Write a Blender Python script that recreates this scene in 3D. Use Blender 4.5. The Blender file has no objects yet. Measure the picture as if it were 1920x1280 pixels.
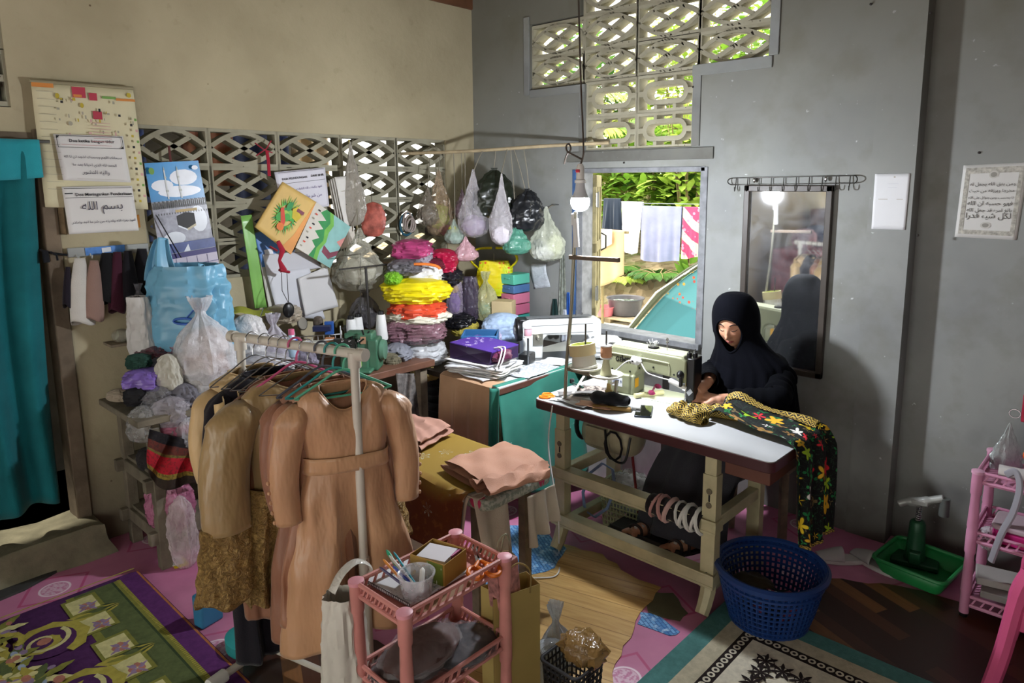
import bpy, bmesh, math, random, unicodedata
from mathutils import Vector, Matrix, noise
PI = math.pi
SC = bpy.context.scene
COL = SC.collection
V3 = Vector

# ------------------------------------------------------------------ camera, world, exposure
CAM_M = Matrix(((0.742, -0.107, 0.662), (0.670, 0.124, -0.732), (-0.004, 0.987, 0.164)))
def _ortho(m):
    z = m.col[2].normalized(); x = (m.col[0] - z * m.col[0].dot(z)).normalized(); y = z.cross(x)
    return Matrix((x, y, z)).transposed()
CAM_M = _ortho(CAM_M)
CAM_P = V3((3.88, -3.60, 1.80))
FPX, PPX, PPY = 1318.0, 1008.0, 558.0
cam_d = bpy.data.cameras.new('camera'); cam = bpy.data.objects.new('camera', cam_d); COL.objects.link(cam)
cam.matrix_world = Matrix.Translation(CAM_P) @ CAM_M.to_4x4()
cam_d.sensor_width = 36; cam_d.lens = FPX / 1920 * 36
cam_d.shift_x = (960 - PPX) / 1920; cam_d.shift_y = -(640 - PPY) / 1920
cam_d.clip_start = 0.05; cam_d.clip_end = 200
SC.camera = cam
SC.view_settings.view_transform = 'Standard'; SC.view_settings.look = 'None'
SC.view_settings.gamma = 1; SC.view_settings.use_curve_mapping = False
SC.view_settings.exposure = 0.0; SC.cycles.sample_clamp_indirect = 4.0
W = bpy.data.worlds.new('world'); SC.world = W; W.use_nodes = True
bg = W.node_tree.nodes['Background']; bg.inputs[0].default_value = (1.0, 1.0, 0.93, 1); bg.inputs[1].default_value = 5.0
BULB_P = V3((1.84, -1.05, 1.706)); BULB_E = 1650.0
sun_d = bpy.data.lights.new('sun', 'SUN'); sun_d.energy = 4.5; sun_d.angle = 0.03; sun_d.color = (1, 0.95, 0.82)
sun = bpy.data.objects.new('sun', sun_d); COL.objects.link(sun)
sun.rotation_euler = V3((0.35, 0.25, -1.0)).to_track_quat('-Z', 'Y').to_euler()

# ------------------------------------------------------------------ measuring: a point seen in the photo at a known plane
def at(px, py, x=None, y=None, z=None):
    d = CAM_M @ V3(((px - PPX) / FPX, -(py - PPY) / FPX, -1.0))
    if x is not None: k = (x - CAM_P.x) / d.x
    elif y is not None: k = (y - CAM_P.y) / d.y
    else: k = (z - CAM_P.z) / d.z
    return CAM_P + d * k
def depth(p): return -(CAM_M.transposed() @ (V3(p) - CAM_P)).z
FACE = math.radians(42.1)          # rotation whose local -y looks at the photographer

# ------------------------------------------------------------------ materials
def lin(c):
    if isinstance(c, str):
        c = c.lstrip('#'); c = [int(c[i:i + 2], 16) / 255 for i in (0, 2, 4)]
    return tuple((x / 12.92 if x <= .04045 else ((x + .055) / 1.055) ** 2.4) for x in c[:3]) + (1.0,)
class NT:
    def __init__(s, name, rough=.6, metal=0., spec=.4):
        s.m = bpy.data.materials.new(name); s.m.use_nodes = True; s.t = s.m.node_tree
        s.b = s.t.nodes['Principled BSDF']; s.out = s.t.nodes['Material Output']
        s.set(s.b.inputs['Roughness'], rough); s.set(s.b.inputs['Metallic'], metal); s.set(s.b.inputs['Specular IOR Level'], spec)
        s._c = None
    def set(s, i, v):
        if isinstance(v, bpy.types.NodeSocket): s.t.links.new(v, i)
        else: i.default_value = v
    def n(s, typ, ins=None, **pr):
        n = s.t.nodes.new('ShaderNode' + typ)
        for k, v in pr.items(): setattr(n, k, v)
        for k, v in (ins or {}).items(): s.set(n.inputs[k], v)
        return n
    def co(s, k='Object'):
        if s._c is None: s._c = s.n('TexCoord')
        return s._c.outputs[k]
    def map(s, v, sc=(1, 1, 1), loc=(0, 0, 0), rot=(0, 0, 0)):
        return s.n('Mapping', {0: v, 1: loc, 2: rot, 3: sc}).outputs[0]
    def ma(s, op, a, b=0., c=0., clamp=False):
        n = s.n('Math', {0: a, 1: b}, operation=op, use_clamp=clamp)
        if c: s.set(n.inputs[2], c)
        return n.outputs[0]
    def noise(s, v, sc, det=3, rough=.55, dist=0.): return s.n('TexNoise', {'Vector': v, 'Scale': sc, 'Detail': det, 'Roughness': rough, 'Distortion': dist}).outputs[0]
    def vor(s, v, sc, rnd=1., feature='F1'): return s.n('TexVoronoi', {'Vector': v, 'Scale': sc, 'Randomness': rnd}, feature=feature)
    def mix(s, f, a, b, mode='MIX'):
        n = s.n('Mix', data_type='RGBA', blend_type=mode); s.set(n.inputs[0], f); s.set(n.inputs[6], a); s.set(n.inputs[7], b); return n.outputs[2]
    def ramp(s, f, stops, interp='LINEAR'):
        n = s.n('ValToRGB', {0: f}); r = n.color_ramp; r.interpolation = interp
        while len(r.elements) > 1: r.elements.remove(r.elements[-1])
        r.elements[0].position = stops[0][0]; r.elements[0].color = lin(stops[0][1])
        for p, c in stops[1:]:
            e = r.elements.new(p); e.color = lin(c)
        return n.outputs[0]
    def step(s, f, a, b): return s.n('MapRange', {0: f, 1: a, 2: b}, clamp=True).outputs[0]
    def xyz(s, v):
        n = s.n('SeparateXYZ', {0: v}); return n.outputs
    def bump(s, h, st=.3, d=.01): s.set(s.b.inputs['Normal'], s.n('Bump', {'Strength': st, 'Distance': d, 'Height': h}).outputs[0])
    def col(s, v): s.set(s.b.inputs['Base Color'], v); return s.m
_mc = {}
def mat(c, rough=.6, metal=0., var=.1, vs=6., bump=0., bs=60., spec=.4, sheen=0., name=None):
    k = (c, rough, metal, var, vs, bump, bs, spec, sheen)
    if k in _mc: return _mc[k]
    t = NT(name or 'surface_' + c.strip('#'), rough, metal, spec); L = lin(c); o = t.co()
    if var:
        a = tuple(x * (1 - var) for x in L[:3]) + (1,); b = tuple(min(1, x * (1 + var)) for x in L[:3]) + (1,)
        t.col(t.mix(t.step(t.noise(o, vs), .3, .7), a, b))
    else: t.col(L)
    if bump: t.bump(t.noise(o, bs, 4), bump, .01)
    if sheen: t.b.inputs['Sheen Weight'].default_value = sheen
    _mc[k] = t.m; return t.m
def cloth(c, var=.12, sheen=.15, rough=.85): return mat(c, rough, 0, var, 5, .25, 220, .2, sheen)
def metalm(c='#b9bbbd', rough=.3): return mat(c, rough, 1., .06, 20)
def film(c, alpha=.4, rough=.18, bump=.5):
    k = ('film', c, alpha, rough)
    if k in _mc: return _mc[k]
    t = NT('film_' + c.strip('#'), rough, 0, .6); o = t.co(); t.col(lin(c))
    nz = t.noise(o, 16, 3, .6, 1.2)
    t.set(t.b.inputs['Alpha'], t.n('MapRange', {0: nz, 1: .25, 2: .75, 3: max(.04, alpha - .15), 4: min(1., alpha + .15)}).outputs[0])
    t.bump(t.noise(o, 34, 3, .6, .8), bump, .02)
    _mc[k] = t.m; return t.m

# ------------------------------------------------------------------ mesh builder
class B:
    def __init__(s): s.v = []; s.f = []; s.mi = []; s.uv = {}; s.mats = []; s.T = None; s.cur = 0
    def use(s, m):
        if m not in s.mats: s.mats.append(m)
        s.cur = s.mats.index(m); return s
    def add(s, vs, fs, uvs=None):
        o = len(s.v)
        for p in vs:
            p = V3(p); s.v.append(s.T @ p if s.T else p)
        for k, f in enumerate(fs):
            if uvs: s.uv[len(s.f)] = [uvs[i] for i in f]
            s.f.append([i + o for i in f]); s.mi.append(s.cur)
        return s
    def box(s, c, d, R=None):
        x, y, z = (k / 2 for k in d); c = V3(c)
        ps = [V3((a, b, e)) for a in (-x, x) for b in (-y, y) for e in (-z, z)]
        if R: ps = [R @ p for p in ps]
        return s.add([p + c for p in ps], [(0, 1, 3, 2), (4, 6, 7, 5), (0, 4, 5, 1), (2, 3, 7, 6), (0, 2, 6, 4), (1, 5, 7, 3)])
    def beam(s, a, b, w, h, up=(0, 0, 1)):
        a, b = V3(a), V3(b); y = (b - a).normalized(); u = V3(up)
        x = y.cross(u).normalized() if y.cross(u).length > 1e-4 else V3((1, 0, 0)); z = x.cross(y)
        return s.box((a + b) / 2, (w, (b - a).length, h), Matrix((x, y, z)).transposed())
    def tube(s, pts, r, n=8, closed=False, cap=True, flat=None):
        pts = [V3(p) for p in pts]; N = len(pts); rs = r if isinstance(r, (list, tuple)) else [r] * N
        vs = []; ref = None
        for i, p in enumerate(pts):
            a = pts[i - 1] if (i or closed) else p; c = pts[(i + 1) % N] if (i < N - 1 or closed) else p
            t = (c - a).normalized()
            if ref is None: ref = V3((0, 0, 1)) if abs(t.z) < .9 else V3((1, 0, 0))
            x = (ref - t * ref.dot(t)).normalized(); ref = x; y = t.cross(x)
            for k in range(n):
                an = 2 * PI * k / n; vs.append(p + x * math.cos(an) * rs[i] * (flat or 1) + y * math.sin(an) * rs[i])
        fs = []
        for i in range(N if closed else N - 1):
            j = (i + 1) % N
            for k in range(n): fs.append((i * n + k, i * n + (k + 1) % n, j * n + (k + 1) % n, j * n + k))
        if cap and not closed: fs += [tuple(range(n))[::-1], tuple(range((N - 1) * n, N * n))]
        return s.add(vs, fs)
    def lathe(s, prof, n=24, o=(0, 0, 0), sx=1, sy=1, cap=True, R=None):
        o = V3(o); vs = []; N = len(prof)
        for r, z in prof:
            for k in range(n):
                p = V3((r * math.cos(2 * PI * k / n) * sx, r * math.sin(2 * PI * k / n) * sy, z)); vs.append((R @ p if R else p) + o)
        fs = [(i * n + k, i * n + (k + 1) % n, (i + 1) * n + (k + 1) % n, (i + 1) * n + k) for i in range(N - 1) for k in range(n)]
        if cap: fs += [tuple(range(n))[::-1], tuple(range((N - 1) * n, N * n))]
        return s.add(vs, fs)
    def grid(s, nu, nv, fn, cu=False, cv=False, uvs=(1, 1)):
        vs = [fn(i / (nu if cu else nu - 1), j / (nv if cv else nv - 1)) for i in range(nu) for j in range(nv)]
        uv = [(i / (nu if cu else nu - 1) * uvs[0], j / (nv - 1) * uvs[1]) for i in range(nu) for j in range(nv)]
        fs = [(i * nv + j, ((i + 1) % nu) * nv + j, ((i + 1) % nu) * nv + (j + 1) % nv, i * nv + (j + 1) % nv) for i in range(nu if cu else nu - 1) for j in range(nv if cv else nv - 1)]
        return s.add(vs, fs, uv)
    def ball(s, c, r, nu=16, nv=10, nz=0., ns=3., sd=0.):
        c = V3(c); r = V3(r) if hasattr(r, '__len__') else V3((r, r, r))
        def f(u, v):
            a = 2 * PI * u; b = PI * (v - .5); d = V3((math.cos(b) * math.cos(a), math.cos(b) * math.sin(a), math.sin(b)))
            k = 1 + (noise.noise(d * ns + V3((sd, sd * .7, 3.1))) * nz if nz else 0)
            return c + V3((d.x * r.x, d.y * r.y, d.z * r.z)) * k
        return s.grid(nu, nv, f, cu=True)
    def prism(s, pts, h, F=None):
        """outline pts (2-D) extruded by h along the frame's third axis"""
        F = F or Matrix.Identity(4); n = len(pts)
        vs = [F @ V3((p[0], p[1], 0)) for p in pts] + [F @ V3((p[0], p[1], h)) for p in pts]
        return s.add(vs, [tuple(range(n))[::-1], tuple(range(n, 2 * n))] + [(i, (i + 1) % n, n + (i + 1) % n, n + i) for i in range(n)])
    def strip(s, path, w, h, F=None, closed=False):
        """a band of width w along a 2-D path, extruded by h"""
        F = F or Matrix.Identity(4); P = [V3((p[0], p[1], 0)) for p in path]; N = len(P); vs = []
        for i, p in enumerate(P):
            a = P[i - 1] if (i or closed) else p; c = P[(i + 1) % N] if (i < N - 1 or closed) else p
            t = (c - a).normalized(); q = V3((-t.y, t.x, 0)) * w / 2
            vs += [F @ (p + q), F @ (p - q), F @ (p - q + V3((0, 0, h))), F @ (p + q + V3((0, 0, h)))]
        fs = []
        for i in range(N if closed else N - 1):
            j = (i + 1) % N
            for k in range(4): fs.append((i * 4 + k, j * 4 + k, j * 4 + (k + 1) % 4, i * 4 + (k + 1) % 4))
        if not closed: fs += [(0, 1, 2, 3), tuple((N - 1) * 4 + k for k in (3, 2, 1, 0))]
        return s.add(vs, fs)
    def flat(s, F, pts, z=0.): return s.add([F @ V3((p[0], p[1], z)) for p in pts], [tuple(range(len(pts)))])

def tag(o, label=None, cat=None, group=None, kind=None):
    if label: o['label'] = label
    if cat: o['category'] = cat
    if group: o['group'] = group
    if kind: o['kind'] = kind
    return o
def thing(name, label, cat, loc=(0, 0, 0), rz=0., group=None):
    o = bpy.data.objects.new(name, None); COL.objects.link(o); o.location = loc; o.rotation_euler = (0, 0, rz); o.empty_display_size = .05
    return tag(o, label, cat, group)
def wm(o):
    m = o.matrix_basis.copy()
    while o.parent: o = o.parent; m = o.matrix_basis @ m
    return m
def obj(name, b, m=None, parent=None, bevel=0., solid=0., sub=0, smooth=True, world=False, seg=2, off=0., **tg):
    me = bpy.data.meshes.new(name)
    vs = b.v
    loc = V3((0, 0, 0))
    if parent is None:
        if vs:
            mn = [min(v[i] for v in vs) for i in range(3)]; mx = [max(v[i] for v in vs) for i in range(3)]
            loc = V3(((mn[0] + mx[0]) / 2, (mn[1] + mx[1]) / 2, mn[2]))
        vs = [v - loc for v in vs]
    elif world:
        inv = wm(parent).inverted(); vs = [inv @ v for v in vs]
    me.from_pydata([tuple(v) for v in vs], [], b.f)
    ms = ([m] if m else []) if not b.mats else b.mats
    for q in ms: me.materials.append(q)
    if b.mats: me.polygons.foreach_set('material_index', b.mi)
    if b.uv:
        L = me.uv_layers.new(name='UVMap')
        for p in me.polygons:
            u = b.uv.get(p.index)
            if u:
                for li, c in zip(p.loop_indices, u): L.data[li].uv = c
    if smooth: me.polygons.foreach_set('use_smooth', [True] * len(me.polygons))
    bm = bmesh.new(); bm.from_mesh(me)
    if not b.uv: bmesh.ops.recalc_face_normals(bm, faces=bm.faces)
    if smooth:
        for e in bm.edges:
            if len(e.link_faces) == 2 and e.calc_face_angle(0) > .7: e.smooth = False
    bm.to_mesh(me); bm.free()
    o = bpy.data.objects.new(name, me); COL.objects.link(o); o.parent = parent; o.location = loc
    if bevel:
        q = o.modifiers.new('b', 'BEVEL'); q.width = bevel; q.segments = seg; q.limit_method = 'ANGLE'; q.angle_limit = .6; q.harden_normals = False
    if solid:
        q = o.modifiers.new('s', 'SOLIDIFY'); q.thickness = solid; q.offset = off
    if sub:
        q = o.modifiers.new('u', 'SUBSURF'); q.levels = sub; q.render_levels = sub
    return tag(o, **tg)
def struct(name, b, m=None, parent=None, **k):
    o = obj(name, b, m, parent, **k)
    if parent is None: o['kind'] = 'structure'
    return o
def dup(root, loc=None, rz=None, label=None, group=None, sc=None):
    r = root.copy(); COL.objects.link(r)
    if loc is not None: r.location = loc
    if rz is not None: r.rotation_euler = (0, 0, rz)
    if label: r['label'] = label
    if group: r['group'] = group
    if sc: r.scale = sc
    for ch in list(root.children):
        c = ch.copy(); COL.objects.link(c); c.parent = r
        for g in list(ch.children):
            d = g.copy(); COL.objects.link(d); d.parent = c
    return r
def frame(o, right, up):
    r = V3(right).normalized(); u = V3(up); u = (u - r * u.dot(r)).normalized(); n = r.cross(u)
    m = Matrix((r, u, n)).transposed().to_4x4(); m.translation = V3(o); return m
def catmull(P, n=6, closed=False):
    P = [V3(p) for p in P]; N = len(P); out = []
    for i in range(N if closed else N - 1):
        g = lambda k: P[k % N] if closed else P[max(0, min(N - 1, k))]
        a, b, c, d = g(i - 1), g(i), g(i + 1), g(i + 2)
        for k in range(n):
            t = k / n; out.append(.5 * ((2 * b) + (c - a) * t + (2 * a - 5 * b + 4 * c - d) * t * t + (3 * b - a - 3 * c + d) * t ** 3))
    if not closed: out.append(P[-1])
    return out
def arab(s):
    """join Arabic letters into their contextual forms, in visual order"""
    forms = {}
    for cp in range(0xFE80, 0xFEFD):
        d = unicodedata.decomposition(chr(cp)).split()
        if len(d) == 2: forms.setdefault(chr(int(d[1], 16)), {})[d[0]] = chr(cp)
    out = []
    for w in s.split(' '):
        r = ''
        for i, ch in enumerate(w):
            f = forms.get(ch)
            if not f: r += ch; continue
            pj = i > 0 and '<initial>' in forms.get(w[i - 1], {}); nj = '<initial>' in f and i < len(w) - 1 and w[i + 1] in forms
            k = '<medial>' if pj and nj and '<medial>' in f else '<initial>' if nj and not pj else '<final>' if pj and '<final>' in f else '<isolated>'
            r += f.get(k, ch)
        out.append(r[::-1])
    return ' '.join(out[::-1])
def text(parent, s, F, size, m, name='lettering', fit=None, ex=.0003, bold=0.):
    """flat lettering centred on the frame F; fit = width in metres it may fill"""
    c = bpy.data.curves.new(name, 'FONT'); c.body = s; c.size = size; c.align_x = 'CENTER'; c.extrude = ex; c.offset = bold; c.resolution_u = 2
    f = bpy.data.objects.new(name, c); COL.objects.link(f); bpy.context.view_layer.update()
    me = bpy.data.meshes.new_from_object(f.evaluated_get(bpy.context.evaluated_depsgraph_get())); bpy.data.objects.remove(f)
    xs = [v.co.x for v in me.vertices]; k = 1
    if fit and xs: k = fit / (max(xs) - min(xs)); me.transform(Matrix.Diagonal((k, min(k, 1.6), 1, 1)))
    me.materials.clear(); me.materials.append(m); o = bpy.data.objects.new(name, me); COL.objects.link(o); o.parent = parent
    o.matrix_basis = wm(parent).inverted() @ F; return o
rnd = random.Random(7)

# ================================================================== ROOM
t = NT('cream_plaster', .9, 0, .15); o = t.co(); n1 = t.noise(o, 1.6, 5); n2 = t.noise(o, 14, 4)
base = t.mix(t.step(n1, .35, .7), lin('#a89d80'), lin('#bbb092'))
base = t.mix(t.ma('MULTIPLY', t.step(n2, .62, .8), .35), base, lin('#8f8468'))
sp = t.vor(o, 7).outputs[0]; base = t.mix(t.step(sp, .045, .02), base, lin('#6a5a44'))
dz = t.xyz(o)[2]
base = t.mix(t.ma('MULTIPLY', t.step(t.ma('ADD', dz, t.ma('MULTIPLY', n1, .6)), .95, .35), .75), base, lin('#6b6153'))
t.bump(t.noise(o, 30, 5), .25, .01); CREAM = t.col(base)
t = NT('grey_plaster', .85, 0, .2); o = t.co(); n1 = t.noise(o, 1.3, 6); n2 = t.noise(o, 5, 5); n3 = t.noise(o, 26, 3)
base = t.mix(t.step(n1, .3, .7), lin('#7b7d7d'), lin('#969894'))
base = t.mix(t.ma('MULTIPLY', t.step(n2, .5, .75), .5), base, lin('#6d6c60'))
base = t.mix(t.ma('MULTIPLY', t.step(n3, .72, .76), .7), base, lin('#cfd2d2'))
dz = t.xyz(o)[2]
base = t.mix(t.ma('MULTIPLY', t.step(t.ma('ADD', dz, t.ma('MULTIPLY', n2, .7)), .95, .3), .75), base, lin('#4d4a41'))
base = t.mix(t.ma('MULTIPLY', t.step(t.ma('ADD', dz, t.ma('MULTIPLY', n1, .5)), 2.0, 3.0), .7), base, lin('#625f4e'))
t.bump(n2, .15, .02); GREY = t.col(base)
t = NT('block_concrete', .9, 0, .15); o = t.co(); base = t.mix(t.step(t.noise(o, 5, 4), .3, .7), lin('#8d8874'), lin('#a9a591'))
base = t.mix(t.step(t.noise(o, 40, 3), .66, .72), base, lin('#4a4436')); BLOCK = t.col(base)
DARKWOOD = mat('#4a3a2c', .7, 0, .3, 12, .3, 40); OLDWOOD = mat('#7d705e', .8, 0, .3, 14, .3, 50)
ZB, ZT = 1.272, 2.086            # bottom and top of the block band in the cream wall
YL, YR = -2.276, -.272
b = B()
def wl(y0, y1, z0, z1): b.box((-.06, (y0 + y1) / 2, (z0 + z1) / 2), (.12, y1 - y0, z1 - z0))
wl(-2.66, YL, 0, 3.0); wl(YR, .12, 0, 3.0); wl(YL, YR, ZT, 3.0); wl(YL, YR, 0, ZB)
wl(-3.62, -2.66, 2.0, 2.13); wl(-3.62, -2.66, 2.63, 3.0); wl(-8, -3.62, 0, 3.0); wl(-2.78, -2.66, 2.13, 2.63)
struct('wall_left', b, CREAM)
# grey gable wall with the window and the stepped vent opening
b = B()
def wb(x0, x1, z0, z1, y0=0., y1=.12): b.box(((x0 + x1) / 2, (y0 + y1) / 2, (z0 + z1) / 2), (x1 - x0, y1 - y0, z1 - z0))
WX0, WX1, WZ0, WZ1 = .99, 1.90, .836, 1.875
wb(-.12, .565, 0, 4.6); wb(.565, WX0, 0, 2.40); wb(.565, WX0, 2.82, 4.6); wb(WX0, WX1, 0, WZ0); wb(WX0, 1.80, WZ1, 1.988); wb(.99, 1.03, 1.988, 2.40)
wb(WX1, 2.24, 0, 2.43); wb(1.80, WX1, WZ1, 2.43); wb(WX0, 2.24, 3.02, 4.6); wb(2.24, 2.779, 0, 4.6); wb(2.97, 6, 0, 4.6, .10, .22)
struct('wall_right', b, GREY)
b = B(); b.box((2.8745, .09, 2.3), (.191, .20, 4.6)); struct('trim_1', b, GREY)
b = B()
for z in (2.41, 2.40): pass
b.box((.54, -.006, 2.62), (.05, .012, .50)); b.box((.80, -.005, 2.375), (.47, .010, .05)); b.box((1.01, -.0055, 2.18), (.035, .011, .40)); b.box((1.83, -.0055, 2.2), (.05, .011, .42))
b.box((2.03, -.0065, 2.40), (.46, .013, .06)); b.box((2.265, -.006, 2.72), (.05, .012, .58)); b.box((1.42, -.0065, 1.95), (1.05, .013, .065))
struct('trim_2', b, GREY, bevel=.003)
# breeze blocks ------------------------------------------------------
def block_diamond(w, h, d, fr=.02):
    b = B(); F = Matrix.Identity(4)
    for s in (-1, 1):
        b.box((0, s * (h / 2 - fr / 2), d / 2), (w, fr, d)); b.box((s * (w / 2 - fr / 2), 0, d / 2), (fr, h - 2 * fr, d))
    a, c = w / 2 - fr * .6, h / 2 - fr * .9; sw = .024
    for s in (-1, 1): b.strip([(a * (2 * k / 14 - 1), s * c * (1 - abs(2 * k / 14 - 1) ** 1.7)) for k in range(15)], sw, d * .96)
    for s in (-1, 1): b.strip([(-a * .52, s * c * .62), (0, 0), (a * .52, -s * c * .62)], sw, d * .94)
    return b
def block_slot(w, h, d, fr=.02):
    b = B()
    for s in (-1, 1):
        b.box((0, s * (h / 2 - fr / 2), d / 2), (w, fr, d)); b.box((s * (w / 2 - fr / 2), 0, d / 2), (fr, h - 2 * fr, d))
    p = []; L, r = w * .22, h * .235
    for k in range(9): an = -PI / 2 + PI * k / 8; p.append((L + r * math.cos(an), r * math.sin(an)))
    for k in range(9): an = PI / 2 + PI * k / 8; p.append((-L + r * math.cos(an), r * math.sin(an)))
    b.strip(p, .028, d * .96, closed=True)
    for sx in (-1, 1):
        b.box((sx * (L + r + .02), 0, d * .48), (.05, .03, d * .95))
        for sy in (-1, 1): b.box((sx * w * .16, sy * h * .37, d * .47), (.022, h * .13, d * .93))
    return b
def panel(name, label, cells, F0, d=.09, kind='d'):
    root = tag(thing(name, label, 'vent wall', (F0[0][3], F0[1][3], F0[2][3])), kind='structure')
    cache = {}
    for (u, v, w, h, k) in cells:
        key = (round(w, 3), round(h, 3), k)
        if key not in cache:
            o = obj('vent_block', block_diamond(w, h, d) if k == 'd' else block_slot(w, h, d), BLOCK, root, smooth=False); cache[key] = o
        else:
            o = cache[key].copy(); COL.objects.link(o); o.parent = root
        o.matrix_basis = wm(root).inverted() @ F0 @ Matrix.Translation((u, v, 0))
    return root
cells = []
ye = [YL, -1.923, -1.530, -1.115, -.693, YR]; rows = 4; hh = (ZT - ZB) / rows
for i in range(5):
    for j in range(rows): cells.append(((ye[i] + ye[i + 1]) / 2, ZB + hh * (j + .5), ye[i + 1] - ye[i] + .012, hh + .004, 'd'))
panel('window_2', 'long band of diamond pattern breeze blocks in the cream wall', cells, frame((-.10, 0, 0), (0, 1, 0), (0, 0, 1)))
cells = [(-2.97, 2.255, .4, .24, 's'), (-2.97, 2.505, .4, .25, 's'), (-3.37, 2.255, .4, .24, 's'), (-3.37, 2.505, .4, .25, 's')]
panel('window_3', 'vent blocks over the curtained doorway', cells, frame((-.10, 0, 0), (0, 1, 0), (0, 0, 1)))
xs = [.565, 1.008, 1.408, 1.822, 2.24]; zs = [1.988, 2.195, 2.412, 2.606, 2.81, 3.02]
cells = []
for j in range(5):
    for i in range(4):
        if j < 2 and i in (0, 3): continue
        if i == 0 and j == 4: continue
        x0, x1 = xs[i], xs[i + 1]
        if j < 2: x0, x1 = ((1.03, 1.415), (1.415, 1.80))[i - 1]
        cells.append(((x0 + x1) / 2, (zs[j] + zs[j + 1]) / 2, x1 - x0 + .012, zs[j + 1] - zs[j] + .004, 's' if j < 2 else 'd'))
panel('window_4', 'stepped vent of breeze blocks above the window', cells, frame((0, .02, 0), (1, 0, 0), (0, 0, 1)) @ Matrix.Scale(-1, 4, (0, 0, 1)))
# window frame and shutter -------------------------------------------
FRW = mat('#77797c', .75, 0, .25, 18, .2, 50); BLUEP = mat('#3c5a86', .6, 0, .2, 15); SHW = mat('#837a57', .75, 0, .35, 9, .3, 40)
w1 = tag(thing('window_1', None, None, (1.45, 0, WZ0)), kind='structure')
b = B(); fw = .038
b.box((WX0 + .012, .045, (WZ0 + WZ1) / 2), (.05, .11, WZ1 - WZ0)); b.box((WX1 - .008, .045, (WZ0 + WZ1) / 2), (.044, .11, WZ1 - WZ0))
b.box((1.445, .045, WZ1 - .012), (WX1 - WX0, .11, .03)); b.box((1.445, .03, WZ0 + .008), (WX1 - WX0 + .02, .14, .036))
obj('window_frame', b, FRW, w1, bevel=.004, world=True)
b = B(); b.box((WX0 - .028, -.008, 1.36), (.03, .02, 1.02)); obj('frame_edge', b, BLUEP, w1, bevel=.003, world=True, label='blue painted frame edge')
sh = thing('window_shutter', 'old wooden panelled shutter swung outside the left of the window', 'shutter', (WX0 + .04, .11, WZ0 + .04), math.radians(122))
b = B(); L, H = .40, .96
b.box((L / 2, 0, .04), (L, .028, .08)); b.box((L / 2, 0, H - .04), (L, .028, .08)); b.box((L / 2, 0, H * .5), (L, .028, .07))
b.box((.03, 0, H / 2), (.06, .028, H)); b.box((L - .03, 0, H / 2), (.06, .028, H)); b.box((L / 2, 0, H / 2), (.05, .026, H))
obj('shutter_frame', b, SHW, sh, bevel=.004)
b = B(); b.box((L / 2, 0, H / 2), (L - .06, .012, H - .06)); obj('shutter_panel', b, mat('#6f6846', .75, 0, .3, 9), sh)
b = B(); b.tube([(L - .03, -.015, H * .45), (L - .03, -.05, H * .47), (L - .03, -.05, H * .56), (L - .03, -.015, H * .58)], .006); obj('handle', b, mat('#2c2c2a', .4, .6), sh)
for z in (.18, .8):
    b = B(); b.box((-.012, -.02, z), (.05, .006, .09)); b.tube([(-.0, -.026, z - .05), (0, -.026, z + .05)], .008); obj('hinge', b, metalm('#9a9a96', .4), sh)
# floor ---------------------------------------------------------------
t = NT('pink_linoleum', .45, 0, .4); o = t.co(); X, Y, Z = t.xyz(o)
u = t.ma('ADD', t.ma('MULTIPLY', X, 1.9), t.ma('MULTIPLY', Y, .6)); v = t.ma('SUBTRACT', t.ma('MULTIPLY', Y, 1.9), t.ma('MULTIPLY', X, .6))
fu = t.ma('ABSOLUTE', t.ma('SUBTRACT', t.ma('FRACT', u), .5)); fv = t.ma('ABSOLUTE', t.ma('SUBTRACT', t.ma('FRACT', v), .5))
dd = t.ma('ADD', fu, fv); ring = t.ma('SQRT', t.ma('ADD', t.ma('MULTIPLY', fu, fu), t.ma('MULTIPLY', fv, fv)))
base = t.mix(t.step(t.noise(o, 3, 4), .3, .7), lin('#b5698d'), lin('#cf86a6'))
base = t.mix(t.step(t.ma('ABSOLUTE', t.ma('SUBTRACT', dd, .30)), .022, .012), base, lin('#b9517c'))
petal = t.ma('MULTIPLY', t.step(t.noise(o, 60, 2), .4, .55), t.step(ring, .105, .095))
base = t.mix(petal, base, lin('#dcb9c9')); base = t.mix(t.step(t.ma('ABSOLUTE', t.ma('SUBTRACT', ring, .115)), .012, .006), base, lin('#ecd6df'))
base = t.mix(t.ma('MULTIPLY', t.step(t.noise(o, 2.2, 5), .5, .7), .5), base, lin('#7a4f5c')); PINKLINO = t.col(base)
b = B(); b.box((3, -3.9, -.05), (6.3, 8.2, .1)); struct('floor', b, PINKLINO)
t = NT('oak_linoleum', .38, 0, .45); o = t.co(); vv = t.map(o, (1, 1, 1), rot=(0, 0, -.25)); X, Y, Z = t.xyz(vv)
gr = t.noise(t.map(vv, (2.2, 26, 1)), 1.6, 5, .6, .8); pl = t.n('TexWhiteNoise', {0: t.n('CombineXYZ', {0: t.ma('FLOOR', t.ma('ADD', t.ma('MULTIPLY', X, 1.6), t.ma('MULTIPLY', t.ma('FLOOR', t.ma('MULTIPLY', Y, 11)), .37))), 1: t.ma('FLOOR', t.ma('MULTIPLY', Y, 11))}).outputs[0]}).outputs[0]
base = t.mix(t.step(gr, .3, .75), lin('#b98f52'), lin('#dcb877')); base = t.mix(t.ma('MULTIPLY', pl, .3), base, lin('#9c7440'))
base = t.mix(t.step(t.ma('FRACT', t.ma('MULTIPLY', Y, 11)), .05, .02), base, lin('#8a6638')); OAKLINO = t.col(base)
t = NT('walnut_linoleum', .35, 0, .45); o = t.co(); vv = t.map(o, rot=(0, 0, .42)); X, Y, Z = t.xyz(vv)
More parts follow.
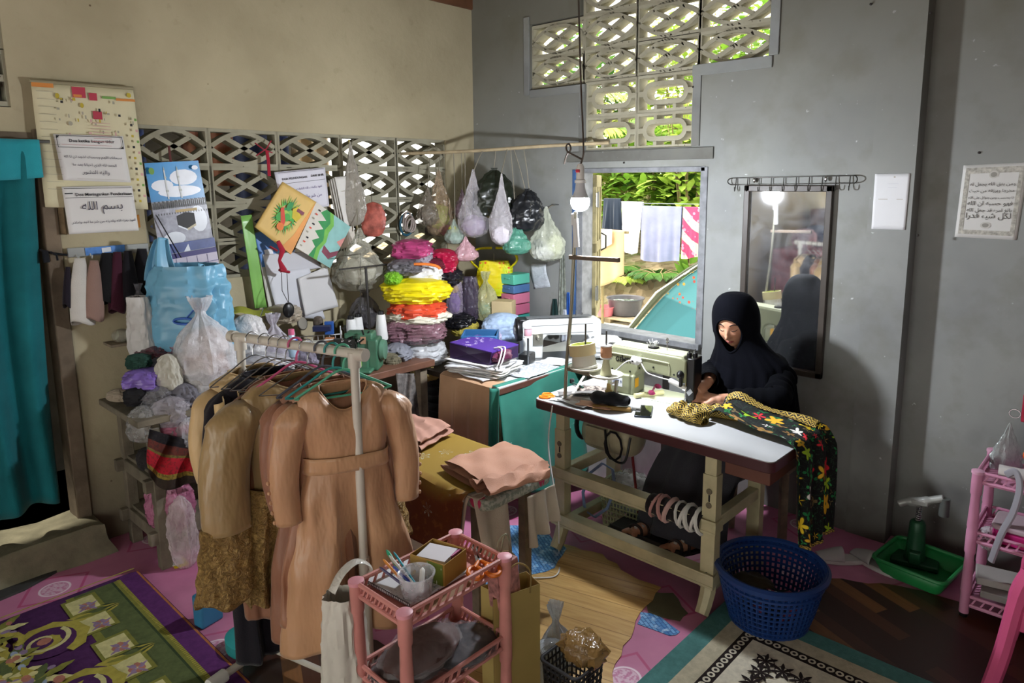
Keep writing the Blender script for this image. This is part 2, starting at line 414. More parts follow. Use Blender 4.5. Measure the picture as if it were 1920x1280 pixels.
row = t.ma('FLOOR', t.ma('MULTIPLY', Y, 15)); cl = t.ma('FLOOR', t.ma('ADD', t.ma('MULTIPLY', X, 2.6), t.ma('MULTIPLY', row, .43)))
pl = t.n('TexWhiteNoise', {0: t.n('CombineXYZ', {0: cl, 1: row}).outputs[0]}).outputs[0]
base = t.ramp(pl, [(0, '#3b2017'), (.45, '#52301f'), (.75, '#5f3a25'), (.86, '#8a5c33'), (1, '#9b6b3c')], 'CONSTANT')
base = t.mix(t.ma('MULTIPLY', t.noise(t.map(vv, (3, 40, 1)), 2, 4), .5), base, lin('#2b1710')); WALNUT = t.col(base)
t = NT('blue_tile_linoleum', .4, 0, .45); o = t.co(); vv = t.map(o, (1, 1, 1), rot=(0, 0, .5)); br = t.n('TexBrick', {'Vector': vv, 'Color1': lin('#3f79b4'), 'Color2': lin('#7fb0d8'), 'Mortar': lin('#2b5a96'), 'Scale': 16., 'Mortar Size': .03})
BLUELINO = t.col(t.mix(t.step(t.noise(o, 30, 3), .55, .7), br.outputs[0], lin('#b9d3e6')))
def sheet_floor(pts, m, label, z=.0012, jag=.012, th=.0016, name='linoleum_sheet'):
    out = []; P = [at(*p, z=0) for p in pts]; r = random.Random(len(pts) * 7 + int(pts[0][0]))
    for i, p in enumerate(P):
        q = P[(i + 1) % len(P)]; n = max(2, int((q - p).length / .05)); dn = V3((-(q - p).y, (q - p).x, 0)).normalized()
        for k in range(n): out.append(p.lerp(q, k / n) + dn * (r.uniform(-jag, jag) if k else 0))
    b = B(); F = Matrix.Translation((0, 0, z)); b.prism([(q.x, q.y) for q in out], th, F)
    return obj(name, b, m, smooth=False, label=label, cat='floor covering')
sheet_floor([(985, 1010), (1075, 1025), (1130, 1040), (1180, 1078), (1240, 1102), (1200, 1150), (1165, 1230), (1140, 1300), (900, 1420), (850, 1250), (940, 1090)], OAKLINO, 'pale wood grain lino sheet with torn edges in front of the white sewing table', .0026)
sheet_floor([(930, 985), (1010, 990), (1062, 1030), (1040, 1066), (960, 1090), (900, 1120), (850, 1080)], BLUELINO, 'torn blue tile lino beside the end of the ironing table', .0044)
sheet_floor([(1200, 1148), (1240, 1158), (1275, 1185), (1255, 1192), (1195, 1170)], BLUELINO, 'small ragged scrap of blue lino left of the white rug', .0012)
sheet_floor([(1215, 1108), (1262, 1112), (1290, 1150), (1275, 1165), (1215, 1148)], mat('#5d5a44', .8, 0, .2), 'bare grey patch of backing showing between pink and wood lino', .0010)
sheet_floor([(1560, 1085), (1600, 1090), (1680, 1098), (1760, 1118), (1830, 1140), (2000, 1200), (2100, 1500), (1560, 1400), (1440, 1160)], WALNUT, 'dark brown parquet lino under the pink stool', .0014)
sheet_floor([(470, 1210), (620, 1160), (760, 1230), (820, 1500), (560, 1450), (430, 1300)], WALNUT, 'dark brown lino under the clothes rack', .0014)
# rough step below the curtained doorway, door post, curtain, dark passage
STONE = mat('#77715c', .9, 0, .35, 7, .8, 18)
def rstep(x0, x1, y0, y1, z1, sd):
    b = B()
    def f(u, v):
        a = 2 * PI * u; cx, cy = math.cos(a), math.sin(a); k = 1 / max(abs(cx), abs(cy)); px, py = cx * k, cy * k
        if v < .5: zz = z1 * v * 2; s = 1.0
        else: zz = z1; s = 1 - (v - .5) * 2
        s -= .06 * math.sin(PI * v)
        p = V3(((x0 + x1) / 2 + px * s * (x1 - x0) / 2, (y0 + y1) / 2 + py * s * (y1 - y0) / 2, zz))
        nz = noise.noise(p * 5 + V3((sd, 0, 0))) * .022 + noise.noise(p * 14) * .008
        return p + V3((px * nz, py * nz, nz if v > .3 else 0))
    b.grid(64, 20, f, cu=True); return b
struct('trim_4', rstep(-.16, .17, -4.4, -2.60, .16, 1), STONE)
b = B(); b.prism([(-.01, -3.4), (.20, -3.4), (.26, -3.17), (.235, -3.0), (.17, -2.86), (.02, -2.93)], .012); obj('floor_mat', b, mat('#3a3a38', .9, 0, .2, 20), label='dark grey scrap mat at the foot of the stone step', cat='mat')
POSTM = mat('#6d5f4e', .85, 0, .4, 6, .4, 30)
b = B(); b.box((-.05, -2.685, 1.07), (.14, .065, 1.94)); struct('door_1', b, POSTM, bevel=.006)
b = B(); b.box((-.06, -3.18, 2.0), (.13, 1.0, .05)); struct('trim_5', b, POSTM)
TEAL = cloth('#15696f', .18, .1)
cu = thing('door_curtain', 'long teal curtain hung across the doorway at the left edge', 'curtain', (.02, -3.1, .2))
def fcur(u, v):
    y = -3.75 + (1.02 - .06 * (1 - v)) * u; z = .27 + 1.72 * v + .04 * math.sin(u * 9) * (1 - v) - .10 * (1 - v) * (1 - u)
    return V3((.035 + (.022 + .018 * (1 - v)) * math.sin(u * 40 + 2 * math.sin(v * 3)) + .012 * math.sin(u * 17 + v * 4), y, z))
b = B(); b.grid(120, 40, fcur); obj('curtain_cloth', b, TEAL, cu, world=True, solid=.002)
b = B(); b.grid(60, 8, lambda u, v: V3((.075 + .012 * math.sin(u * 46), -3.75 + 1.03 * u + .01, 1.83 + .16 * v + .02 * math.sin(u * 6) * (1 - v)))); obj('valance', b, cloth('#2a97a2', .15, .2), cu, world=True, solid=.002)
b = B(); b.tube([(.04, -3.8, 1.985), (.04, -2.66, 1.985)], .008); obj('curtain_rod', b, metalm('#8a8a86', .5), cu, world=True)
b = B(); b.box((-1.25, -3.3, 1.5), (.1, 2.4, 3.2)); b.box((-.65, -3.9, 1.5), (1.1, .1, 3.2)); b.box((-.7, -3.3, -.04), (1.2, 2.4, .08)); struct('wall_passage', b, mat('#55504a', .9, 0, .2))
# roof and the far ends of the room -----------------------------------
BROWNP = mat('#6e4a33', .6, 0, .25, 8, .2, 40)
b = B(); b.box((-.06, -3.9, 3.10), (.15, 8.2, .2)); struct('trim_6', b, BROWNP, bevel=.01)
b = B()
b.add([(-.9, -8, 2.95), (-.9, .5, 2.95), (3.0, .5, 4.45), (3.0, -8, 4.45), (-.9, -8, 2.99), (-.9, .5, 2.99), (3.0, .5, 4.49), (3.0, -8, 4.49)], [(0, 1, 2, 3), (7, 6, 5, 4), (0, 4, 5, 1), (2, 6, 7, 3), (1, 5, 6, 2), (0, 3, 7, 4)])
b.add([(3.0, -8, 4.45), (3.0, .5, 4.45), (6.9, .5, 2.95), (6.9, -8, 2.95), (3.0, -8, 4.49), (3.0, .5, 4.49), (6.9, .5, 2.99), (6.9, -8, 2.99)], [(0, 1, 2, 3), (7, 6, 5, 4), (0, 4, 5, 1), (2, 6, 7, 3), (1, 5, 6, 2), (0, 3, 7, 4)])
for k in range(10): b.box((3, -7.6 + k * .88, 3.0), (.05, .05, .01))
struct('ceiling', b, mat('#8a8378', .85, 0, .25, 3))
b = B(); b.box((6.06, -2.4, 1.6), (.12, 5.2, 3.2)); b.box((6.06, -7.8, 1.6), (.12, .6, 3.2)); b.box((6.06, -6.25, 2.75), (.12, 2.5, .9)); b.box((6.06, -6.25, .25), (.12, 2.5, .6)); struct('wall_far_side', b, GREY)
b = B(); b.box((.3, -8.06, 1.6), (.8, .12, 3.2)); b.box((4.8, -8.06, 1.6), (2.6, .12, 3.2)); b.box((2.1, -8.06, 2.85), (2.8, .12, .7)); b.box((3, -8.06, 3.8), (6, .12, 1.3)); struct('wall_back', b, GREY)

# ================================================================== OUTSIDE THE WINDOW
t = NT('pale_concrete_yard', .9, 0, .1); o = t.co(); base = t.mix(t.step(t.noise(o, 2, 5), .3, .7), lin('#bdb6a4'), lin('#ddd8c8')); YARD = t.col(base)
b = B(); b.box((0, 2.6, -.06), (14, 4.7, .12)); struct('ground_yard', b, YARD)
t = NT('leaf_litter_slope', .95, 0, .1); o = t.co(); v = t.vor(o, 9); base = t.ramp(t.noise(v.outputs[1], 3, 2), [(0, '#4a3c2c'), (.4, '#7a6a52'), (.6, '#a8977b'), (1, '#cbbda3')])
base = t.mix(t.step(t.noise(o, 1.1, 4), .52, .62), base, lin('#6f7f45')); t.bump(v.outputs[0], .6, .05); LITTER = t.col(base)
def slope_z(x, y): return -.03 + .42 * max(0, min(1, (y - 4.45) / .35)) + max(0, y - 4.6) * .17 + .14 * noise.noise(V3((x * .8, y * .8, 0)))
b = B(); b.grid(60, 40, lambda u, v: V3((-9 + 18 * u, 4.4 + 9 * v, slope_z(-9 + 18 * u, 4.4 + 9 * v)))); struct('ground_slope', b, LITTER)
def leafm(c, c2=None):
    t = NT('leaf_' + c.strip('#'), .5, 0, .4); o = t.co(); k = t.mix(t.step(t.noise(o, 2.5), .35, .65), lin(c), lin(c2 or c)); t.col(k)
    tr = t.n('BsdfTranslucent', {0: k}); mx = t.n('MixShader', {0: .35, 1: t.b.outputs[0], 2: tr.outputs[0]}); t.t.links.new(mx.outputs[0], t.out.inputs[0]); return t.m
LF = [leafm('#5f8a2c', '#8fb040'), leafm('#7ea33a', '#b7c95a'), leafm('#3f6a2c', '#5f8a3c'), leafm('#a9b85c', '#d0cf82')]
STEMM = mat('#8a7a55', .9, 0, .3, 10)
def leafquad(b, p, d, up, L, w, bend=.2):
    d = d.normalized(); s = d.cross(up); s = s.normalized() if s.length > 1e-3 else V3((1, 0, 0)); n = s.cross(d)
    q = [p, p + d * L * .35 + s * w / 2, p + d * L * .35 - s * w / 2, p + d * L * .75 + s * w * .38 - n * bend * L * .4, p + d * L * .75 - s * w * .38 - n * bend * L * .4, p + d * L - n * bend * L]
    b.add(q, [(0, 1, 2), (1, 3, 4, 2), (3, 5, 4)])
def frond(bl, bs, p, az, L, rise, droop, r):
    pts = []
    for k in range(11):
        u = k / 10; pts.append(p + V3((math.cos(az) * L * u * .85, math.sin(az) * L * u * .85, rise * L * u - droop * L * u * u)))
    bs.tube(pts, [.012 * (1 - .8 * k / 10) for k in range(11)], 5)
    for k in range(2, 40):
        u = k / 40; i = min(9, int(u * 10)); f = u * 10 - i; c = pts[i].lerp(pts[i + 1], f); t = (pts[i + 1] - pts[i]).normalized()
        s = t.cross(V3((0, 0, 1))).normalized()
        for sg in (-1, 1):
            leafquad(bl, c, t * .7 + s * sg + V3((0, 0, -.25)) + V3((r.uniform(-.1, .1), 0, r.uniform(-.1, .1))), V3((0, 0, 1)), L * .34 * (1 - abs(u - .45) * 1.1), .028 + .012 * L, .3)
def palm(x, y, z, h, nf, L, m, label, seed):
    r = random.Random(seed); T = thing('palm_tree', label, 'palm tree', (x, y, z), 0, 'palm trees behind the yard'); bl, bs = B(), B()
    bs.tube([(0, 0, -.2), (.03, 0, h * .5), (.02, .02, h)], [.09, .07, .05], 8)
    for k in range(nf): frond(bl, bs, V3((.02, .02, h)), 2 * PI * k / nf + r.uniform(-.3, .3), L * r.uniform(.8, 1.1), r.uniform(.35, 1.0), r.uniform(.5, .9), r)
    obj('fronds', bl, m, T, smooth=False); obj('trunk', bs, STEMM, T)
def banana(x, y, z, h, m, label, seed):
    r = random.Random(seed); T = thing('banana_plant', label, 'banana plant', (x, y, z), 0, 'banana plants behind the yard'); bl, bs = B(), B()
    bs.tube([(0, 0, -.2), (0, 0, h * .6), (0, 0, h)], [.1, .07, .04], 8)
    for k in range(8):
        az = 2 * PI * k / 8 + r.uniform(-.4, .4); L = r.uniform(.9, 1.4); ri = r.uniform(.5, 1.2)
        def f(u, v):
            w = .19 * math.sin(PI * min(1, .08 + u * .94)) ** .6; s = (v - .5) * 2
            p = V3((math.cos(az), math.sin(az), 0)) * L * u * .8 + V3((0, 0, h + ri * L * u - .95 * L * u * u))
            return p + V3((-math.sin(az), math.cos(az), 0)) * w * s + V3((0, 0, -abs(s) * w * .35 + .015 * math.sin(u * 60)))
        bl.grid(16, 5, f)
    obj('leaves', bl, m, T); obj('stem', bs, mat('#8f9a5a', .7, 0, .2), T)
def bush(x, y, z, R, H, n, m, label, seed, L=.16, wd=.06, name='bush', cat='bush'):
    r = random.Random(seed); T = thing(name, label, cat, (x, y, z), 0, 'shrubs on the slope behind the yard'); bl, bs = B(), B()
    for k in range(7):
        a = r.uniform(0, 2 * PI); bs.tube([(0, 0, -.25), (math.cos(a) * R * .3, math.sin(a) * R * .3, H * .5), (math.cos(a) * R * .6, math.sin(a) * R * .6, H * .9)], [.02, .014, .005], 5)
    for k in range(n):
        a = r.uniform(0, 2 * PI); e = r.uniform(-.2, 1) ; q = R * r.uniform(.45, 1) * math.cos(max(0, e) * 1.4)
        p = V3((math.cos(a) * q, math.sin(a) * q, H * (.45 + .55 * e) * r.uniform(.6, 1)))
        leafquad(bl, p, V3((math.cos(a) + r.uniform(-.6, .6), math.sin(a) + r.uniform(-.6, .6), r.uniform(-.3, .7))), V3((0, 0, 1)), L * r.uniform(.6, 1.3), wd, .2)
    obj('foliage', bl, m, T, smooth=False); obj('branches', bs, STEMM, T)
palm(-3.0, 7.3, .8, .9, 11, 2.1, LF[1], 'feathery pale palm behind the white and grey washing', 1)
palm(-2.4, 7.4, .9, 1.6, 12, 2.4, LF[0], 'palm with broad fronds high behind the clothes line', 2)
palm(-4.4, 8.0, 1.0, 1.7, 11, 2.3, LF[3], 'yellowish palm seen left of the window through the vents', 3)
banana(-2.2, 6.5, .6, .9, LF[2], 'dark banana plant standing above the grey sheet', 4)
banana(-1.2, 6.6, .7, .9, LF[0], 'bright banana plant over the red printed cloth', 5)
banana(-3.9, 6.7, .6, 1.2, LF[1], 'tall pale banana plant above the black shirt', 6)
for i, (x, y, R, H, n, k, lb) in enumerate([(-3.6, 5.8, .9, 1.5, 700, 3, 'yellow green bush left behind the black shirt'), (-1.5, 5.7, .7, 1.5, 700, 1, 'light green bush behind the red cloth'), (-2.5, 5.9, .8, 1.2, 600, 0, 'low bush right behind the grey sheet'),
        (-3.4, 8.9, 1.4, 2.6, 900, 1, 'big pale bush far up the slope in the middle'), (-1.9, 8.2, 1.2, 2.4, 900, 0, 'big leafy bush far right beyond the tent'), (-4.9, 7.4, 1.2, 2.2, 800, 2, 'dark bush far left beyond the shutter'),
        (-2.6, 10.6, 1.7, 3.4, 1000, 1, 'tall bright tree crown above the vents'), (-5.0, 10.6, 1.8, 3.6, 1000, 3, 'tall yellow green tree crown behind the vents'), (-7.2, 9.8, 1.8, 3.6, 900, 1, 'tall tree crown at the left end of the vents')]):
    bush(x, y, slope_z(x, y), R, H * (1.75 if i < 6 else 1.25), int(n * 1.3), LF[k], lb, 20 + i, .26, .11)
for i, (px, py, lb) in enumerate([(1160, 560, 'fern clump at the foot of the slope left of the tub'), (1235, 545, 'fern clump at the foot of the slope near the tent'), (1150, 530, 'small fern under the pale cloth on the rail')]):
    p = at(px, py, y=4.75 + .12 * i); T = thing('fern', lb, 'fern', (p.x, p.y, slope_z(p.x, p.y)), 0, 'ferns at the foot of the slope'); bl, bs = B(), B(); r = random.Random(i + 50)
    for k in range(9): frond(bl, bs, V3((0, 0, 0)), 2 * PI * k / 9 + r.uniform(-.2, .2), .5, .7, .6, r)
    obj('fronds', bl, LF[2 if i else 1], T, smooth=False); obj('stalks', bs, STEMM, T)
p = at(1277, 480, y=4.4); T = thing('leafy_plant', 'bright green broad leaved plant below the red cloth', 'plant', (p.x, 4.62, .1)); bl = B(); r = random.Random(3)
for k in range(7): leafquad(bl, V3((0, 0, .35 + .05 * k)), V3((r.uniform(-1, 1), r.uniform(-1, .3), 1.0)), V3((0, 1, 0)), .34, .11, .2)
obj('leaves', bl, LF[0], T, smooth=False); b = B(); b.tube([(0, 0, 0), (0, 0, .6)], .008, 5); obj('stem', b, STEMM, T)
# clothes line and washing
LY = 4.2
b = B(); P0 = at(1090, 372, y=LY); P1 = at(1400, 384, y=LY); b.tube([P0 + V3((-2.2, 0, .15)), P0, at(1200, 381, y=LY), P1, P1 + V3((1.5, 0, .1))], .004, 6); obj('clothes_line', b, mat('#7d8288', .6), label='thin line carrying the washing across the yard', cat='clothes line')
for px in (940, 1560):
    p = at(px, 380, y=LY); b = B(); b.tube([(p.x, LY + .01, -.05), (p.x, LY + .01, p.z + .3)], .03, 8); obj('line_post', b, STEMM, label='post holding the ' + ('left' if px < 1000 else 'right') + ' end of the clothes line', cat='post')
def washing(name, x0, x1, y0, y1, m, label, cat, fl=.015, seed=0, taper=0.):
    A, Bp, C0 = at(x0, y0, y=LY), at(x1, y0, y=LY), at(x0, y1, y=LY)
    h = A.z - C0.z
    def f(u, v):
        s = 1 - v; x = A.x + (Bp.x - A.x) * (u + taper * s * (u - .5)); a = u * 14 + seed
        return V3((x, LY - .012 - .01 * s + fl * s * math.sin(a) + .4 * fl * s * math.sin(2.3 * a), A.z - h * s + .03 * s * math.sin(u * 5 + seed) * h))
    b = B(); b.grid(40, 24, f, uvs=((Bp.x - A.x), h))
    b.grid(40, 8, lambda u, v: V3((A.x + (Bp.x - A.x) * u, LY + .012 + .004 * math.sin(u * 14), A.z - h * .55 * (1 - v))), uvs=((Bp.x - A.x), h))
    b.grid(40, 3, lambda u, v: V3((A.x + (Bp.x - A.x) * u, LY + (v - .5) * .024, A.z + .004 * math.sin(PI * v))), uvs=((Bp.x - A.x), .02))
    return obj(name, b, m, label=label, cat=cat)
washing('black_shirt', 1133, 1164, 372, 430, cloth('#27303f'), 'dark navy shirt on the line next to the shutter', 'shirt', .03, 1, .3)
washing('white_cloth', 1166, 1206, 378, 472, cloth('#e9eaec'), 'white cloth on the line between dark shirt and grey sheet', 'cloth', .02, 2, -.3)
washing('grey_sheet', 1204, 1279, 386, 486, cloth('#8f92b0'), 'lilac grey sheet hanging in the middle of the clothes line', 'sheet', .02, 3)
t = NT('red_print', .85, 0, .2); o = t.co(); w = t.n('TexWave', {'Vector': t.map(o, (1, 1, 1), rot=(0, .7, 0)), 'Scale': 1.6, 'Distortion': 6., 'Detail': 1.})
base = t.mix(t.step(w.outputs[1], .55, .62), lin('#d9486c'), lin('#e8d3b0')); base = t.mix(t.step(t.vor(o, 14).outputs[0], .3, .26), base, lin('#e98aa3'))
washing('red_cloth', 1282, 1322, 388, 482, t.col(base), 'red and cream printed cloth at the right end of the line', 'cloth', .012, 4)
# rail with pale cloth, tub, basin, pallet, tent
p = at(1128, 432, y=3.5); q = at(1178, 436, y=3.5)
T = thing('drying_rack', 'low wooden rail behind the shutter with cloths over it', 'drying rack', (p.x, 3.5, 0)); b = B()
b.beam((p.x - .5, 3.5, p.z), (q.x, 3.5, q.z), .03, .03); obj('rail', b, STEMM, T, world=True)
for x in (p.x - .3, p.x + .03): b = B(); b.tube([(x, 3.5, -.02), (x, 3.5, p.z - .01)], .018, 8); obj('post', b, STEMM, T, world=True)
b = B(); b.grid(30, 20, lambda u, v: V3((p.x - .25 + (q.x - p.x + .22) * u, 3.46 - .02 * math.sin(u * 16) * (1 - v), p.z + .02 - (1 - v) * (.62 + .1 * math.sin(u * 4))))); obj('peach_cloth', b, cloth('#d3ae84'), label='peach cloth hanging over the low rail in the yard', cat='cloth', solid=.004)
b = B(); b.grid(30, 16, lambda u, v: V3((p.x - .24 + (q.x - p.x + .05) * u, 3.43 - .015 * math.sin(u * 13) * (1 - v), p.z + .027 - (1 - v) * (.3 - .2 * abs(u - .4))))); obj('cream_cloth', b, cloth('#e6ddcd'), label='cream cloth draped on top of the peach cloth', cat='cloth', solid=.004)
p = at(1172, 600, z=0); tx, ty = p.x, p.y
T = thing('wash_tub', 'big dark grey round tub of washing water in the yard', 'tub', (tx, ty, .075)); b = B(); b.lathe([(.17, 0), (.19, .01), (.235, .2), (.25, .215), (.25, .225), (.228, .215), (.182, .02), (0, .015)], 32, cap=False); obj('tub_wall', b, mat('#5f5b60', .35), T)
t = NT('suds', .2, 0, .5); t.col(t.mix(t.step(t.noise(t.co(), 18, 3), .5, .6), lin('#5f6a5c'), lin('#cfdccf'))); b = B(); b.lathe([(0, .17), (.221, .17)], 32, cap=False); obj('water', b, t.m, T)
p = at(1143, 600, z=0); b = B(); b.lathe([(.095, 0), (.12, .11), (.13, .115), (.13, .125), (.114, .11), (.09, .012), (0, .012)], 28, (p.x, p.y - .1, .075), cap=False); obj('basin', b, mat('#d9767f', .4), label='small pink basin beside the dark tub', cat='basin')
T = thing('pallet', 'weathered low wooden pallet under the tub and basin', 'pallet', (tx - .08, ty - .03, 0)); b = B()
for k in range(4): b.box((0, -.2 + k * .13, .06), (.95, .11, .022))
obj('board', b, mat('#b3a184', .9, 0, .3), T); b = B()
for k in (-.42, 0, .42): b.box((k, 0, .024), (.09, .5, .05))
obj('bearer', b, mat('#a08f73', .9, 0, .3), T)
A = at(1207, 632, z=0)
T = thing('camping_tent', 'teal camping tent with floral panel and dark mesh edge outside the window', 'tent', (A.x + 1.22, A.y + .5, 0))
def dome(u, v, k=1.): a = PI * u; return V3(((-1.25 + 2.5 * u) * k, (v - .5) * 1.7, 1.0 * k * math.sin(a) ** 1.05))
b = B(); b.grid(36, 10, lambda u, v: dome(u, v)); 
t = NT('tent_cloth', .6, 0, .3); o = t.co(); X, Y, Z = t.xyz(o); fl = t.step(t.vor(o, 15).outputs[0], .26, .22); base = t.mix(fl, lin('#5f9fab'), t.mix(t.step(t.noise(o, 9), .45, .55), lin('#c55a52'), lin('#d6b34c')))
base = t.mix(t.step(t.ma('ADD', Z, t.ma('MULTIPLY', X, .25)), .40, .38), base, lin('#43808c')); TENT = t.col(base)
obj('canopy', b, TENT, T, solid=.004)
for s in (0, 1): b = B(); b.grid(24, 8, lambda u, v: V3(((-1.25 + 2.5 * u), (s - .5) * 1.69, .99 * math.sin(PI * u) ** 1.05 * v))); obj('end_wall', b, TENT, T)
for y in (-.9, .9): b = B(); b.tube([dome(k / 24, .5, 1.03) + V3((0, y, 0)) for k in range(25)], .03, 6, flat=1.0); obj('mesh_edge', b, mat('#4a4f3c', .8), T)
for y in (-.62,): b = B(); b.tube([(-1.3, y - .3, 0), (-.8, y - .3, .62), (-.1, y - .3, 1.1), (.8, y - .2, .9)], .011, 6); obj('pole', b, mat('#d9dcda', .4), T)
# stretch of neighbouring wall and porch clutter seen through the left blocks
b = B(); b.box((-1.9, -1.9, 1.6), (.1, 3.6, 3.4)); struct('wall_porch', b, mat('#4c4740', .9, 0, .3))
b = B(); b.box((-1.22, -1.6, 2.75), (2.1, 3.4, .06)); struct('roof_porch', b, mat('#5b544a', .9))
b = B(); b.box((-1.14, -1.2, -.03), (2.0, 5.2, .06)); struct('ground_porch', b, YARD)
for i, (y, z, w, h, c, lb, ct) in enumerate([(-2.15, 1.35, .5, .55, '#34406f', 'blue cloth hanging on the porch beyond the blocks', 'cloth'), (-1.5, 1.95, .35, .35, '#8a5a48', 'brown cloth high on the porch beyond the blocks', 'cloth'), (-1.15, 1.3, .45, .7, '#2b3354', 'dark blue cloth on the porch behind the paintings', 'cloth'), (-.75, 1.7, .3, .4, '#b9a58c', 'tan cloth on the porch behind the blocks', 'cloth'), (-2.5, 2.0, .3, .3, '#c9b08e', 'beige cloth on the porch near the calendar', 'cloth')]):
    b = B(); b.grid(20, 12, lambda u, v: V3((-1.0 + .02 * math.sin(u * 15), y + w * (u - .5), z - h / 2 + (2.165 - z + h / 2) * v))); obj('hanging_cloth', b, cloth(c), label=lb, cat=ct, solid=.004, group='cloths on the porch')
b = B(); b.tube([(-1.0, -3.2, 2.18), (-1.0, -.3, 2.16)], .004, 5); obj('porch_line', b, mat('#555'  '555', .6), label='line on the porch beyond the breeze blocks', cat='clothes line')
# ------------------------------------------------------------------ the bulb
def emis(c, s):
    t = NT('glow_' + c.strip('#') + str(int(s))); e = t.n('Emission', {0: lin(c), 1: s}); t.t.links.new(e.outputs[0], t.out.inputs[0]); return t.m
T = thing('light_bulb', 'glowing white bulb hanging on a cord in front of the window', 'light bulb', (BULB_P.x, BULB_P.y, BULB_P.z - .045))
b = B(); b.lathe([(.0, 0), (.018, .002), (.033, .012), (.042, .030), (.044, .046), (.040, .062), (.030, .080)], 28, cap=False); obj('globe', b, emis('#f2f7ff', BULB_E), T)
b = B(); b.lathe([(.0405, .0618), (.0305, .0805), (.024, .10), (.021, .125), (.019, .13)], 28, cap=True); obj('heat_sink', b, mat('#d8d9dc', .4), T)
b = B(); b.lathe([(.026, .128), (.026, .14), (.019, .146), (.018, .20), (.01, .215)], 24); obj('socket', b, mat('#e8e6e0', .4), T)
b = B(); b.box((0, -.017, .183), (.02, .012, .014)); obj('switch', b, mat('#b3303a', .4), T, bevel=.002)
top = at(1085, -60, y=-1.05)
b = B(); b.tube(catmull([BULB_P + V3((0, 0, .165)), BULB_P + V3((.014, 0, .20)), at(1094, 270, y=-1.05), at(1089, 150, y=-1.05), at(1085, 0, y=-1.05), top, top + V3((0, 0, 1.0))], 8), .0045, 6)
lp = [at(x, y, y=-1.05) for x, y in [(1092, 299), (1078, 292), (1064, 284), (1062, 274), (1067, 270), (1070, 280), (1062, 292), (1058, 307)]]
b.tube(catmull(lp, 6), .0045, 6); obj('power_cord', b, mat('#4a4038', .6), label='dark power cord with a knot dropping from the roof to the bulb', cat='cord')

# ================================================================== SEWING TABLE AND WHAT IS ON IT
CREAMP = mat('#b7ae8b', .45, .1, .18, 8, .1, 60); MAROON = mat('#3f1d20', .35, 0, .1); LAMWHITE = mat('#b4b6b7', .3, 0, .05, 3)
CHROME = metalm('#c4c6c8', .2); BLACKP = mat('#151516', .35, 0, .05); WHITEP = mat('#e4e4e2', .4, 0, .04); STEEL = metalm('#8c8e90', .35)
TX0, TX1, TY0, TY1, TZ = 1.655, 2.865, -1.175, -.62, .757
T = thing('sewing_table', 'sewing table with white top, maroon edge and cream iron legs', 'sewing table', ((TX0 + TX1) / 2, (TY0 + TY1) / 2, 0))
def rrect(x0, x1, y0, y1, r, n=5):
    out = []
    for cx, cy, a0 in ((x1 - r, y1 - r, 0), (x0 + r, y1 - r, PI / 2), (x0 + r, y0 + r, PI), (x1 - r, y0 + r, 1.5 * PI)):
        for k in range(n + 1): a = a0 + PI / 2 * k / n; out.append((cx + r * math.cos(a), cy + r * math.sin(a)))
    return out
b = B(); b.prism(rrect(TX0 + .003, TX1 - .003, TY0 + .003, TY1 - .003, .03), .004, Matrix.Translation((0, 0, TZ - .003))); obj('tabletop', b, LAMWHITE, T, world=True, smooth=False)
b = B(); b.prism(rrect(TX0, TX1, TY0, TY1, .033), .044, Matrix.Translation((0, 0, TZ - .046))); obj('edge_board', b, MAROON, T, world=True, bevel=.004)
LX = (1.79, 2.59)
for x in LX:
    for y, nm in ((-1.11, 0), (-.69, 1)):
        b = B(); b.box((x, y, .37), (.062, .05, .50)); b.box((x, y, .66), (.052, .042, .12)); sg = -1 if nm == 0 else 1
        b.tube([(x, y, .14), (x, y + sg * .005, .10), (x, y + sg * .03, .05), (x, y + sg * .055, .018)], [.034, .034, .032, .03], 8)
        if nm == 0:
            b.use(CREAMP)
            for z in (.49, .55): b.use(mat('#6a6250', .6, .4)); b.lathe([(.013, 0), (.013, .004), (0, .005)], 12, (x, y - .0255, z), R=Matrix.Rotation(PI / 2, 3, 'X'))
            b.use(BLACKP); b.box((x, y - .0255, .52), (.008, .002, .03)); b.box((x, y - .0255, .19), (.008, .002, .008))
        obj('leg', b, CREAMP, T, world=True, bevel=.004)
    for z in (.125, .40):
        b = B(); b.box((x, -.9, z), (.045, .40, .05)); obj('side_rail', b, CREAMP, T, world=True, bevel=.004)
for z, y in ((.40, -1.115), (.165, -1.118)):
    b = B(); b.box(((LX[0] + LX[1]) / 2, y, z), (LX[1] - LX[0] + .08, .066, .052)); b.box(((LX[0] + LX[1]) / 2, y - .034, z + .024), (LX[1] - LX[0] + .08, .004, .012)); b.box(((LX[0] + LX[1]) / 2, y - .034, z - .024), (LX[1] - LX[0] + .08, .004, .012)); obj('front_rail', b, CREAMP, T, world=True, bevel=.004)
b = B(); b.tube([(LX[0], -.8, .135), (LX[1], -.8, .135)], .016, 10); obj('cross_rod', b, STEEL, T, world=True)
b = B(); b.box((2.735, -.98, .672), (.19, .26, .075)); obj('drawer', b, mat('#5a3428', .5, 0, .15), T, world=True, bevel=.004)
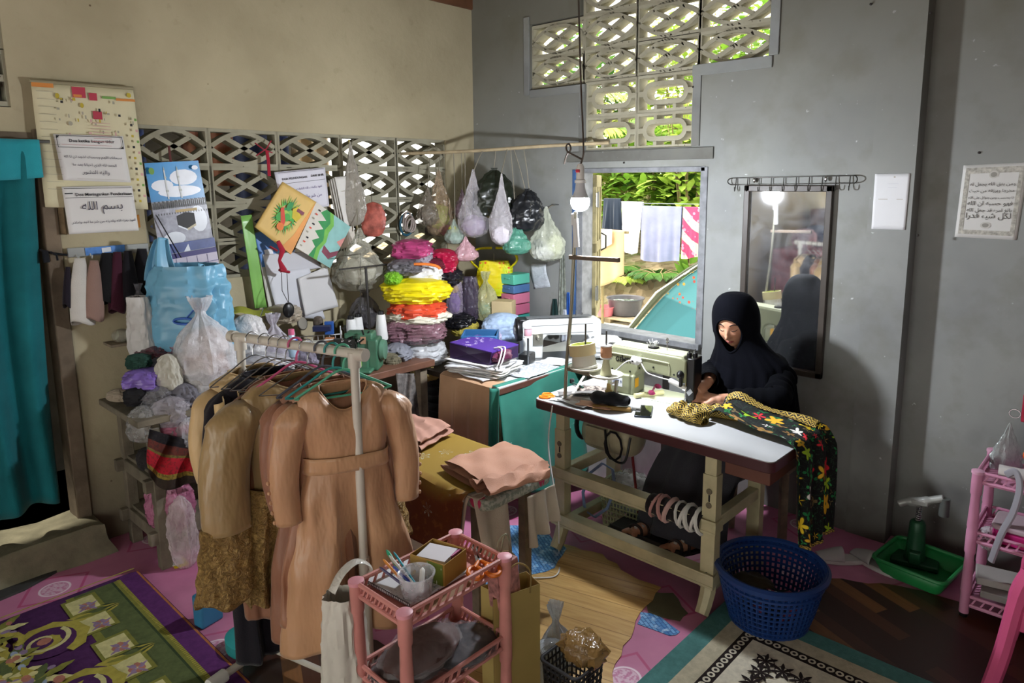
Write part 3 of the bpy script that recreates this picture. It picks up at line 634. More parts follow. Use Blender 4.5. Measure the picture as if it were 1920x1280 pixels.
# motor
b = B(); RX = Matrix.Rotation(PI / 2, 3, 'Y'); MC = V3((1.80, -.90, .575))
b.lathe([(.03, -.01), (.078, 0), (.094, .02), (.097, .06), (.092, .065), (.097, .07), (.097, .17), (.09, .175), (.095, .18), (.088, .26), (.07, .285), (.03, .30)], 28, MC, R=RX); b.box(MC + V3((.14, 0, .10)), (.16, .12, .05)); b.box(MC + V3((.1, -.088, .0)), (.12, .03, .09))
obj('motor', b, mat('#a79f83', .5, .1, .2, 10), T, world=True, bevel=.004)
b = B(); b.tube([MC + V3((.21 + .05 * math.cos(a / 10 * 2 * PI), -.10, -.02 + .07 * math.sin(a / 10 * 2 * PI))) for a in range(10)], .006, 6, closed=True); b.tube(catmull([MC + V3((.16, -.1, .05)), MC + V3((.2, -.12, -.06)), MC + V3((.28, -.11, -.08)), MC + V3((.3, -.09, .04))], 6), .006, 6); obj('motor_cable', b, BLACKP, T, world=True)
b = B(); b.tube([MC + V3((-.035, .0 + .075 * math.cos(a / 16 * 2 * PI), .02 + .085 * math.sin(a / 16 * 2 * PI))) for a in range(16)], .012, 8, closed=True); obj('pulley_belt', b, BLACKP, T, world=True)
b = B(); b.box((2.18, -.86, .12), (.42, .26, .018)); b.box((2.18, -.98, .135), (.40, .01, .02)); obj('treadle', b, mat('#2a2726', .6), T, world=True, bevel=.004)
b = B(); b.tube([(2.03, -.80, .13), (2.01, -.85, .52)], .007, 8); obj('treadle_rod', b, mat('#7a2326', .5), T, world=True)
b = B()
for k, (c, x) in enumerate((('#1d1718', 0),) * 1): pass
xs0, xs1 = 2.30, 2.565
b.grid(30, 16, lambda u, v: V3((xs0 + (xs1 - xs0) * u, -1.115 + .048 * math.cos(2 * PI * v) * (1 + .06 * math.sin(u * 40)), .40 + .045 * math.sin(2 * PI * v) * (1 + .06 * math.sin(u * 37)))), cv=True)
RWR = obj('rail_wrap', b, cloth('#1b1517'), T, world=True, label='dark cloth wrapped round the rail')
b = B()
for k, (x, c) in enumerate([(2.33, '#b98a84'), (2.37, '#b98a84'), (2.40, '#c9a59d'), (2.455, '#cfcdc6'), (2.475, '#cfcdc6'), (2.50, '#cfcdc6'), (2.53, '#d6d4ce'), (2.55, '#d6d4ce')]):
    b.use(cloth(c)); sl = (-1) ** k * .012
    b.tube([(x + sl * math.sin(a / 12 * 2 * PI), -1.115 + .053 * math.cos(a / 12 * 2 * PI), .40 + .05 * math.sin(a / 12 * 2 * PI)) for a in range(12)], .007 + .002 * (k % 3), 6, closed=True)
obj('tied_strips', b, None, RWR, world=True)
# machine ------------------------------------------------------------
OLIVE = mat('#8f9274', .35, .1, .06, 6); OLIVEL = mat('#a9ab8f', .35, .1, .05)
MR = math.radians(7); MP = V3((2.025, -.745, TZ + .002))
T = thing('sewing_machine', 'olive green industrial sewing machine on the white topped table', 'sewing machine', MP, MR)
b = B(); b.prism([(-.215, 0), (-.215, .20), (-.205, .225), (-.185, .235), (.24, .222), (.262, .205), (.265, .10), (.235, .098), (.20, .118), (.0, .128), (-.03, .115), (-.045, .09), (-.045, 0)], .12, Matrix.Translation((0, .06, 0)) @ Matrix.Rotation(PI / 2, 4, 'X')); obj('machine_body', b, OLIVE, T, bevel=.010, seg=3)
b = B(); b.prism([(-.205, .225), (-.185, .238), (.243, .225), (.255, .205), (-.2, .215)], .105, Matrix.Translation((0, .0525, .004)) @ Matrix.Rotation(PI / 2, 4, 'X')); obj('top_cover', b, OLIVEL, T, bevel=.005)
b = B(); b.box((-.13, -.065, .05), (.165, .03, .10)); b.box((-.06, -.02, .05), (.04, .12, .10)); obj('column_base', b, OLIVE, T, bevel=.008)
b = B(); b.tube(catmull([(-.2, -.061, .196), (.12, -.061, .188), (.165, -.061, .175), (.168, -.061, .125)], 5), .004, 6); b.box((-.005, -.0605, .16), (.003, .003, .10)); b.box((-.12, -.0605, .198), (.15, .003, .003)); b.box((-.12, -.0605, .10), (.15, .003, .003)); obj('casting_rib', b, OLIVEL, T)
b = B()
for x, z in ((-.195, .185), (-.125, .188), (-.05, .182), (-.015, .14), (-.075, .115), (-.19, .115), (.07, .155), (.195, .135)): b.lathe([(.005, 0), (.005, .003), (0, .004)], 10, (x, -.06, z), R=Matrix.Rotation(PI / 2, 3, 'X'))
obj('screws', b, BLACKP, T)
b = B(); b.box((.285, 0, .12), (.045, .10, .20)); b.box((.278, -.004, .055), (.03, .08, .11)); FPL = obj('face_plate', b, BLACKP, T, bevel=.006)
b = B(); b.box((.285, -.0515, .06), (.022, .003, .032), Matrix.Rotation(PI / 4, 3, 'Y')); obj('badge', b, CHROME, FPL)
b = B(); b.tube([(.258, -.045, .11), (.258, -.045, .02)], .005, 10); b.tube([(.258, -.045, .03), (.258, -.045, .002)], .0015, 6); b.box((.258, -.045, .018), (.014, .012, .012)); obj('needle_bar', b, CHROME, T)
b = B(); b.box((.258, -.045, .004), (.022, .04, .004)); b.box((.258, -.03, .02), (.006, .006, .03)); obj('presser_foot', b, CHROME, T, bevel=.001)
b = B(); b.lathe([(.02, 0), (.022, .008), (.018, .018), (.008, .03)], 18, (.235, -.06, .14), R=Matrix.Rotation(PI / 2, 3, 'X')); b.box((.243, -.075, .112), (.014, .02, .05)); obj('tension_dial', b, BLACKP, T, bevel=.002)
for x, y in ((.262, -.02), (.278, .02), (.29, -.005)): b = B(); b.lathe([(.013, 0), (.013, .025), (.01, .028), (.004, .03), (.003, .038)], 14, (x, y, .215)); obj('thread_post', b, BLACKP, T)
b = B(); b.tube([(.12, 0, .225), (.12, 0, .29)], .003, 8); b.tube([(.12 + .006 * math.cos(a), 0, .285 + .008 * math.sin(a)) for a in [k / 10 * 2 * PI for k in range(10)]], .0018, 6, closed=True); b.box((.12, 0, .272), (.012, .008, .006)); obj('thread_guide', b, CHROME, T)
b = B(); b.lathe([(.016, .228), (.016, .233), (.008, .236)], 14, (-.08, .0, .003)); obj('oil_window', b, STEEL, T)
b = B(); RY = Matrix.Rotation(-PI / 2, 3, 'Y'); b.lathe([(.03, 0), (.062, .0), (.068, .008), (.068, .026), (.055, .034), (.03, .03)], 28, (-.218, 0, .165), R=RY); HW = obj('hand_wheel', b, BLACKP, T)
b = B(); b.lathe([(.048, .034), (.048, .037), (0, .037)], 24, (-.218, 0, .165), R=RY); obj('wheel_cap', b, WHITEP, HW)
b = B(); b.box((.04, 0, 0), (.52, .19, .006)); obj('bed_plate', b, mat('#b5b8a4', .3, .3, .06), T, bevel=.002)
b = B(); b.box((-.145, -.0805, .058), (.066, .001, .045)); obj('sticker', b, mat('#dfe2e6', .5, 0, .02), T, label='white printed sticker')
b = B(); b.box((-.0395, -.045, .06), (.001, .04, .045)); obj('sticker', b, mat('#e0a51e', .5, 0, .05), T, label='yellow warning sticker')
T.scale = (.86, .95, 1); MT = Matrix.Translation(MP) @ Matrix.Rotation(MR, 4, 'Z') @ Matrix.Diagonal((.86, .95, 1, 1))
text(T, 'GEMSY', MT @ frame((-.118, -.0615, .158), (1, 0, 0), (0, 0, 1)), .030, BLACKP, fit=.105, bold=.0008)
text(T, '高速 平缝\nGEM 8700', MT @ frame((-.153, -.0815, .062), (1, 0, 0), (0, 0, 1)), .011, mat('#3b4d7a', .6, 0, 0), fit=.04)
text(T, '9', MT @ frame((-.121, -.0815, .052), (1, 0, 0), (0, 0, 1)), .022, mat('#3b4d7a', .6, 0, 0))
b = B(); b.lathe([(.022, 0), (.026, .006), (.024, .014), (0, .016)], 20, (.02, .0, .232)); T.scale = (.86, .95, 1)
T2 = thing('pin_cushion', 'small black pin cushion full of white headed pins on top of the olive machine', 'pin cushion', MP + V3((.03, .005, .232)), MR)
b = B(); b.lathe([(.024, 0), (.028, .005), (.026, .012), (0, .015)], 20); obj('pad', b, BLACKP, T2)
pr = random.Random(4); b = B()
for k in range(26):
    a, r, h = pr.uniform(0, 2 * PI), pr.uniform(.005, .034), pr.uniform(.012, .034); p = V3((math.cos(a) * r, math.sin(a) * r, .012 + h)); b.tube([V3((p.x * .5, p.y * .5, .01)), p], .0006, 4); b.ball(p, .0024, 8, 6)
obj('pins', b, WHITEP, T2, kind='stuff')
T = thing('gooseneck_lamp', 'small white flexible neck lamp shining at the needle', 'lamp', at(1190, 672, y=-.82))
L0, L1, L2 = at(1193, 676, y=-.835), at(1160, 690, y=-.86), at(1254, 712, y=-.80)
b = B(); d = (at(1203, 679, y=-.84) - at(1186, 674, y=-.84)).normalized(); b.tube([L0 - d * .022, L0 - d * .02, L0 + d * .012, L0 + d * .02, L0 + d * .03], [.015, .021, .02, .012, .006], 16); b.tube([L0 + V3((0, .05, 0)), L0], .012, 10); SWB = obj('switch_box', b, WHITEP, T, world=True)
b = B(); b.box(L0 - d * .008 + V3((0, -.021, 0)), (.01, .003, .008)); obj('switch', b, BLACKP, SWB, world=True)
b = B(); b.tube(catmull([L0, at(1176, 677, y=-.86), L1, at(1152, 698, y=-.86), at(1146, 715, y=-.85)], 6), .003, 6); obj('cable', b, WHITEP, T, world=True)
b = B(); b.tube(catmull([L0 + d * .025, at(1212, 697, y=-.84), at(1226, 704, y=-.83), L2], 6), .0032, 6); obj('neck', b, WHITEP, T, world=True)
L3 = at(1284, 727, y=-.77); b = B(); hd = (L3 - L2).normalized(); b.tube([L2, L2 + hd * .006, L2 + hd * .075, L2 + hd * .09], [.008, .0125, .0125, .008], 14); LHD = obj('lamp_head', b, WHITEP, T, world=True)
b = B(); c0 = L2 + hd * .045 + V3((.004, .004, -.0128)); b.beam(c0 - hd * .03, c0 + hd * .03, .014, .002); obj('led_strip', b, emis('#f6fbff', 420), LHD, world=True)
# thread stand with cones ---------------------------------------------
GREYM = mat('#8f8b7a', .4, .4, .1)
T = thing('thread_stand', 'tall metal thread stand clamped at the left end of the sewing table', 'thread stand', (1.79, -1.095, TZ))
b = B(); b.tube(catmull([(1.79, -1.095, TZ), (1.80, -1.095, .95), (1.83, -1.095, 1.25), (1.85, -1.095, 1.66)], 4), .0085, 8); obj('pole', b, GREYM, T, world=True)
b = B(); b.tube([(1.848, -1.095, 1.63), (1.856, -1.095, 1.50)], .014, 10); b.lathe([(.012, 0), (.012, .05), (.006, .055)], 10, (1.84, -1.095, 1.60)); obj('pole_clip', b, WHITEP, T, world=True)
b = B(); b.beam((1.82, -1.1, 1.452), (2.10, -1.1, 1.458), .018, .02); obj('guide_arm', b, mat('#6a5c4e', .6, 0, .2), T, world=True, bevel=.003)
b = B(); b.beam((1.79, -1.085, .915), (2.0, -1.045, .895), .03, .016); obj('tray_arm', b, mat('#6f6a5a', .5, .2), T, world=True, bevel=.003)
b = B(); b.beam((2.035, -1.03, TZ + .0), (2.045, -1.03, .89), .012, .012); obj('tray_strut', b, GREYM, T, world=True)
for nm, c in (('a', (1.885, -1.06, .925)), ('b', (1.995, -1.045, .905))):
    b = B(); b.lathe([(0, 0), (.072, .002), (.08, .012), (.077, .013), (.07, .006), (0, .004)], 32, c, cap=False); obj('spool_plate', b, mat('#d4d2c4', .4, 0, .05), T, world=True)
    b = B(); b.tube([V3(c), V3(c) + V3((.0, 0, .215))], .004, 8); obj('spindle', b, mat('#4f4d48', .4, .5), T, world=True)
T2 = thing('plastic_cup', 'white tapered plastic cup upside down on the left plate of the thread stand', 'cup', (1.883, -1.062, .931)); tl = Matrix.Rotation(-.16, 3, 'Y')
b = B(); b.lathe([(.062, 0), (.062, .008), (.058, .01), (.052, .075), (.046, .08)], 28, R=tl); obj('cup_wall', b, mat('#d8d6cb', .4), T2)
T3 = thing('tape_roll', 'roll of masking tape resting on the upturned cup', 'tape roll', (1.872, -1.062, .99)); b = B(); b.lathe([(.063, 0), (.063, .052), (.052, .052), (.052, 0), (.063, 0)], 32, R=tl, cap=False); obj('tape', b, mat('#cfc194', .6, 0, .06), T3)
b = B(); b.lathe([(.0525, -.0005), (.0525, .0525), (.0505, .0525), (.0505, -.0005), (.0525, -.0005)], 32, R=tl, cap=False); obj('core', b, mat('#9aa04a', .6, 0, .15), T3)
T2 = thing('thread_spool', 'peach thread spool on a cone on the right plate of the thread stand', 'thread spool', (1.995, -1.045, .912))
b = B(); b.lathe([(.028, 0), (.012, .075)], 20); obj('cone', b, mat('#b9b795', .5), T2)
b = B(); b.lathe([(.027, .078), (.027, .083), (.024, .084), (.024, .135), (.027, .136), (.027, .141), (.006, .141), (.006, .078)], 24, cap=False); obj('spool', b, WHITEP, T2)
b = B(); b.lathe([(.0245, .0845), (.0262, .09), (.0262, .129), (.0245, .1345)], 24); obj('thread', b, mat('#cf9a74', .7, 0, .08, 6, .5, 400), T2)
# small things on the table -------------------------------------------
SC_OR = mat('#f0801c', .4, 0, .05)
def scissors(name, label, loc, rz, k=1., m=SC_OR, tilt=0., sp=.16):
    T = thing(name, label, 'scissors', loc, rz)
    for s in (-1, 1):
        b = B(); b.tube([(.055 * k + .018 * k * math.cos(a) * 1.35 - .07 * k, s * .021 * k + .016 * k * math.sin(a), .006) for a in [i / 16 * 2 * PI for i in range(16)]], .0055 * k, 8, closed=True); b.tube([(.005 * k, s * .018 * k, .006), (.035 * k, s * .002, .006)], [.006 * k, .004 * k], 8); obj('handle', b, m, T)
        b = B(); b.add([(.03 * k, -s * .004 - .006 * k, .006), (.03 * k, -s * .004 + .006 * k, .006), (.12 * k, -s * sp * .03, .006), (.03 * k, -s * .004 - .006 * k, .008), (.03 * k, -s * .004 + .006 * k, .008), (.12 * k, -s * sp * .03, .008)], [(0, 2, 1), (3, 4, 5), (0, 1, 4, 3), (1, 2, 5, 4), (2, 0, 3, 5)]); obj('blade', b, CHROME, T, smooth=False)
    b = B(); b.lathe([(.005 * k, .004), (.005 * k, .011), (0, .012)], 10, (.035 * k, 0, 0)); obj('pivot', b, STEEL, T)
    return T
scissors('scissors', 'orange handled scissors at the left end of the sewing table', (1.70, -1.11, TZ + .001), .35, 1.0)
def ragsheet(x, y, z, w, d, rz, m, seed, amp=.006, th=.0012, name='fabric_scrap', label=None, cat='fabric scrap', group=None, nu=16):
    r = random.Random(seed); ox = r.uniform(0, 50); R = Matrix.Rotation(rz, 3, 'Z'); b = B()
    def f(u, v):
        p = R @ V3(((u - .5) * w * (1 + .05 * math.sin(v * 9 + ox)), (v - .5) * d * (1 + .05 * math.sin(u * 8 + ox)), 0)); k = noise.noise(V3((u * 2.3 + ox, v * 2.3, ox))) + .5 * noise.noise(V3((u * 6 + ox, v * 6, 1)))
        return V3((x, y, z)) + p + V3((0, 0, amp * (k + .75)))
    b.grid(nu, nu, f, uvs=(w, d)); return obj(name, b, m, label=label, cat=cat, group=group, solid=th, off=1)
t = NT('grey_lace', .8, 0, .2); t.col(t.mix(t.step(t.noise(t.co(), 60, 2), .45, .55), lin('#4b4340'), lin('#9a8f86'))); GLACE = t.m
ragsheet(1.83, -.89, TZ + .001, .22, .15, .5, GLACE, 1, .012, label='dark lace scrap lying behind the thread stand')
for i, (x, y, w, d, rz, c, lb) in enumerate([(1.80, -1.09, .16, .09, .3, '#cfd0cf', 'white paper slip under the grey strips by the thread stand'), (1.88, -1.07, .20, .07, .1, '#8a7d78', 'grey brown fabric strip beside the thread stand foot'), (1.86, -1.12, .18, .05, -.1, '#b8b9b9', 'pale grey strip at the table edge'), (1.97, -1.09, .17, .08, .25, '#c79a80', 'peach paper scrap under the black bundle'), (1.80, -1.00, .2, .05, .8, '#6d6a68', 'thin dark strip left of the black bundle')]):
    ragsheet(x, y, TZ + .001 + .0035 * i, w, d, rz, cloth(c), 10 + i, .005, label=lb)
def roll(name, label, cat, loc, L, r, rz, m, seed=0, flat=.7, nz=.12, taper=.3, group=None):
    b = B(); b.ball((0, 0, r * flat), (L / 2, r, r * flat), 40, 20, nz, 3, seed); o = obj(name, b, m, label=label, cat=cat, group=group); o.location = loc; o.rotation_euler = (0, 0, rz)
    return o
BLK = cloth('#16171c', .2, .1)
b = B(); Rz = Matrix.Rotation(.28, 3, 'Z')
b.grid(48, 20, lambda u, v: V3((2.02, -1.045, TZ + .022)) + Rz @ V3(((u - .5) * .19, (.04 + .01 * math.sin(u * 9)) * math.cos(2 * PI * v) * (1 - .6 * abs(2 * u - 1) ** 4), .022 + (.03 + .006 * math.sin(u * 14)) * math.sin(2 * PI * v) * (1 - .6 * abs(2 * u - 1) ** 4))), cv=True); obj('cloth_bundle', b, BLK, label='black cloth rolled up in front of the machine column', cat='cloth')
b = B(); b.tube([(1.97, -1.11, TZ + .012), (2.10, -1.05, TZ + .012), (2.13, -1.035, TZ + .013)], .011, 10); obj('brown_tube', b, mat('#8a6a34', .7, 0, .15), label='brown paper tube under the black bundle', cat='tube')
b = B(); b.tube([(2.115, -1.0, TZ + .013), (2.15, -.985, TZ + .013)], .013, 12); obj('white_spool', b, WHITEP, label='white plastic spool at the end of the black bundle', cat='spool')
T = thing('phone', 'black mobile phone lying face up on the white table top', 'phone', at(1207, 773, z=TZ), math.radians(-22) + .9)
b = B(); b.box((0, 0, .005), (.076, .158, .009)); obj('phone_body', b, mat('#1c2430', .3, .3), T, bevel=.006, seg=3); b = B(); b.box((0, 0, .0098), (.070, .152, .0006)); obj('screen', b, mat('#07090a', .05, 0, 0, spec=.8), T)
b = B(); b.tube([at(1190, 742, z=TZ + .014), at(1243, 735, z=TZ + .014)], .013, 12); b.use(mat('#d2cd9a', .5)); o = obj('yellow_tube', b, mat('#d8d29b', .5), label='pale yellow tube lying right of the machine column', cat='tube')
b = B(); 
for s in (-1, 1): b.ball(at(1228 + s * 6, 730 - s * 6, z=TZ + .035), (.02, .008, .012), 12, 8, .3)
b.tube([at(1222, 736, z=TZ + .03), at(1229, 722, z=TZ + .03)], .005, 6); obj('ribbon_bow', b, cloth('#8d2a52'), label='wine red ribbon bow by the pale yellow tube', cat='ribbon')
T = thing('bobbin_winder', 'brass coloured bobbin winder post among the scraps', 'bobbin winder', (1.98, -1.0, TZ)); b = B(); b.lathe([(.02, 0), (.02, .006), (.009, .012), (.009, .05), (.018, .056), (.02, .066), (.012, .072), (.01, .10)], 16); obj('post', b, mat('#b39a5c', .4, .3), T); b = B(); b.tube([(0, 0, .095), (.045, .01, .115)], .004, 6); obj('arm', b, WHITEP, T)
b = B(); b.tube([at(1067, 748, z=TZ + .008), at(1095, 705, z=TZ + .05)], .007, 6, flat=.3); obj('ruler', b, mat('#b5aa9c', .5), label='narrow grey strip ruler leaning among the scraps', cat='ruler')
T = thing('thread_snips', 'small dark green clamp tool lying behind the thread stand pole', 'clamp', at(1082, 726, z=TZ)); b = B(); b.tube([(-.05, .02, .012), (.0, .0, .014), (.05, -.012, .01)], .006, 8); obj('grip', b, mat('#2b4a40', .4), T); b = B(); b.lathe([(.012, 0), (.012, .02), (0, .022)], 12, (-.05, .02, .01)); obj('knob', b, BLACKP, T)
# floral cloth ----------------------------------------------------------
def flowers(t, uv, sc, lobes=5, R=.30, amp=.13, rnd=.7):
    v = t.vor(uv, sc, rnd); d = t.n('VectorMath', {0: uv, 1: v.outputs[2]}, operation='SUBTRACT').outputs[0]; x, y, z = t.xyz(d)
    a = t.ma('ARCTAN2', y, x); r = t.ma('MULTIPLY', v.outputs[0], 1.); hue = t.xyz(v.outputs[1])
    pet = t.ma('ADD', R, t.ma('MULTIPLY', amp, t.ma('COSINE', t.ma('ADD', t.ma('MULTIPLY', a, lobes), t.ma('MULTIPLY', hue[0], 6.28)))))
    edge = t.ma('SUBTRACT', r, pet); return t.step(edge, .02, -.02), hue[1], t.step(r, .10, .07), t.step(t.ma('ABSOLUTE', edge), .035, .02), hue[2]
t = NT('floral_black', .75, 0, .25); uv = t.n('UVMap').outputs[0]
f1, h1, c1, e1, k1 = flowers(t, uv, 12.5, 5, .38, .10, .5); f2, h2, c2, e2, k2 = flowers(t, t.map(uv, (1, 1, 1), (.37, .21, 0)), 22, 3, .26, .16, .9)
base = lin('#0d0e0f'); base = t.mix(t.ma('MULTIPLY', t.step(t.ma('ABSOLUTE', t.ma('SUBTRACT', t.noise(uv, 45, 2), .5)), .02, .008), .5), base, lin('#2a4a34'))
base = t.mix(f2, base, t.ramp(h2, [(0, '#1c6b3a'), (.5, '#2f8a4a'), (.75, '#6b5a3a')], 'CONSTANT')); fc = t.ramp(h1, [(0, '#d9a92a'), (.22, '#d12a36'), (.36, '#a0c62c'), (.52, '#e9e6df'), (.64, '#a07a45'), (.82, '#ebcb2c')], 'CONSTANT')
base = t.mix(f1, base, fc); base = t.mix(t.ma('MULTIPLY', e1, .8), base, lin('#15130f')); base = t.mix(c1, base, lin('#5a7a2a')); FLORAL = t.col(base)
t = NT('gold_weave', .6, .1, .3); uv = t.n('UVMap').outputs[0]; X, Y, Z = t.xyz(uv)
tri = t.ma('ABSOLUTE', t.ma('SUBTRACT', t.ma('FRACT', t.ma('MULTIPLY', X, 38)), .5)); w = t.ma('FRACT', t.ma('ADD', t.ma('MULTIPLY', Y, 55), t.ma('MULTIPLY', tri, 2.2)))
tri2 = t.ma('ABSOLUTE', t.ma('SUBTRACT', t.ma('FRACT', t.ma('MULTIPLY', Y, 45)), .5)); dia = t.ma('ADD', tri, tri2); k = t.ma('MAXIMUM', t.step(w, .42, .38), t.step(t.ma('ABSOLUTE', t.ma('SUBTRACT', dia, .42)), .05, .03))
GOLD = t.col(t.mix(k, lin('#1a1314'), lin('#bfa24a')))
T = thing('floral_cloth', 'black floral cloth with gold woven border falling over the right end of the table', 'cloth', (2.7, -.85, TZ))
P = catmull([(2.44, 0, .775), (2.50, 0, .81), (2.60, 0, .79), (2.72, 0, .782), (2.83, 0, .778), (2.873, 0, .765), (2.892, 0, .72), (2.90, 0, .62), (2.905, 0, .52), (2.91, 0, .42), (2.915, 0, .355)], 8)
SL = [0]
for i in range(1, len(P)): SL.append(SL[-1] + (P[i] - P[i - 1]).length)
def fl(u, v):
    k = u * (len(P) - 1); i = min(int(k), len(P) - 2); q = P[i].lerp(P[i + 1], k - i); s = SL[i] / SL[-1]; hang = max(0, min(1, (s - .45) / .12))
    y0 = -.90 - .10 * min(1, u * 2.0) + .0 * hang; y1 = -.72 + .04 * u; y0 += .05 * hang * max(0, s - .5); y1 += -.06 * hang * (s - .5)
    y = y0 + (y1 - y0) * v; wv = math.sin(v * 17 + u * 5) * .011 + math.sin(v * 31 + 2) * .006
    x = q.x + hang * (wv + .03 * v - .005); z = q.z + (1 - hang) * (abs(math.sin(v * 8 + u * 7)) * .014 + .012 * noise.noise(V3((u * 9, v * 5, 2))) + .035 * max(0, 1 - abs(v - .95) * 5) * (1 - u)) - hang * (.02 * math.sin(v * 5) + .04 * v) * max(0, s - .5) * 2
    return V3((x, y, z))
b = B(); b.grid(110, 60, fl, uvs=(SL[-1], .40)); obj('cloth_sheet', b, FLORAL, T, world=True, solid=.002)
b = B(); b.grid(40, 10, lambda u, v: fl(.03 + u * .42, .80 + .17 * v) + V3((0, 0, .006)), uvs=(.35, .06)); obj('border', b, GOLD, T, world=True, solid=.002, label='gold woven border band')
b = B(); b.grid(6, 60, lambda u, v: fl(.972 + .027 * u, v) + V3((.004, 0, 0)), uvs=(.02, .3)); obj('hem_band', b, GOLD, T, world=True, solid=.001)
def heap(cx, cy, L, r, rz, seed):
    b = B(); R = Matrix.Rotation(rz, 3, 'Z')
    def f(u, v):
        a = 2 * PI * v; e = (u - .5) * 2; rr = r * (1 - .35 * abs(e) ** 3) * (1 + .22 * noise.noise(V3((u * 5, math.cos(a) * 1.2, math.sin(a) * 1.2 + seed))) + .10 * math.sin(u * 26 + math.cos(a) * 3))
        if u > .93: rr *= .75
        return V3((cx, cy, TZ)) + R @ V3((e * L / 2, math.cos(a) * rr, max(.002, rr * .62 + math.sin(a) * rr * .62)))
    b.grid(60, 32, f, cv=True, uvs=(L, 2 * PI * r)); return b
obj('gathered_end', heap(2.372, -.945, .20, .052, -.25, 3), GOLD, T, world=True, solid=.002)
obj('gathered_fold', heap(2.45, -.83, .24, .040, .15, 9), GOLD, T, world=True, solid=.002)
# ================================================================== under the table
def basket_mesh(w, d, h, nx, nz, m, wall=.004, taper=.88, name='basket', T=None, rim=.006):
    """open plastic basket: rim, floor and a wall of crossing bars"""
    b = B(); c = lambda t: taper + (1 - taper) * t
    def ring(t, off=0.):
        k = c(t); return rrect(-w / 2 * k - off, w / 2 * k + off, -d / 2 * k - off, d / 2 * k + off, min(w, d) * .14 * k, 4)
    for j in range(nz + 1):
        t = j / nz; b.tube([(p[0], p[1], h * t) for p in ring(t)], wall, 5, closed=True)
    lo, hi = ring(0), ring(1)
    def along(P, s):
        n = len(P); L = [0]
        for i in range(n): L.append(L[-1] + (V3(P[(i + 1) % n]) - V3(P[i])).length)
        s *= L[-1]
        for i in range(n):
            if s <= L[i + 1] + 1e-9: return V3(P[i]).lerp(V3(P[(i + 1) % n]), (s - L[i]) / max(1e-6, L[i + 1] - L[i]))
    lo = [p + (0,) for p in lo]; hi = [p + (0,) for p in hi]
    for k in range(nx):
        p, q = along(lo, k / nx), along(hi, k / nx); b.tube([(p.x, p.y, 0), (q.x, q.y, h)], wall * .9, 5)
    obj('basket_wall', b, m, T)
    b = B(); b.tube([(p[0], p[1], h) for p in ring(1, .003)], rim, 8, closed=True); obj('rim', b, m, T)
    b = B(); b.prism([(p[0], p[1]) for p in lo], .004); obj('base', b, m, T)
T = thing('basket', 'pale green plastic basket under the sewing table beside her skirt', 'basket', (1.95, -.76, 0), .1); basket_mesh(.26, .20, .27, 44, 10, mat('#a8ad85', .5), T=T)
b = B(); b.ball((0, 0, .25), (.11, .08, .06), 24, 14, .3, 4, 2); o = obj('plastic_bag', b, film('#c9cdd0', .45), label='crumpled clear bag in the pale green basket', cat='bag'); o.location = (1.95, -.76, .20)
b = B(); b.tube([(1.86 + .10 * math.cos(a / 24 * 2 * PI * 3) + .004 * a / 24, -.92 + .03 * math.sin(a / 24 * 2 * PI * 3), .26 + .14 * math.sin(a / 24 * 2 * PI * 3 + .3)) for a in range(72)], .004, 5); obj('cable_coil', b, mat('#7d92b5', .4), label='coil of pale blue tubing hung inside the left legs', cat='cable')

# ================================================================== THE SEAMSTRESS
HC = V3((2.330, -.452, 1.108)); fw = V3((.10, -.90, -.40)).normalized(); upv = V3((-.05, -.32, 1)); HF = frame(HC, fw.cross(upv) * 1.0, upv)   # columns: her right-hand side of the picture, up, toward the face
HF = Matrix((HF.col[0], HF.col[1], HF.col[2], HF.col[3])).transposed()
if HF.col[2].to_3d().dot(fw) < 0:
    HF = frame(HC, -fw.cross(upv), upv)
SKIN = None
t = NT('skin', .5, 0, .4); t.col(t.mix(t.step(t.noise(t.co(), 18, 3), .3, .7), lin('#b98468'), lin('#c8967a'))); t.b.inputs['Subsurface Weight'].default_value = .08; t.b.inputs['Subsurface Radius'].default_value = (.01, .004, .002); SKIN = t.m
def headpt(a, e):
    """point of the head in its own frame: x aside, y up, z toward the face"""
    d = V3((math.cos(e) * math.sin(a), math.sin(e), math.cos(e) * math.cos(a)))
    y = d.y * (.112 if d.y < 0 else .108)
    jaw = 1 - .30 * max(0, -d.y) ** 1.6
    x = d.x * .071 * jaw; z = d.z * (.086 if d.z > 0 else .095) * (1 - .12 * max(0, -d.y) ** 2)
    if d.z > 0:
        g = lambda cx, cy, sx, sy: math.exp(-((x - cx) / sx) ** 2 - ((y - cy) / sy) ** 2)
        z += .004 * g(0, -.045, .03, .03)
        z += .024 * g(0, -.026, .0095, .011) + .014 * g(0, -.008, .0075, .018) + .006 * g(.011, -.028, .006, .007) + .006 * g(-.011, -.028, .006, .007)
        z -= .010 * (g(.029, .008, .015, .010) + g(-.029, .008, .015, .010)); z += .005 * (g(.029, .006, .011, .007) + g(-.029, .006, .011, .007))
        z += .004 * (g(.028, .026, .018, .007) + g(-.028, .026, .018, .007))
        z += .007 * g(0, -.052, .016, .006) + .007 * g(0, -.061, .014, .006) - .004 * g(0, -.0565, .02, .0025) - .004 * g(0, -.072, .02, .006) + .008 * g(0, -.090, .018, .013)
        z += .006 * (g(.040, -.022, .018, .018) + g(-.040, -.022, .018, .018))
    return V3((x * 1.06, y * 1.06, z * 1.06))
def hp(x, y, off=.001):
    """surface point of the face in front of (x, y)"""
    x /= 1.06; y /= 1.06; a = math.asin(max(-1, min(1, x / .066))); e = math.asin(max(-1, min(1, y / .11))); a /= max(.4, math.cos(e)); p = headpt(a, e); p.z += off; return HF @ p
WO = thing('person', 'woman in a black headscarf and gown bent over the sewing machine', 'person', (2.42, -.34, 0))
sk = B()
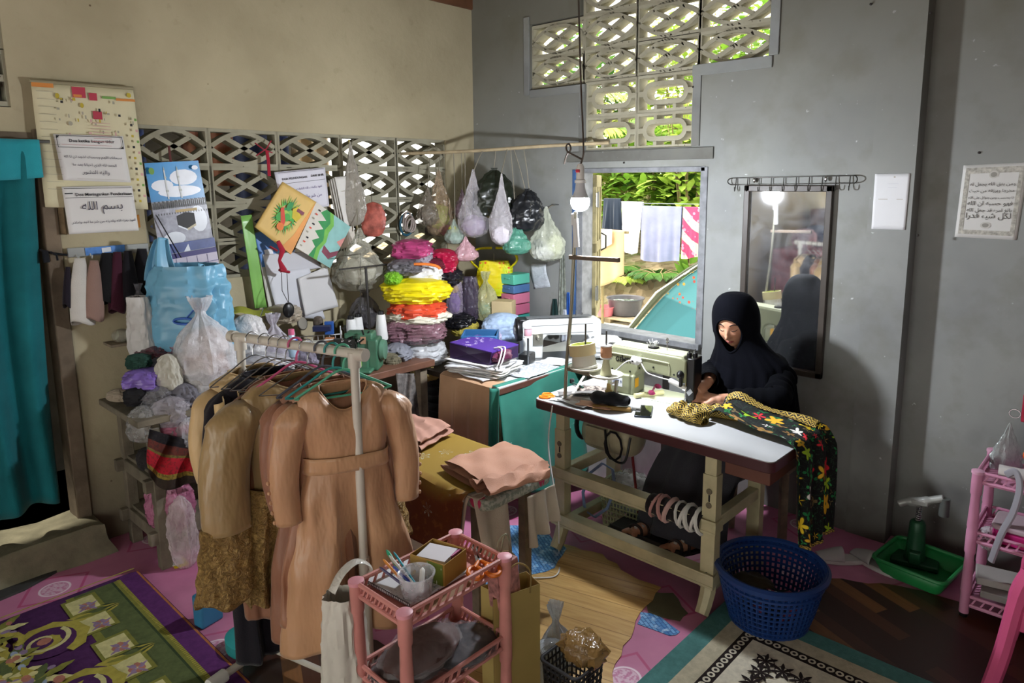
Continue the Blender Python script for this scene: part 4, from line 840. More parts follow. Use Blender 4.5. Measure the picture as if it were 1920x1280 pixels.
sk.grid(72, 60, lambda u, v: HF @ headpt(2 * PI * u, PI * (v - .5)), cu=True)
sk.tube([HC + V3((.0, .04, -.02)), HC + V3((.03, .06, -.12)), (2.395, -.34, .90)], [.052, .05, .06], 14)                # neck
sk.tube([(2.43, -.27, .50), (2.43, -.27, .56), (2.42, -.29, .70), (2.41, -.33, .82), (2.40, -.345, .90)], [.13, .15, .12, .13, .07], 16)
def arm(S, E, Wp): sk.tube([S, V3(S).lerp(V3(E), .5), E, V3(E).lerp(V3(Wp), .5), Wp], [.045, .043, .036, .034, .024], 12)
RW, LW = at(1328, 716, y=-.625), at(1347, 748, z=.79)
SR, ER = V3((2.24, -.36, .865)), V3((2.22, -.47, .835)); SL_, EL = V3((2.555, -.36, .855)), V3((2.60, -.55, .80))
arm(SR, ER, RW); arm(SL_, EL, LW)
for hx in (-.09, .09):
    sk.tube([(2.42 + hx, -.29, .50), (2.40 + hx * 1.2, -.50, .50), (2.33 + hx * 1.3, -.70, .49), (2.31 + hx * 1.2, -.76, .30), (2.29 + hx * 1.2, -.82, .17)], [.085, .078, .058, .052, .035], 12)
    f0 = V3((2.29 + hx * 1.2, -.82, .165)); sk.tube([f0, f0 + V3((-.02, -.05, -.015)), f0 + V3((-.05, -.12, -.022)), f0 + V3((-.07, -.165, -.025))], [.036, .034, .034, .02], 12, flat=1.1)
    for k in range(5): q = f0 + V3((-.075 + .017 * (k - 2), -.165 + .005 * k - (.012 if k == (0 if hx > 0 else 4) else 0), -.026)); sk.tube([q + V3((.02, .045, .002)), q, q + V3((-.006, -.014, 0))], [.012, .0105, .007], 8)
def hand(wr, dr, nrm, thumb, curl, spread=.016):
    """wrist, pointing direction, back-of-hand normal, side (+1/-1) of the thumb, finger curl"""
    wr = V3(wr); d = V3(dr).normalized(); n = V3(nrm); n = (n - d * n.dot(d)).normalized(); s = d.cross(n) * thumb
    sk.tube([wr - d * .02, wr, wr + d * .03, wr + d * .06, wr + d * .088], [.021, .022, .026, .030, .027], 12)
    for k in range(-1, 2): sk.tube([wr + d * .01 + s * k * .014, wr + d * .086 + s * k * .021], [.014, .0125], 10)
    for i, (L, o) in enumerate(((.066, .030), (.075, .0105), (.070, -.0095), (.054, -.029))):
        p = wr + d * (.082 - .006 * abs(i - 1.3)) + s * o; dd = (d + s * (o * spread * 30)).normalized(); pts = [p - dd * .02, p]; rs = [.0105, .0102]; an = 0
        for j, (f, r) in enumerate(((.45, .0092), (.31, .0083), (.24, .0066))):
            an += curl * (.55, .8, .6)[j] + .05 * i; p = p + (dd * math.cos(an) - n * math.sin(an)) * L * f; pts.append(p); rs.append(r)
        sk.tube(pts, rs, 10); sk.ball(pts[-1], .0066, 8, 6)
    p = wr + d * .022 + s * .022; q = p + d * .028 + s * .024 - n * .012; q2 = q + d * .030 + s * .006 - n * .010; q3 = q2 + d * .022 - s * .004 - n * .004
    sk.tube([wr + d * .012 + s * .01, p, q, q2, q3], [.016, .0155, .0125, .0105, .007], 10); sk.ball(q3, .007, 8, 6)
hand(RW, V3((-.16, -.84, -.36)), V3((.10, -.38, .92)), 1, .16, .022)
hand(LW, V3((-.93, -.10, -.10)), V3((0, -.22, 1)), -1, .12)
body = obj('body', sk, SKIN, WO, world=True)
q = body.modifiers.new('r', 'REMESH'); q.mode = 'VOXEL'; q.voxel_size = .0042; q.use_smooth_shade = True
q = body.modifiers.new('s', 'SMOOTH'); q.factor = .5; q.iterations = 2
HAIRM = mat('#241a18', .6, 0, 0)
for s in (-1, 1):
    b = B(); b.tube([hp(s * .014, .030, .002), hp(s * .026, .035, .002), hp(s * .040, .031, .001), hp(s * .047, .026, .0)], [.0022, .003, .0024, .001], 6); obj('eyebrow', b, HAIRM, WO, world=True)
    b = B(); b.tube([hp(s * .016, .004, .001), hp(s * .024, .001, .003), hp(s * .034, .0005, .003), hp(s * .043, .005, .001)], [.001, .0018, .0018, .001], 6); obj('eyelashes', b, HAIRM, WO, world=True)
b = B(); b.tube([hp(-.020, -.056, .0), hp(-.009, -.0525, .0012), hp(0, -.0535, .0012), hp(.009, -.0525, .0012), hp(.020, -.056, 0)], [.0015, .0034, .003, .0034, .0015], 8); b.tube([hp(-.018, -.057, 0), hp(-.008, -.061, .001), hp(.008, -.061, .001), hp(.018, -.057, 0)], [.0015, .0042, .0042, .0015], 8); obj('lips', b, mat('#9c5650', .5, 0, .05), WO, world=True)
# scarf -----------------------------------------------------------------
SCARF = mat('#090a10', .95, 0, .15, 5, .25, 220, .06); bs_ = V3((.99, -.12, 0)).normalized(); bf = V3((-.12, -.99, 0)).normalized()
RG = [(1.262, .004, .004, .01), (1.256, .045, .05, .008), (1.238, .075, .084, .004), (1.205, .097, .106, 0), (1.16, .110, .116, -.004), (1.11, .113, .116, -.006), (1.06, .114, .106, 0), (1.02, .124, .104, .012), (.985, .142, .112, .03), (.955, .164, .126, .045), (.92, .190, .142, .058), (.88, .208, .156, .064), (.84, .219, .170, .066), (.80, .227, .180, .066), (.765, .233, .186, .064), (.72, .238, .188, .06)]
def scarf(u, v):
    k = v * (len(RG) - 1); i = min(int(k), len(RG) - 2); f = k - i; A, Bq = RG[i], RG[i + 1]; A0 = RG[max(0, i - 1)]; B1 = RG[min(len(RG) - 1, i + 2)]
    g = [(.5 * (2 * A[j] + (Bq[j] - A0[j]) * f + (2 * A0[j] - 5 * A[j] + 4 * Bq[j] - B1[j]) * f * f + (3 * A[j] - A0[j] - 3 * Bq[j] + B1[j]) * f ** 3)) for j in range(4)]
    a = 2 * PI * u; dn = max(0, min(1, (1.03 - g[0]) / .22)); fold = 1 + dn * (.045 * math.cos(7 * a + .6) + .03 * math.cos(13 * a + 1) + .02 * math.cos(23 * a))
    fr = math.cos(a); c = HC + V3((.0, .030, 0)) + V3((.055, .035, 0)) * min(1, max(0, (1.06 - g[0]) / .14)) + bf * 0
    z = g[0] - .035 * dn * max(0, fr) - (.012 * math.sin(3 * a) * dn)
    tilt = V3((bf.x, bf.y, 0)) * (.12 * (g[0] - 1.05) if g[0] > 1.05 else 0)
    return V3((c.x, c.y, z)) + bs_ * math.sin(a) * g[1] * fold + bf * fr * g[2] * fold * (1 - .0 * dn) + tilt
NU, NV = 200, 170; b = B(); b.grid(NU, NV, scarf, cu=True); inv = HF.inverted()
def inface(p):
    q = inv @ p; return q.z > .02 and ((q.x / (.066 + .10 * q.y)) ** 2 + ((q.y + .022) / .086) ** 2) < 1
b.f = [f for f in b.f if not all(inface(b.v[i]) for i in f)]; b.mi = [0] * len(b.f); b.uv = {}
obj('headscarf', b, SCARF, WO, world=True, solid=.004)
rim = []
for k in range(60):
    a = 2 * PI * k / 60; y = -.022 + .086 * math.sin(a); x = (.066 + .10 * y) * math.cos(a); best = min(b.v, key=lambda p: (lambda q: (q.x - x) ** 2 + (q.y - y) ** 2 + (0 if q.z > .0 else 9))(inv @ p)); q = inv @ best; rim.append(HF @ V3((x, y, q.z)))
rim = [(rim[i - 1] + rim[i] * 2 + rim[(i + 1) % 60]) / 4 for i in range(60)]
b = B(); b.tube(rim, .0055, 8, closed=True); obj('scarf_edge', b, SCARF, WO, world=True)
GOWN = mat('#090a0e', .95, 0, .15, 5, .25, 220, .06); SKIRT = cloth('#39383e', .15, .1)
def sleeve(S, E, Wp, r0, r1, nm):
    P = catmull([S, V3(S).lerp(V3(E), .55), E, V3(E).lerp(V3(Wp), .5), Wp], 7); n = len(P); b = B()
    b.tube(P, [(r0 + (r1 - r0) * i / (n - 1)) * (1 + .07 * math.sin(i * 2.1)) for i in range(n)], 18, cap=False); obj(nm, b, GOWN, WO, world=True, solid=.003)
sleeve(SR + V3((.02, 0, 0)), ER, RW + V3((.003, .004, .004)), .075, .042, 'sleeve'); sleeve(SL_ - V3((.02, 0, 0)), EL, LW + V3((.035, .02, .005)), .078, .042, 'sleeve')
b = B(); b.tube(catmull([(2.43, -.27, .47), (2.42, -.27, .62), (2.41, -.31, .80), (2.40, -.345, .90), (2.385, -.36, .96)], 6), [.21, .205, .2, .195, .19, .185, .18, .178, .176, .175, .175, .174, .17, .165, .16, .155, .15, .14, .12, .11, .10, .09, .08, .07, .06], 24); obj('gown_top', b, GOWN, WO, world=True)
b = B()
PS = catmull([(2.43, -.24, .53), (2.42, -.36, .52), (2.38, -.56, .50), (2.33, -.72, .47), (2.305, -.80, .36), (2.29, -.83, .24), (2.285, -.845, .15)], 6)
def skf(u, v):
    k = v * (len(PS) - 1); i = min(int(k), len(PS) - 2); c = PS[i].lerp(PS[i + 1], k - i); tn = (PS[i + 1] - PS[i]).normalized(); x = V3((1, 0, 0)); y = x.cross(tn).normalized(); a = 2 * PI * u
    w = .185 + .02 * v; d = .105 + .02 * v; fo = 1 + (.10 * math.cos(6 * a + 4 * v) + .06 * math.cos(11 * a + 2)) * min(1, v * 1.6)
    return c + x * math.cos(a) * w * fo + y * math.sin(a) * d * fo
b.grid(64, 50, skf, cu=True); obj('skirt', b, SKIRT, WO, world=True, solid=.003)
for hx in (-.09, .09):
    f0 = V3((2.29 + hx * 1.2, -.82, .165)); S = thing('sandal', 'dark strappy sandal on her %s foot on the treadle' % ('right' if hx < 0 else 'left'), 'sandal', f0 + V3((-.03, -.08, -.04)), 0, 'sandals on her feet')
    b = B(); R = Matrix.Rotation(-.42, 4, 'Z'); b.prism([(.042 * math.cos(a) * (1 + .1 * math.sin(a)), .125 * math.sin(a)) for a in [k / 24 * 2 * PI for k in range(24)]], .016, R @ Matrix.Translation((0, 0, -.018))); obj('sole', b, mat('#2a2422', .6), S, bevel=.003)
    for y, w in ((-.07, .042), (-.03, .044), (.05, .042)):
        b = B(); b.tube([R @ V3((w * math.cos(a), y + .012 * math.sin(2 * a), .052 * math.sin(a) * (1 if y < .04 else 1.3))) for a in [PI * k / 12 for k in range(13)]], .005, 6, flat=1.6); obj('strap', b, mat('#2b1d1b', .5), S)
        b = B(); b.box(R @ V3((.018, y - .012, .05)), (.016, .004, .01)); obj('buckle', b, mat('#b9b4ab', .4, .3), S)
T = thing('stool', 'wooden stool hidden under the seamstress behind the table', 'stool', (2.45, -.24, 0)); b = B(); b.box((0, 0, .40), (.34, .30, .03)); obj('seat', b, OLDWOOD, T, bevel=.005)
for sx in (-1, 1):
    for sy in (-1, 1): b = B(); b.beam((sx * .14, sy * .12, 0), (sx * .13, sy * .11, .39), .035, .035); obj('leg', b, OLDWOOD, T)

# ================================================================== PLASTIC BAGS, BUNDLES, HEAPS
def bagmesh(w, d, h, style, seed, nu=64, nv=46, wr=1.):
    """closed crumpled bag standing on z = 0, its face toward -y"""
    b = B(); ox = V3((seed * 1.7, seed * .9, seed * .37)); r = random.Random(seed); ph = [r.uniform(0, 6.28) for _ in range(4)]; ks = [r.choice((4, 5)), r.choice((7, 8)), r.choice((11, 13)), 19]
    if style == 'tied': pr = [(0, .0), (.015, .55), (.06, .82), (.2, 1.), (.40, .97), (.58, .76), (.70, .42), (.78, .17), (.82, .13), (.88, .24), (.95, .34), (1, .38)]
    elif style == 'hang': pr = [(0, .0), (.02, .45), (.08, .80), (.2, 1.), (.36, .95), (.52, .70), (.68, .42), (.82, .22), (.93, .12), (1, .05)]
    elif style == 'knot': pr = [(0, 0), (.02, .5), (.08, .85), (.25, 1.), (.5, .95), (.7, .78), (.85, .5), (.93, .2), (.96, .1), (1, .14)]
    elif style == 'sack': pr = [(0, 0), (.01, .7), (.05, .93), (.2, 1.), (.5, .98), (.75, .92), (.9, .80), (1, .72)]
    else: pr = [(0, 0), (.02, .5), (.1, .80), (.28, .98), (.5, 1.), (.7, .95), (.86, .76), (.96, .42), (1, 0)]
    def prof(t):
        for i in range(len(pr) - 1):
            if t <= pr[i + 1][0]:
                f = (t - pr[i][0]) / (pr[i + 1][0] - pr[i][0]); f = f * f * (3 - 2 * f) if style != 'tied' else f; return pr[i][1] + (pr[i + 1][1] - pr[i][1]) * f
        return pr[-1][1]
    lean = r.uniform(-.06, .06)
    def f(u, v):
        a = 2 * PI * u; q = prof(v); ca, sa = math.cos(a), math.sin(a)
        e = .72 if style in ('sack', 'pile') else .88
        x = math.copysign(abs(ca) ** e, ca); y = math.copysign(abs(sa) ** e, sa)
        amp = (.03 + .30 * (1 - q) * (v > .35)) * wr if style != 'pile' else .035 * wr
        fold = 1 + amp * (.5 * math.cos(ks[0] * a + ph[0] + v) + .4 * math.cos(ks[1] * a + ph[1] - 2 * v) + .3 * math.cos(ks[2] * a + ph[2]))
        n = V3((x * 1.6, y * 1.6, v * 2.2)) + ox; cr = .16 * noise.noise(n) + .15 * (.35 - abs(noise.noise(n * 1.9)) * 1.6) + .09 * (.35 - abs(noise.noise(n * 4.1 + V3((5, 0, 0)))) * 1.6)
        k = q * fold * (1 + cr * wr * .9)
        zz = h * v * (1 + .05 * noise.noise(n * 1.3) * (v < .95))
        return V3((x * w / 2 * k + lean * w * v, y * d / 2 * k, max(0, zz)))
    b.grid(nu, nv, f, cu=True); return b
def blobmesh(w, d, h, seed, nz=.28):
    b = B(); b.ball((0, 0, h / 2), (w / 2, d / 2, h / 2), 24, 16, nz, 2.4, seed); return b
def pxplace(box, **kw):
    x0, y0, x1, y1 = box; p = at((x0 + x1) / 2, y1, **kw); s = depth(p) / FPX; return p, (x1 - x0) * s, (y1 - y0) * s * 1.02
def bag(label, box, m, style='pile', d=None, seed=1, fill=(), rz=None, name='plastic_bag', cat='bag', group=None, string=None, wr=1., dz=0., **kw):
    """bag seen in the photo inside the pixel box, standing at the given plane; fill = inner lumps (material, share of width, height, offset)"""
    p, w, h = pxplace(box, **kw); d = d or w * .8; rz = FACE if rz is None else rz; p = p + V3((0, 0, dz))
    bm_ = bagmesh(w, d, h, style, seed, wr=wr)
    if not fill and string is None:
        o = obj(name, bm_, m, label=label, cat=cat, group=group); o.location = p; o.rotation_euler = (0, 0, rz); return o
    T = thing(name, label, cat, p, rz, group); obj('bag_skin', bm_, m, T)
    for i, (fm, fw_, fh, fx, fz) in enumerate(fill):
        bb = blobmesh(w * fw_, d * fw_ * .95, h * fh, seed + i * 3); bb.v = [v + V3((fx * w, 0, fz * h)) for v in bb.v]; obj('contents', bb, fm, T)
    if string is not None:
        b = B(); b.tube([(0, 0, h * .96), (0, 0, h + string)], .0025, 6); obj('string', b, mat('#8d8778', .7), T)
    return T
def pile(label, box, m, **k): return bag(label, box, m, 'pile', **k)

# ================================================================== CORNER TABLE WITH WHITE SEWING MACHINE
BROWNT = mat('#5a3a30', .5, 0, .2, 10)
CX0, CX1, CY0, CY1, CZ = .955, 1.395, -1.15, -.05, .75
T = thing('machine_table', 'table under the window corner with pale top and brown edge carrying the white sewing machine', 'table', (1.175, -.6, 0))
b = B(); b.box(((CX0 + CX1) / 2, (CY0 + CY1) / 2, CZ - .0225), (CX1 - CX0, CY1 - CY0, .035)); obj('edge_board', b, BROWNT, T, world=True, bevel=.004)
b = B(); b.box(((CX0 + CX1) / 2, (CY0 + CY1) / 2, CZ - .003), (CX1 - CX0 - .006, CY1 - CY0 - .006, .006)); obj('tabletop', b, mat('#cfd2d0', .35, 0, .08), T, world=True)
for x in (CX0 + .05, CX1 - .05):
    for y in (CY0 + .06, CY1 - .05): b = B(); b.box((x, y, .355), (.045, .045, .71)); obj('leg', b, CREAMP, T, world=True)
# side shelf beyond it, under the window sill
b = B(); b.box((1.56, -.30, CZ - .02), (.32, .50, .03)); b.box((1.70, -.30, .36), (.03, .4, .72)); b.box((1.44, -.30, .36), (.03, .4, .72)); obj('side_ledge', b, mat('#a9aaa6', .6, 0, .15), smooth=False, label='pale grey side table under the window sill behind the olive machine', cat='table')
pile('pale grey cloth heap on the ledge left of the olive machine', (1092, 628, 1172, 668), cloth('#b9babb'), seed=3, y=-.25, name='cloth_heap', cat='cloth')
def drape(name, label, P0, P1, top, drop, m, fold=.015, nf=9, seed=0, over=.0, out=(0, -1), cat='cloth', hemv=.03, flare=.0, lipw=.10):
    """cloth hanging from the edge P0-P1 of a table top, its upper part lying on the top"""
    P0, P1 = V3(P0), V3(P1); o2 = V3((out[0], out[1], 0)).normalized(); T = (P1 - P0); n1 = 60; b = B()
    def f(u, v):
        q = P0 + T * u
        if v < .12: s = v / .12; return q - o2 * lipw * (1 - s) + V3((0, 0, top + .004))
        s = (v - .12) / .88; w = math.sin(u * nf * 2 * PI + seed) + .5 * math.sin(u * nf * 3.7 * PI + 1 + seed)
        return q + o2 * (.008 + min(1, s * 4) * .006 + s * (fold * (w + 1.2) + flare)) + V3((0, 0, top + .004 - .006 * (s > 0) - s * (drop(u) if callable(drop) else drop) + hemv * s * math.sin(u * 5 + seed)))
    b.grid(n1, 40, f, uvs=(T.length, .8)); return obj(name, b, m, label=label, cat=cat, solid=.003)
drape('table_cloth', 'tan cloth hanging down the front of the corner table', (CX0 - .015, CY0, 0), (1.345, CY0, 0), CZ, .50, cloth('#a98667'), .012, 3.3, 1, hemv=.0)
t = NT('teal_cloth', .75, 0, .2); t.b.inputs['Sheen Weight'].default_value = .1; uv = t.n('UVMap').outputs[0]; fm_, h_, c_, e_, k_ = flowers(t, uv, 9, 5, .22, .10, 1.); X, Y, Z = t.xyz(uv)
blot = t.ma('MULTIPLY', t.ma('MULTIPLY', e_, t.step(t.noise(uv, 3.2, 2), .55, .6)), .55); base = t.mix(t.step(t.noise(uv, 4, 3), .3, .7), lin('#25675a'), lin('#35806f')); TEALC = t.col(t.mix(blot, base, lin('#a9c9bd')))
drape('teal_cloth', 'teal green cloth with faint flowers hanging from the right end of the corner table', (CX1 - .02, CY0 - .0, 0), (CX1, -.35, 0), CZ, lambda u: .62, TEALC, .018, 2.6, 2, out=(1, -.0), flare=.03, lipw=.03)
b = B(); b.grid(30, 30, lambda u, v: V3((1.345 + .075 * u, CY0 - .018 - .01 * math.sin(u * 7 + v * 2) - .015 * v, CZ - .0 - v * .62))); obj('teal_flap', b, TEALC, label='narrow teal flap at the front corner of the corner table', cat='cloth', solid=.003)
# papers, purple bag
pr = random.Random(3)
PX_ = at(925, 700, z=CZ)
for i in range(13):
    c = pr.choice(('#dcdcdc', '#d0d1d3', '#c3c4c6', '#e3e2df', '#b6b7ba')); a = pr.uniform(-.25, .25) + .15
    ragsheet(1.12 + pr.uniform(-.03, .04), -1.0 + pr.uniform(-.03, .03), CZ + .004 + i * .0062, .30 + pr.uniform(-.03, .03), .22 + pr.uniform(-.02, .03), a, mat(c, .7, 0, .04), 100 + i, .0035, .0045, 'paper_sheaf', 'white paper sheaf in the stack under the purple bag', 'paper', 'paper stack on the corner table', 12)
BZ = CZ + .088
T = thing('gift_bag', 'purple patterned paper gift bag lying on the paper stack', 'gift bag', (1.12, -.99, BZ), .12)
t = NT('purple_paper', .45, 0, .4); o = t.co(); X, Y, Z = t.xyz(o); f1, h1, c1, e1, k1 = flowers(t, t.map(o, (1, 1, 0)), 30, 4, .3, .12); t.col(t.mix(t.ma('MULTIPLY', f1, t.step(X, .0, -.02)), lin('#4a2d86'), lin('#b5a6c9'))); PURP = t.m
b = B(); b.prism([(-.15, -.115), (.15, -.12), (.155, .11), (-.145, .12)], .006, Matrix.Translation((0, 0, .075)) @ Matrix.Rotation(.05, 4, 'Y')); obj('top_face', b, PURP, T)
b = B(); b.add([(-.15, -.115, .0), (.13, -.118, 0), (.15, -.12, .074), (-.15, -.116, .078), (-.02, -.105, .035)], [(0, 4, 3), (3, 4, 2), (0, 1, 4), (1, 2, 4)]); b.add([(.13, -.118, 0), (.15, .11, 0), (.155, .11, .07), (.15, -.12, .074)], [(0, 1, 2, 3)]); b.box((0, 0, .002), (.28, .22, .004)); b.add([(-.15, -.115, 0), (-.15, .115, 0), (-.147, .118, .078), (-.15, -.116, .078)], [(0, 3, 2, 1)]); obj('side_face', b, mat('#2d1740', .4, 0, .15), T, smooth=False)
b = B()
for s in (0, .03): b.tube(catmull([(.12, -.06 + s, .08), (.19, -.085 + s, .09), (.20, -.12 + s, .03), (.19, -.13 + s, .0)], 6), .004, 6)
obj('cord_handle', b, WHITEP, T)
b = B(); b.ball((.13, -.03, .036), (.06, .08, .036), 24, 14, .25, 4, 5); obj('contents', b, mat('#5a2440', .35, 0, .4, 30), T)
# white machine
WM = mat('#d3d5d3', .35, .05, .04); MP2 = V3((1.19, -.50, CZ + .002)); MR2 = math.radians(88)
T = thing('sewing_machine', 'white sewing machine with black hand wheel on the corner table', 'sewing machine', (1.16, -.45, CZ + .002), math.radians(54))
b = B(); b.prism([(-.20, 0), (-.20, .225), (-.17, .235), (.27, .228), (.285, .21), (.285, .08), (.22, .085), (.20, .13), (-.05, .14), (-.075, .115), (-.08, 0)], .115, Matrix.Translation((0, .0575, 0)) @ Matrix.Rotation(PI / 2, 4, 'X')); obj('machine_body', b, WM, T, bevel=.008)
b = B(); b.box((.03, 0, .241), (.40, .06, .004)); b.box((.03, -.0585, .20), (.4, .002, .002)); b.box((.03, -.0585, .15), (.4, .002, .002)); obj('cover_line', b, mat('#55585a', .5), T)
b = B(); b.box((.06, 0, .0), (.55, .18, .006)); obj('bed_plate', b, STEEL, T)
b = B(); b.lathe([(.03, 0), (.064, .0), (.07, .008), (.07, .03), (.05, .036)], 28, (-.20, 0, .17), R=Matrix.Rotation(-PI / 2, 3, 'Y')); obj('hand_wheel', b, BLACKP, T); b = B(); b.lathe([(.03, .036), (.028, .044), (0, .045)], 20, (-.20, 0, .17), R=Matrix.Rotation(-PI / 2, 3, 'Y')); obj('wheel_cap', b, STEEL, T)
b = B(); b.box((-.19, 0, .225), (.06, .10, .03)); obj('belt_cover', b, BLACKP, T, bevel=.006)
b = B(); b.box((-.11, -.062, .12), (.06, .012, .07)); b.lathe([(.016, 0), (.012, .02), (.0, .022)], 14, (-.11, -.066, .13), R=Matrix.Rotation(PI / 2, 3, 'X')); obj('tension_unit', b, metalm('#a7a59a', .4), T, bevel=.002)
b = B(); b.tube([(.25, -.03, .09), (.25, -.03, .004)], .004, 8); b.tube([(.265, -.035, .16), (.265, -.035, .02)], .003, 8); b.box((.25, -.03, .012), (.02, .03, .008)); b.lathe([(.012, 0), (.009, .016)], 12, (.23, -.06, .11), R=Matrix.Rotation(PI / 2, 3, 'X')); obj('needle_bar', b, STEEL, T)
b = B(); b.tube([(.14, 0, .238), (.14, 0, .275)], .003, 6); b.tube([(.18, .01, .236), (.18, .01, .255)], .006, 8); obj('thread_post', b, STEEL, T)
S = thing('thread_spool', 'pink thread spool standing beside the white sewing machine', 'thread spool', at(990, 632, x=1.20)); b = B(); b.lathe([(.026, 0), (.026, .006), (.02, .008), (.02, .052), (.026, .054), (.026, .06)], 20); obj('spool', b, WHITEP, S); b = B(); b.lathe([(.0205, .009), (.022, .012), (.022, .048), (.0205, .051)], 20); obj('thread', b, mat('#c99aa6', .7), S)
b = B(); b.tube([(1.205, -.66, CZ), (1.205, -.66, S.location.z)], .006, 8); 
o = obj('spool_pin', b, STEEL); o.location = S.location - V3((0, 0, S.location.z - CZ)); tag(o, 'spool pin under the pink thread spool', 'spool pin')
b = B(); b.box((0, 0, .03), (.07, .11, .06)); o = obj('motor_box', b, BLACKP, bevel=.008, label='small black box between the paper stack and the white machine', cat='box'); o.location = at(988, 680, z=CZ); o.rotation_euler = (0, 0, .4)
t = NT('white_lace', .8, 0, .2); t.col(t.mix(t.step(t.vor(t.co(), 60).outputs[0], .3, .5), lin('#e3e5e6'), lin('#9ea3ab'))); LACE = t.m
ragsheet(1.30, -.80, CZ + .003, .18, .30, .1, LACE, 7, .006, label='grey white lace piece hanging over the edge of the corner table', cat='lace')
ragsheet(1.27, -.56, CZ + .003, .16, .16, .3, mat('#d9dcdf', .8), 8, .005, label='white cloth piece lying by the white machine needle', cat='cloth')
# blue crate, fabric bundles, drawers in the corner
T = thing('crate', 'blue plastic crate with a hand hole standing behind the purple bag', 'crate', (.93, -.84, .70), FACE)
b = B(); CB = mat('#2f5f8f', .4, 0, .1)
W2, H2 = .21, .23
b = B(); b.prism([(-W2 * .42, 0), (W2 * .42, 0), (W2 * .5, H2 * .9), (W2 * .46, H2), (-W2 * .46, H2), (-W2 * .5, H2 * .9)], .012, frame((0, -.10, 0), (1, 0, 0), (0, 0, 1))); b.box((-.10, 0, .115), (.01, .2, .22)); b.box((.10, 0, .115), (.01, .2, .22)); b.box((0, .1, .115), (.2, .01, .22)); b.box((0, 0, .005), (.19, .2, .01)); obj('crate_wall', b, CB, T, bevel=.004)
b = B(); b.tube([(-.05 + .1 * (k / 16), -.1125, .185 + .016 * math.sin(2 * PI * k / 16)) if 0 else (.05 * math.cos(2 * PI * k / 20), -.113, .185 + .017 * math.sin(2 * PI * k / 20)) for k in range(20)], .005, 6, closed=True); b.prism([(.047 * math.cos(2 * PI * k / 20), .185 + .0145 * math.sin(2 * PI * k / 20)) for k in range(20)], .0012, frame((0, -.1125, 0), (1, 0, 0), (0, 0, 1)))
obj('hand_hole', b, mat('#16304d', .6), T)
b = B()
for k in (-.05, 0, .05): b.tube([(k, -.113, .10), (k, -.113, .135)], .008, 8)
obj('slot', b, mat('#16304d', .6), T)
b = B(); b.box((.78, -.30, .36), (.30, .50, .72)); obj('cabinet', b, mat('#3a322b', .7, 0, .2), bevel=.01, label='dark low cabinet in the corner holding up the fabric bags', cat='cabinet')
T = thing('drawer_tower', 'stack of small plastic drawers, teal pink and blue, in the corner', 'drawer unit', at(967, 610, y=-.14), 0)
for i, (c, h) in enumerate((('#3f9a8f', .075), ('#b9627f', .075), ('#c4708c', .075), ('#4a6d9c', .06), ('#58b39c', .075))):
    z = .01 + sum((.075, .075, .075, .06, .075)[:i]); b = B(); b.box((0, 0, z + h / 2), (.125, .16, h - .006)); b.box((0, -.082, z + h * .6), (.05, .01, .012)); obj('drawer', b, mat(c, .45), T, bevel=.005)
b = B(); b.box((0, -.0, .005), (.13, .165, .01)); obj('base', b, mat('#7d8b92', .5), T)
t = NT('polka', .5, 0, .3); v = t.vor(t.co(), 30, .35); dots = t.step(v.outputs[0], .26, .22); X, Y, Z = t.xyz(t.co()); YB = t.mix(t.ma('MULTIPLY', dots, t.step(Z, .06, .08)), t.mix(t.step(t.noise(t.co(), 6, 2), .45, .55), lin('#e3cf12'), lin('#c9d21c')), lin('#e0622a')); t.col(YB); t.b.inputs['Alpha'].default_value = .97
T = bag('bright yellow bag with orange dots hanging in the corner', (892, 490, 962, 556), t.m, 'sack', d=.10, seed=5, y=-.22, string=.05)
b = B(); p, w, h = pxplace((892, 490, 962, 556), y=-.22)
for s in (-1, 1): b.tube(catmull([(s * w * .45, 0, h * .82), (s * w * .62, -.01, h * 1.05), (s * w * .45, 0, h * 1.32), (s * w * .05, 0, h * 1.36)], 6), .022, 8, flat=.35)
obj('bag_handle', b, mat('#e0cf1a', .4, 0, .1), T)
pile('pale blue printed cloth bundle behind the white sewing machine', (905, 586, 980, 645), mat('#9fb4cf', .7, 0, .25, 26), seed=8, y=-.42, name='cloth_bundle', cat='cloth')
pile('white and lilac striped sleeve of cloth left of the white machine', (908, 620, 940, 650), mat('#a9a3bf', .7, 0, .25, 40), seed=9, y=-.55, name='cloth_bundle', cat='cloth')
p = at(945, 598, y=-.28); b = B(); b.box((0, 0, .06), (.14, .12, .13)); o = obj('carton', b, mat('#c3b088', .8, 0, .1), bevel=.003, label='beige carton behind the pale blue cloth bundle', cat='box'); o.location = p; o.rotation_euler = (0, 0, .5)
bag('clear yellowish bag of pale green things left of the drawers', (890, 510, 935, 602), film('#b9ba8a', .5), 'tied', seed=12, y=-.33, fill=((mat('#7fae9c', .6), .7, .3, 0, .1), (mat('#bdb37a', .7), .75, .3, 0, .35)))
bag('dark purple shiny bag beside the bag tower', (865, 520, 898, 600), film('#4a4152', .75, .12), 'sack', seed=13, y=-.42, fill=((mat('#3b3444', .6), .85, .8, 0, .05),))
bag('clear bag with a purple packet next to the bag tower', (838, 524, 868, 590), film('#a99bb0', .45, .12), 'sack', seed=14, y=-.50, fill=((mat('#6a3fa0', .5), .7, .6, 0, .05), (mat('#c7a53f', .5), .5, .25, 0, .6)))
bag('black glossy bag on the yellow cloth', (838, 584, 892, 618), mat('#17171b', .25, 0, .1), 'pile', seed=15, y=-.48)
pile('yellow patterned cloth folded under the black bag', (848, 598, 896, 630), mat('#b9ab4a', .8, 0, .25, 40), seed=16, y=-.46, name='folded_cloth', cat='cloth')
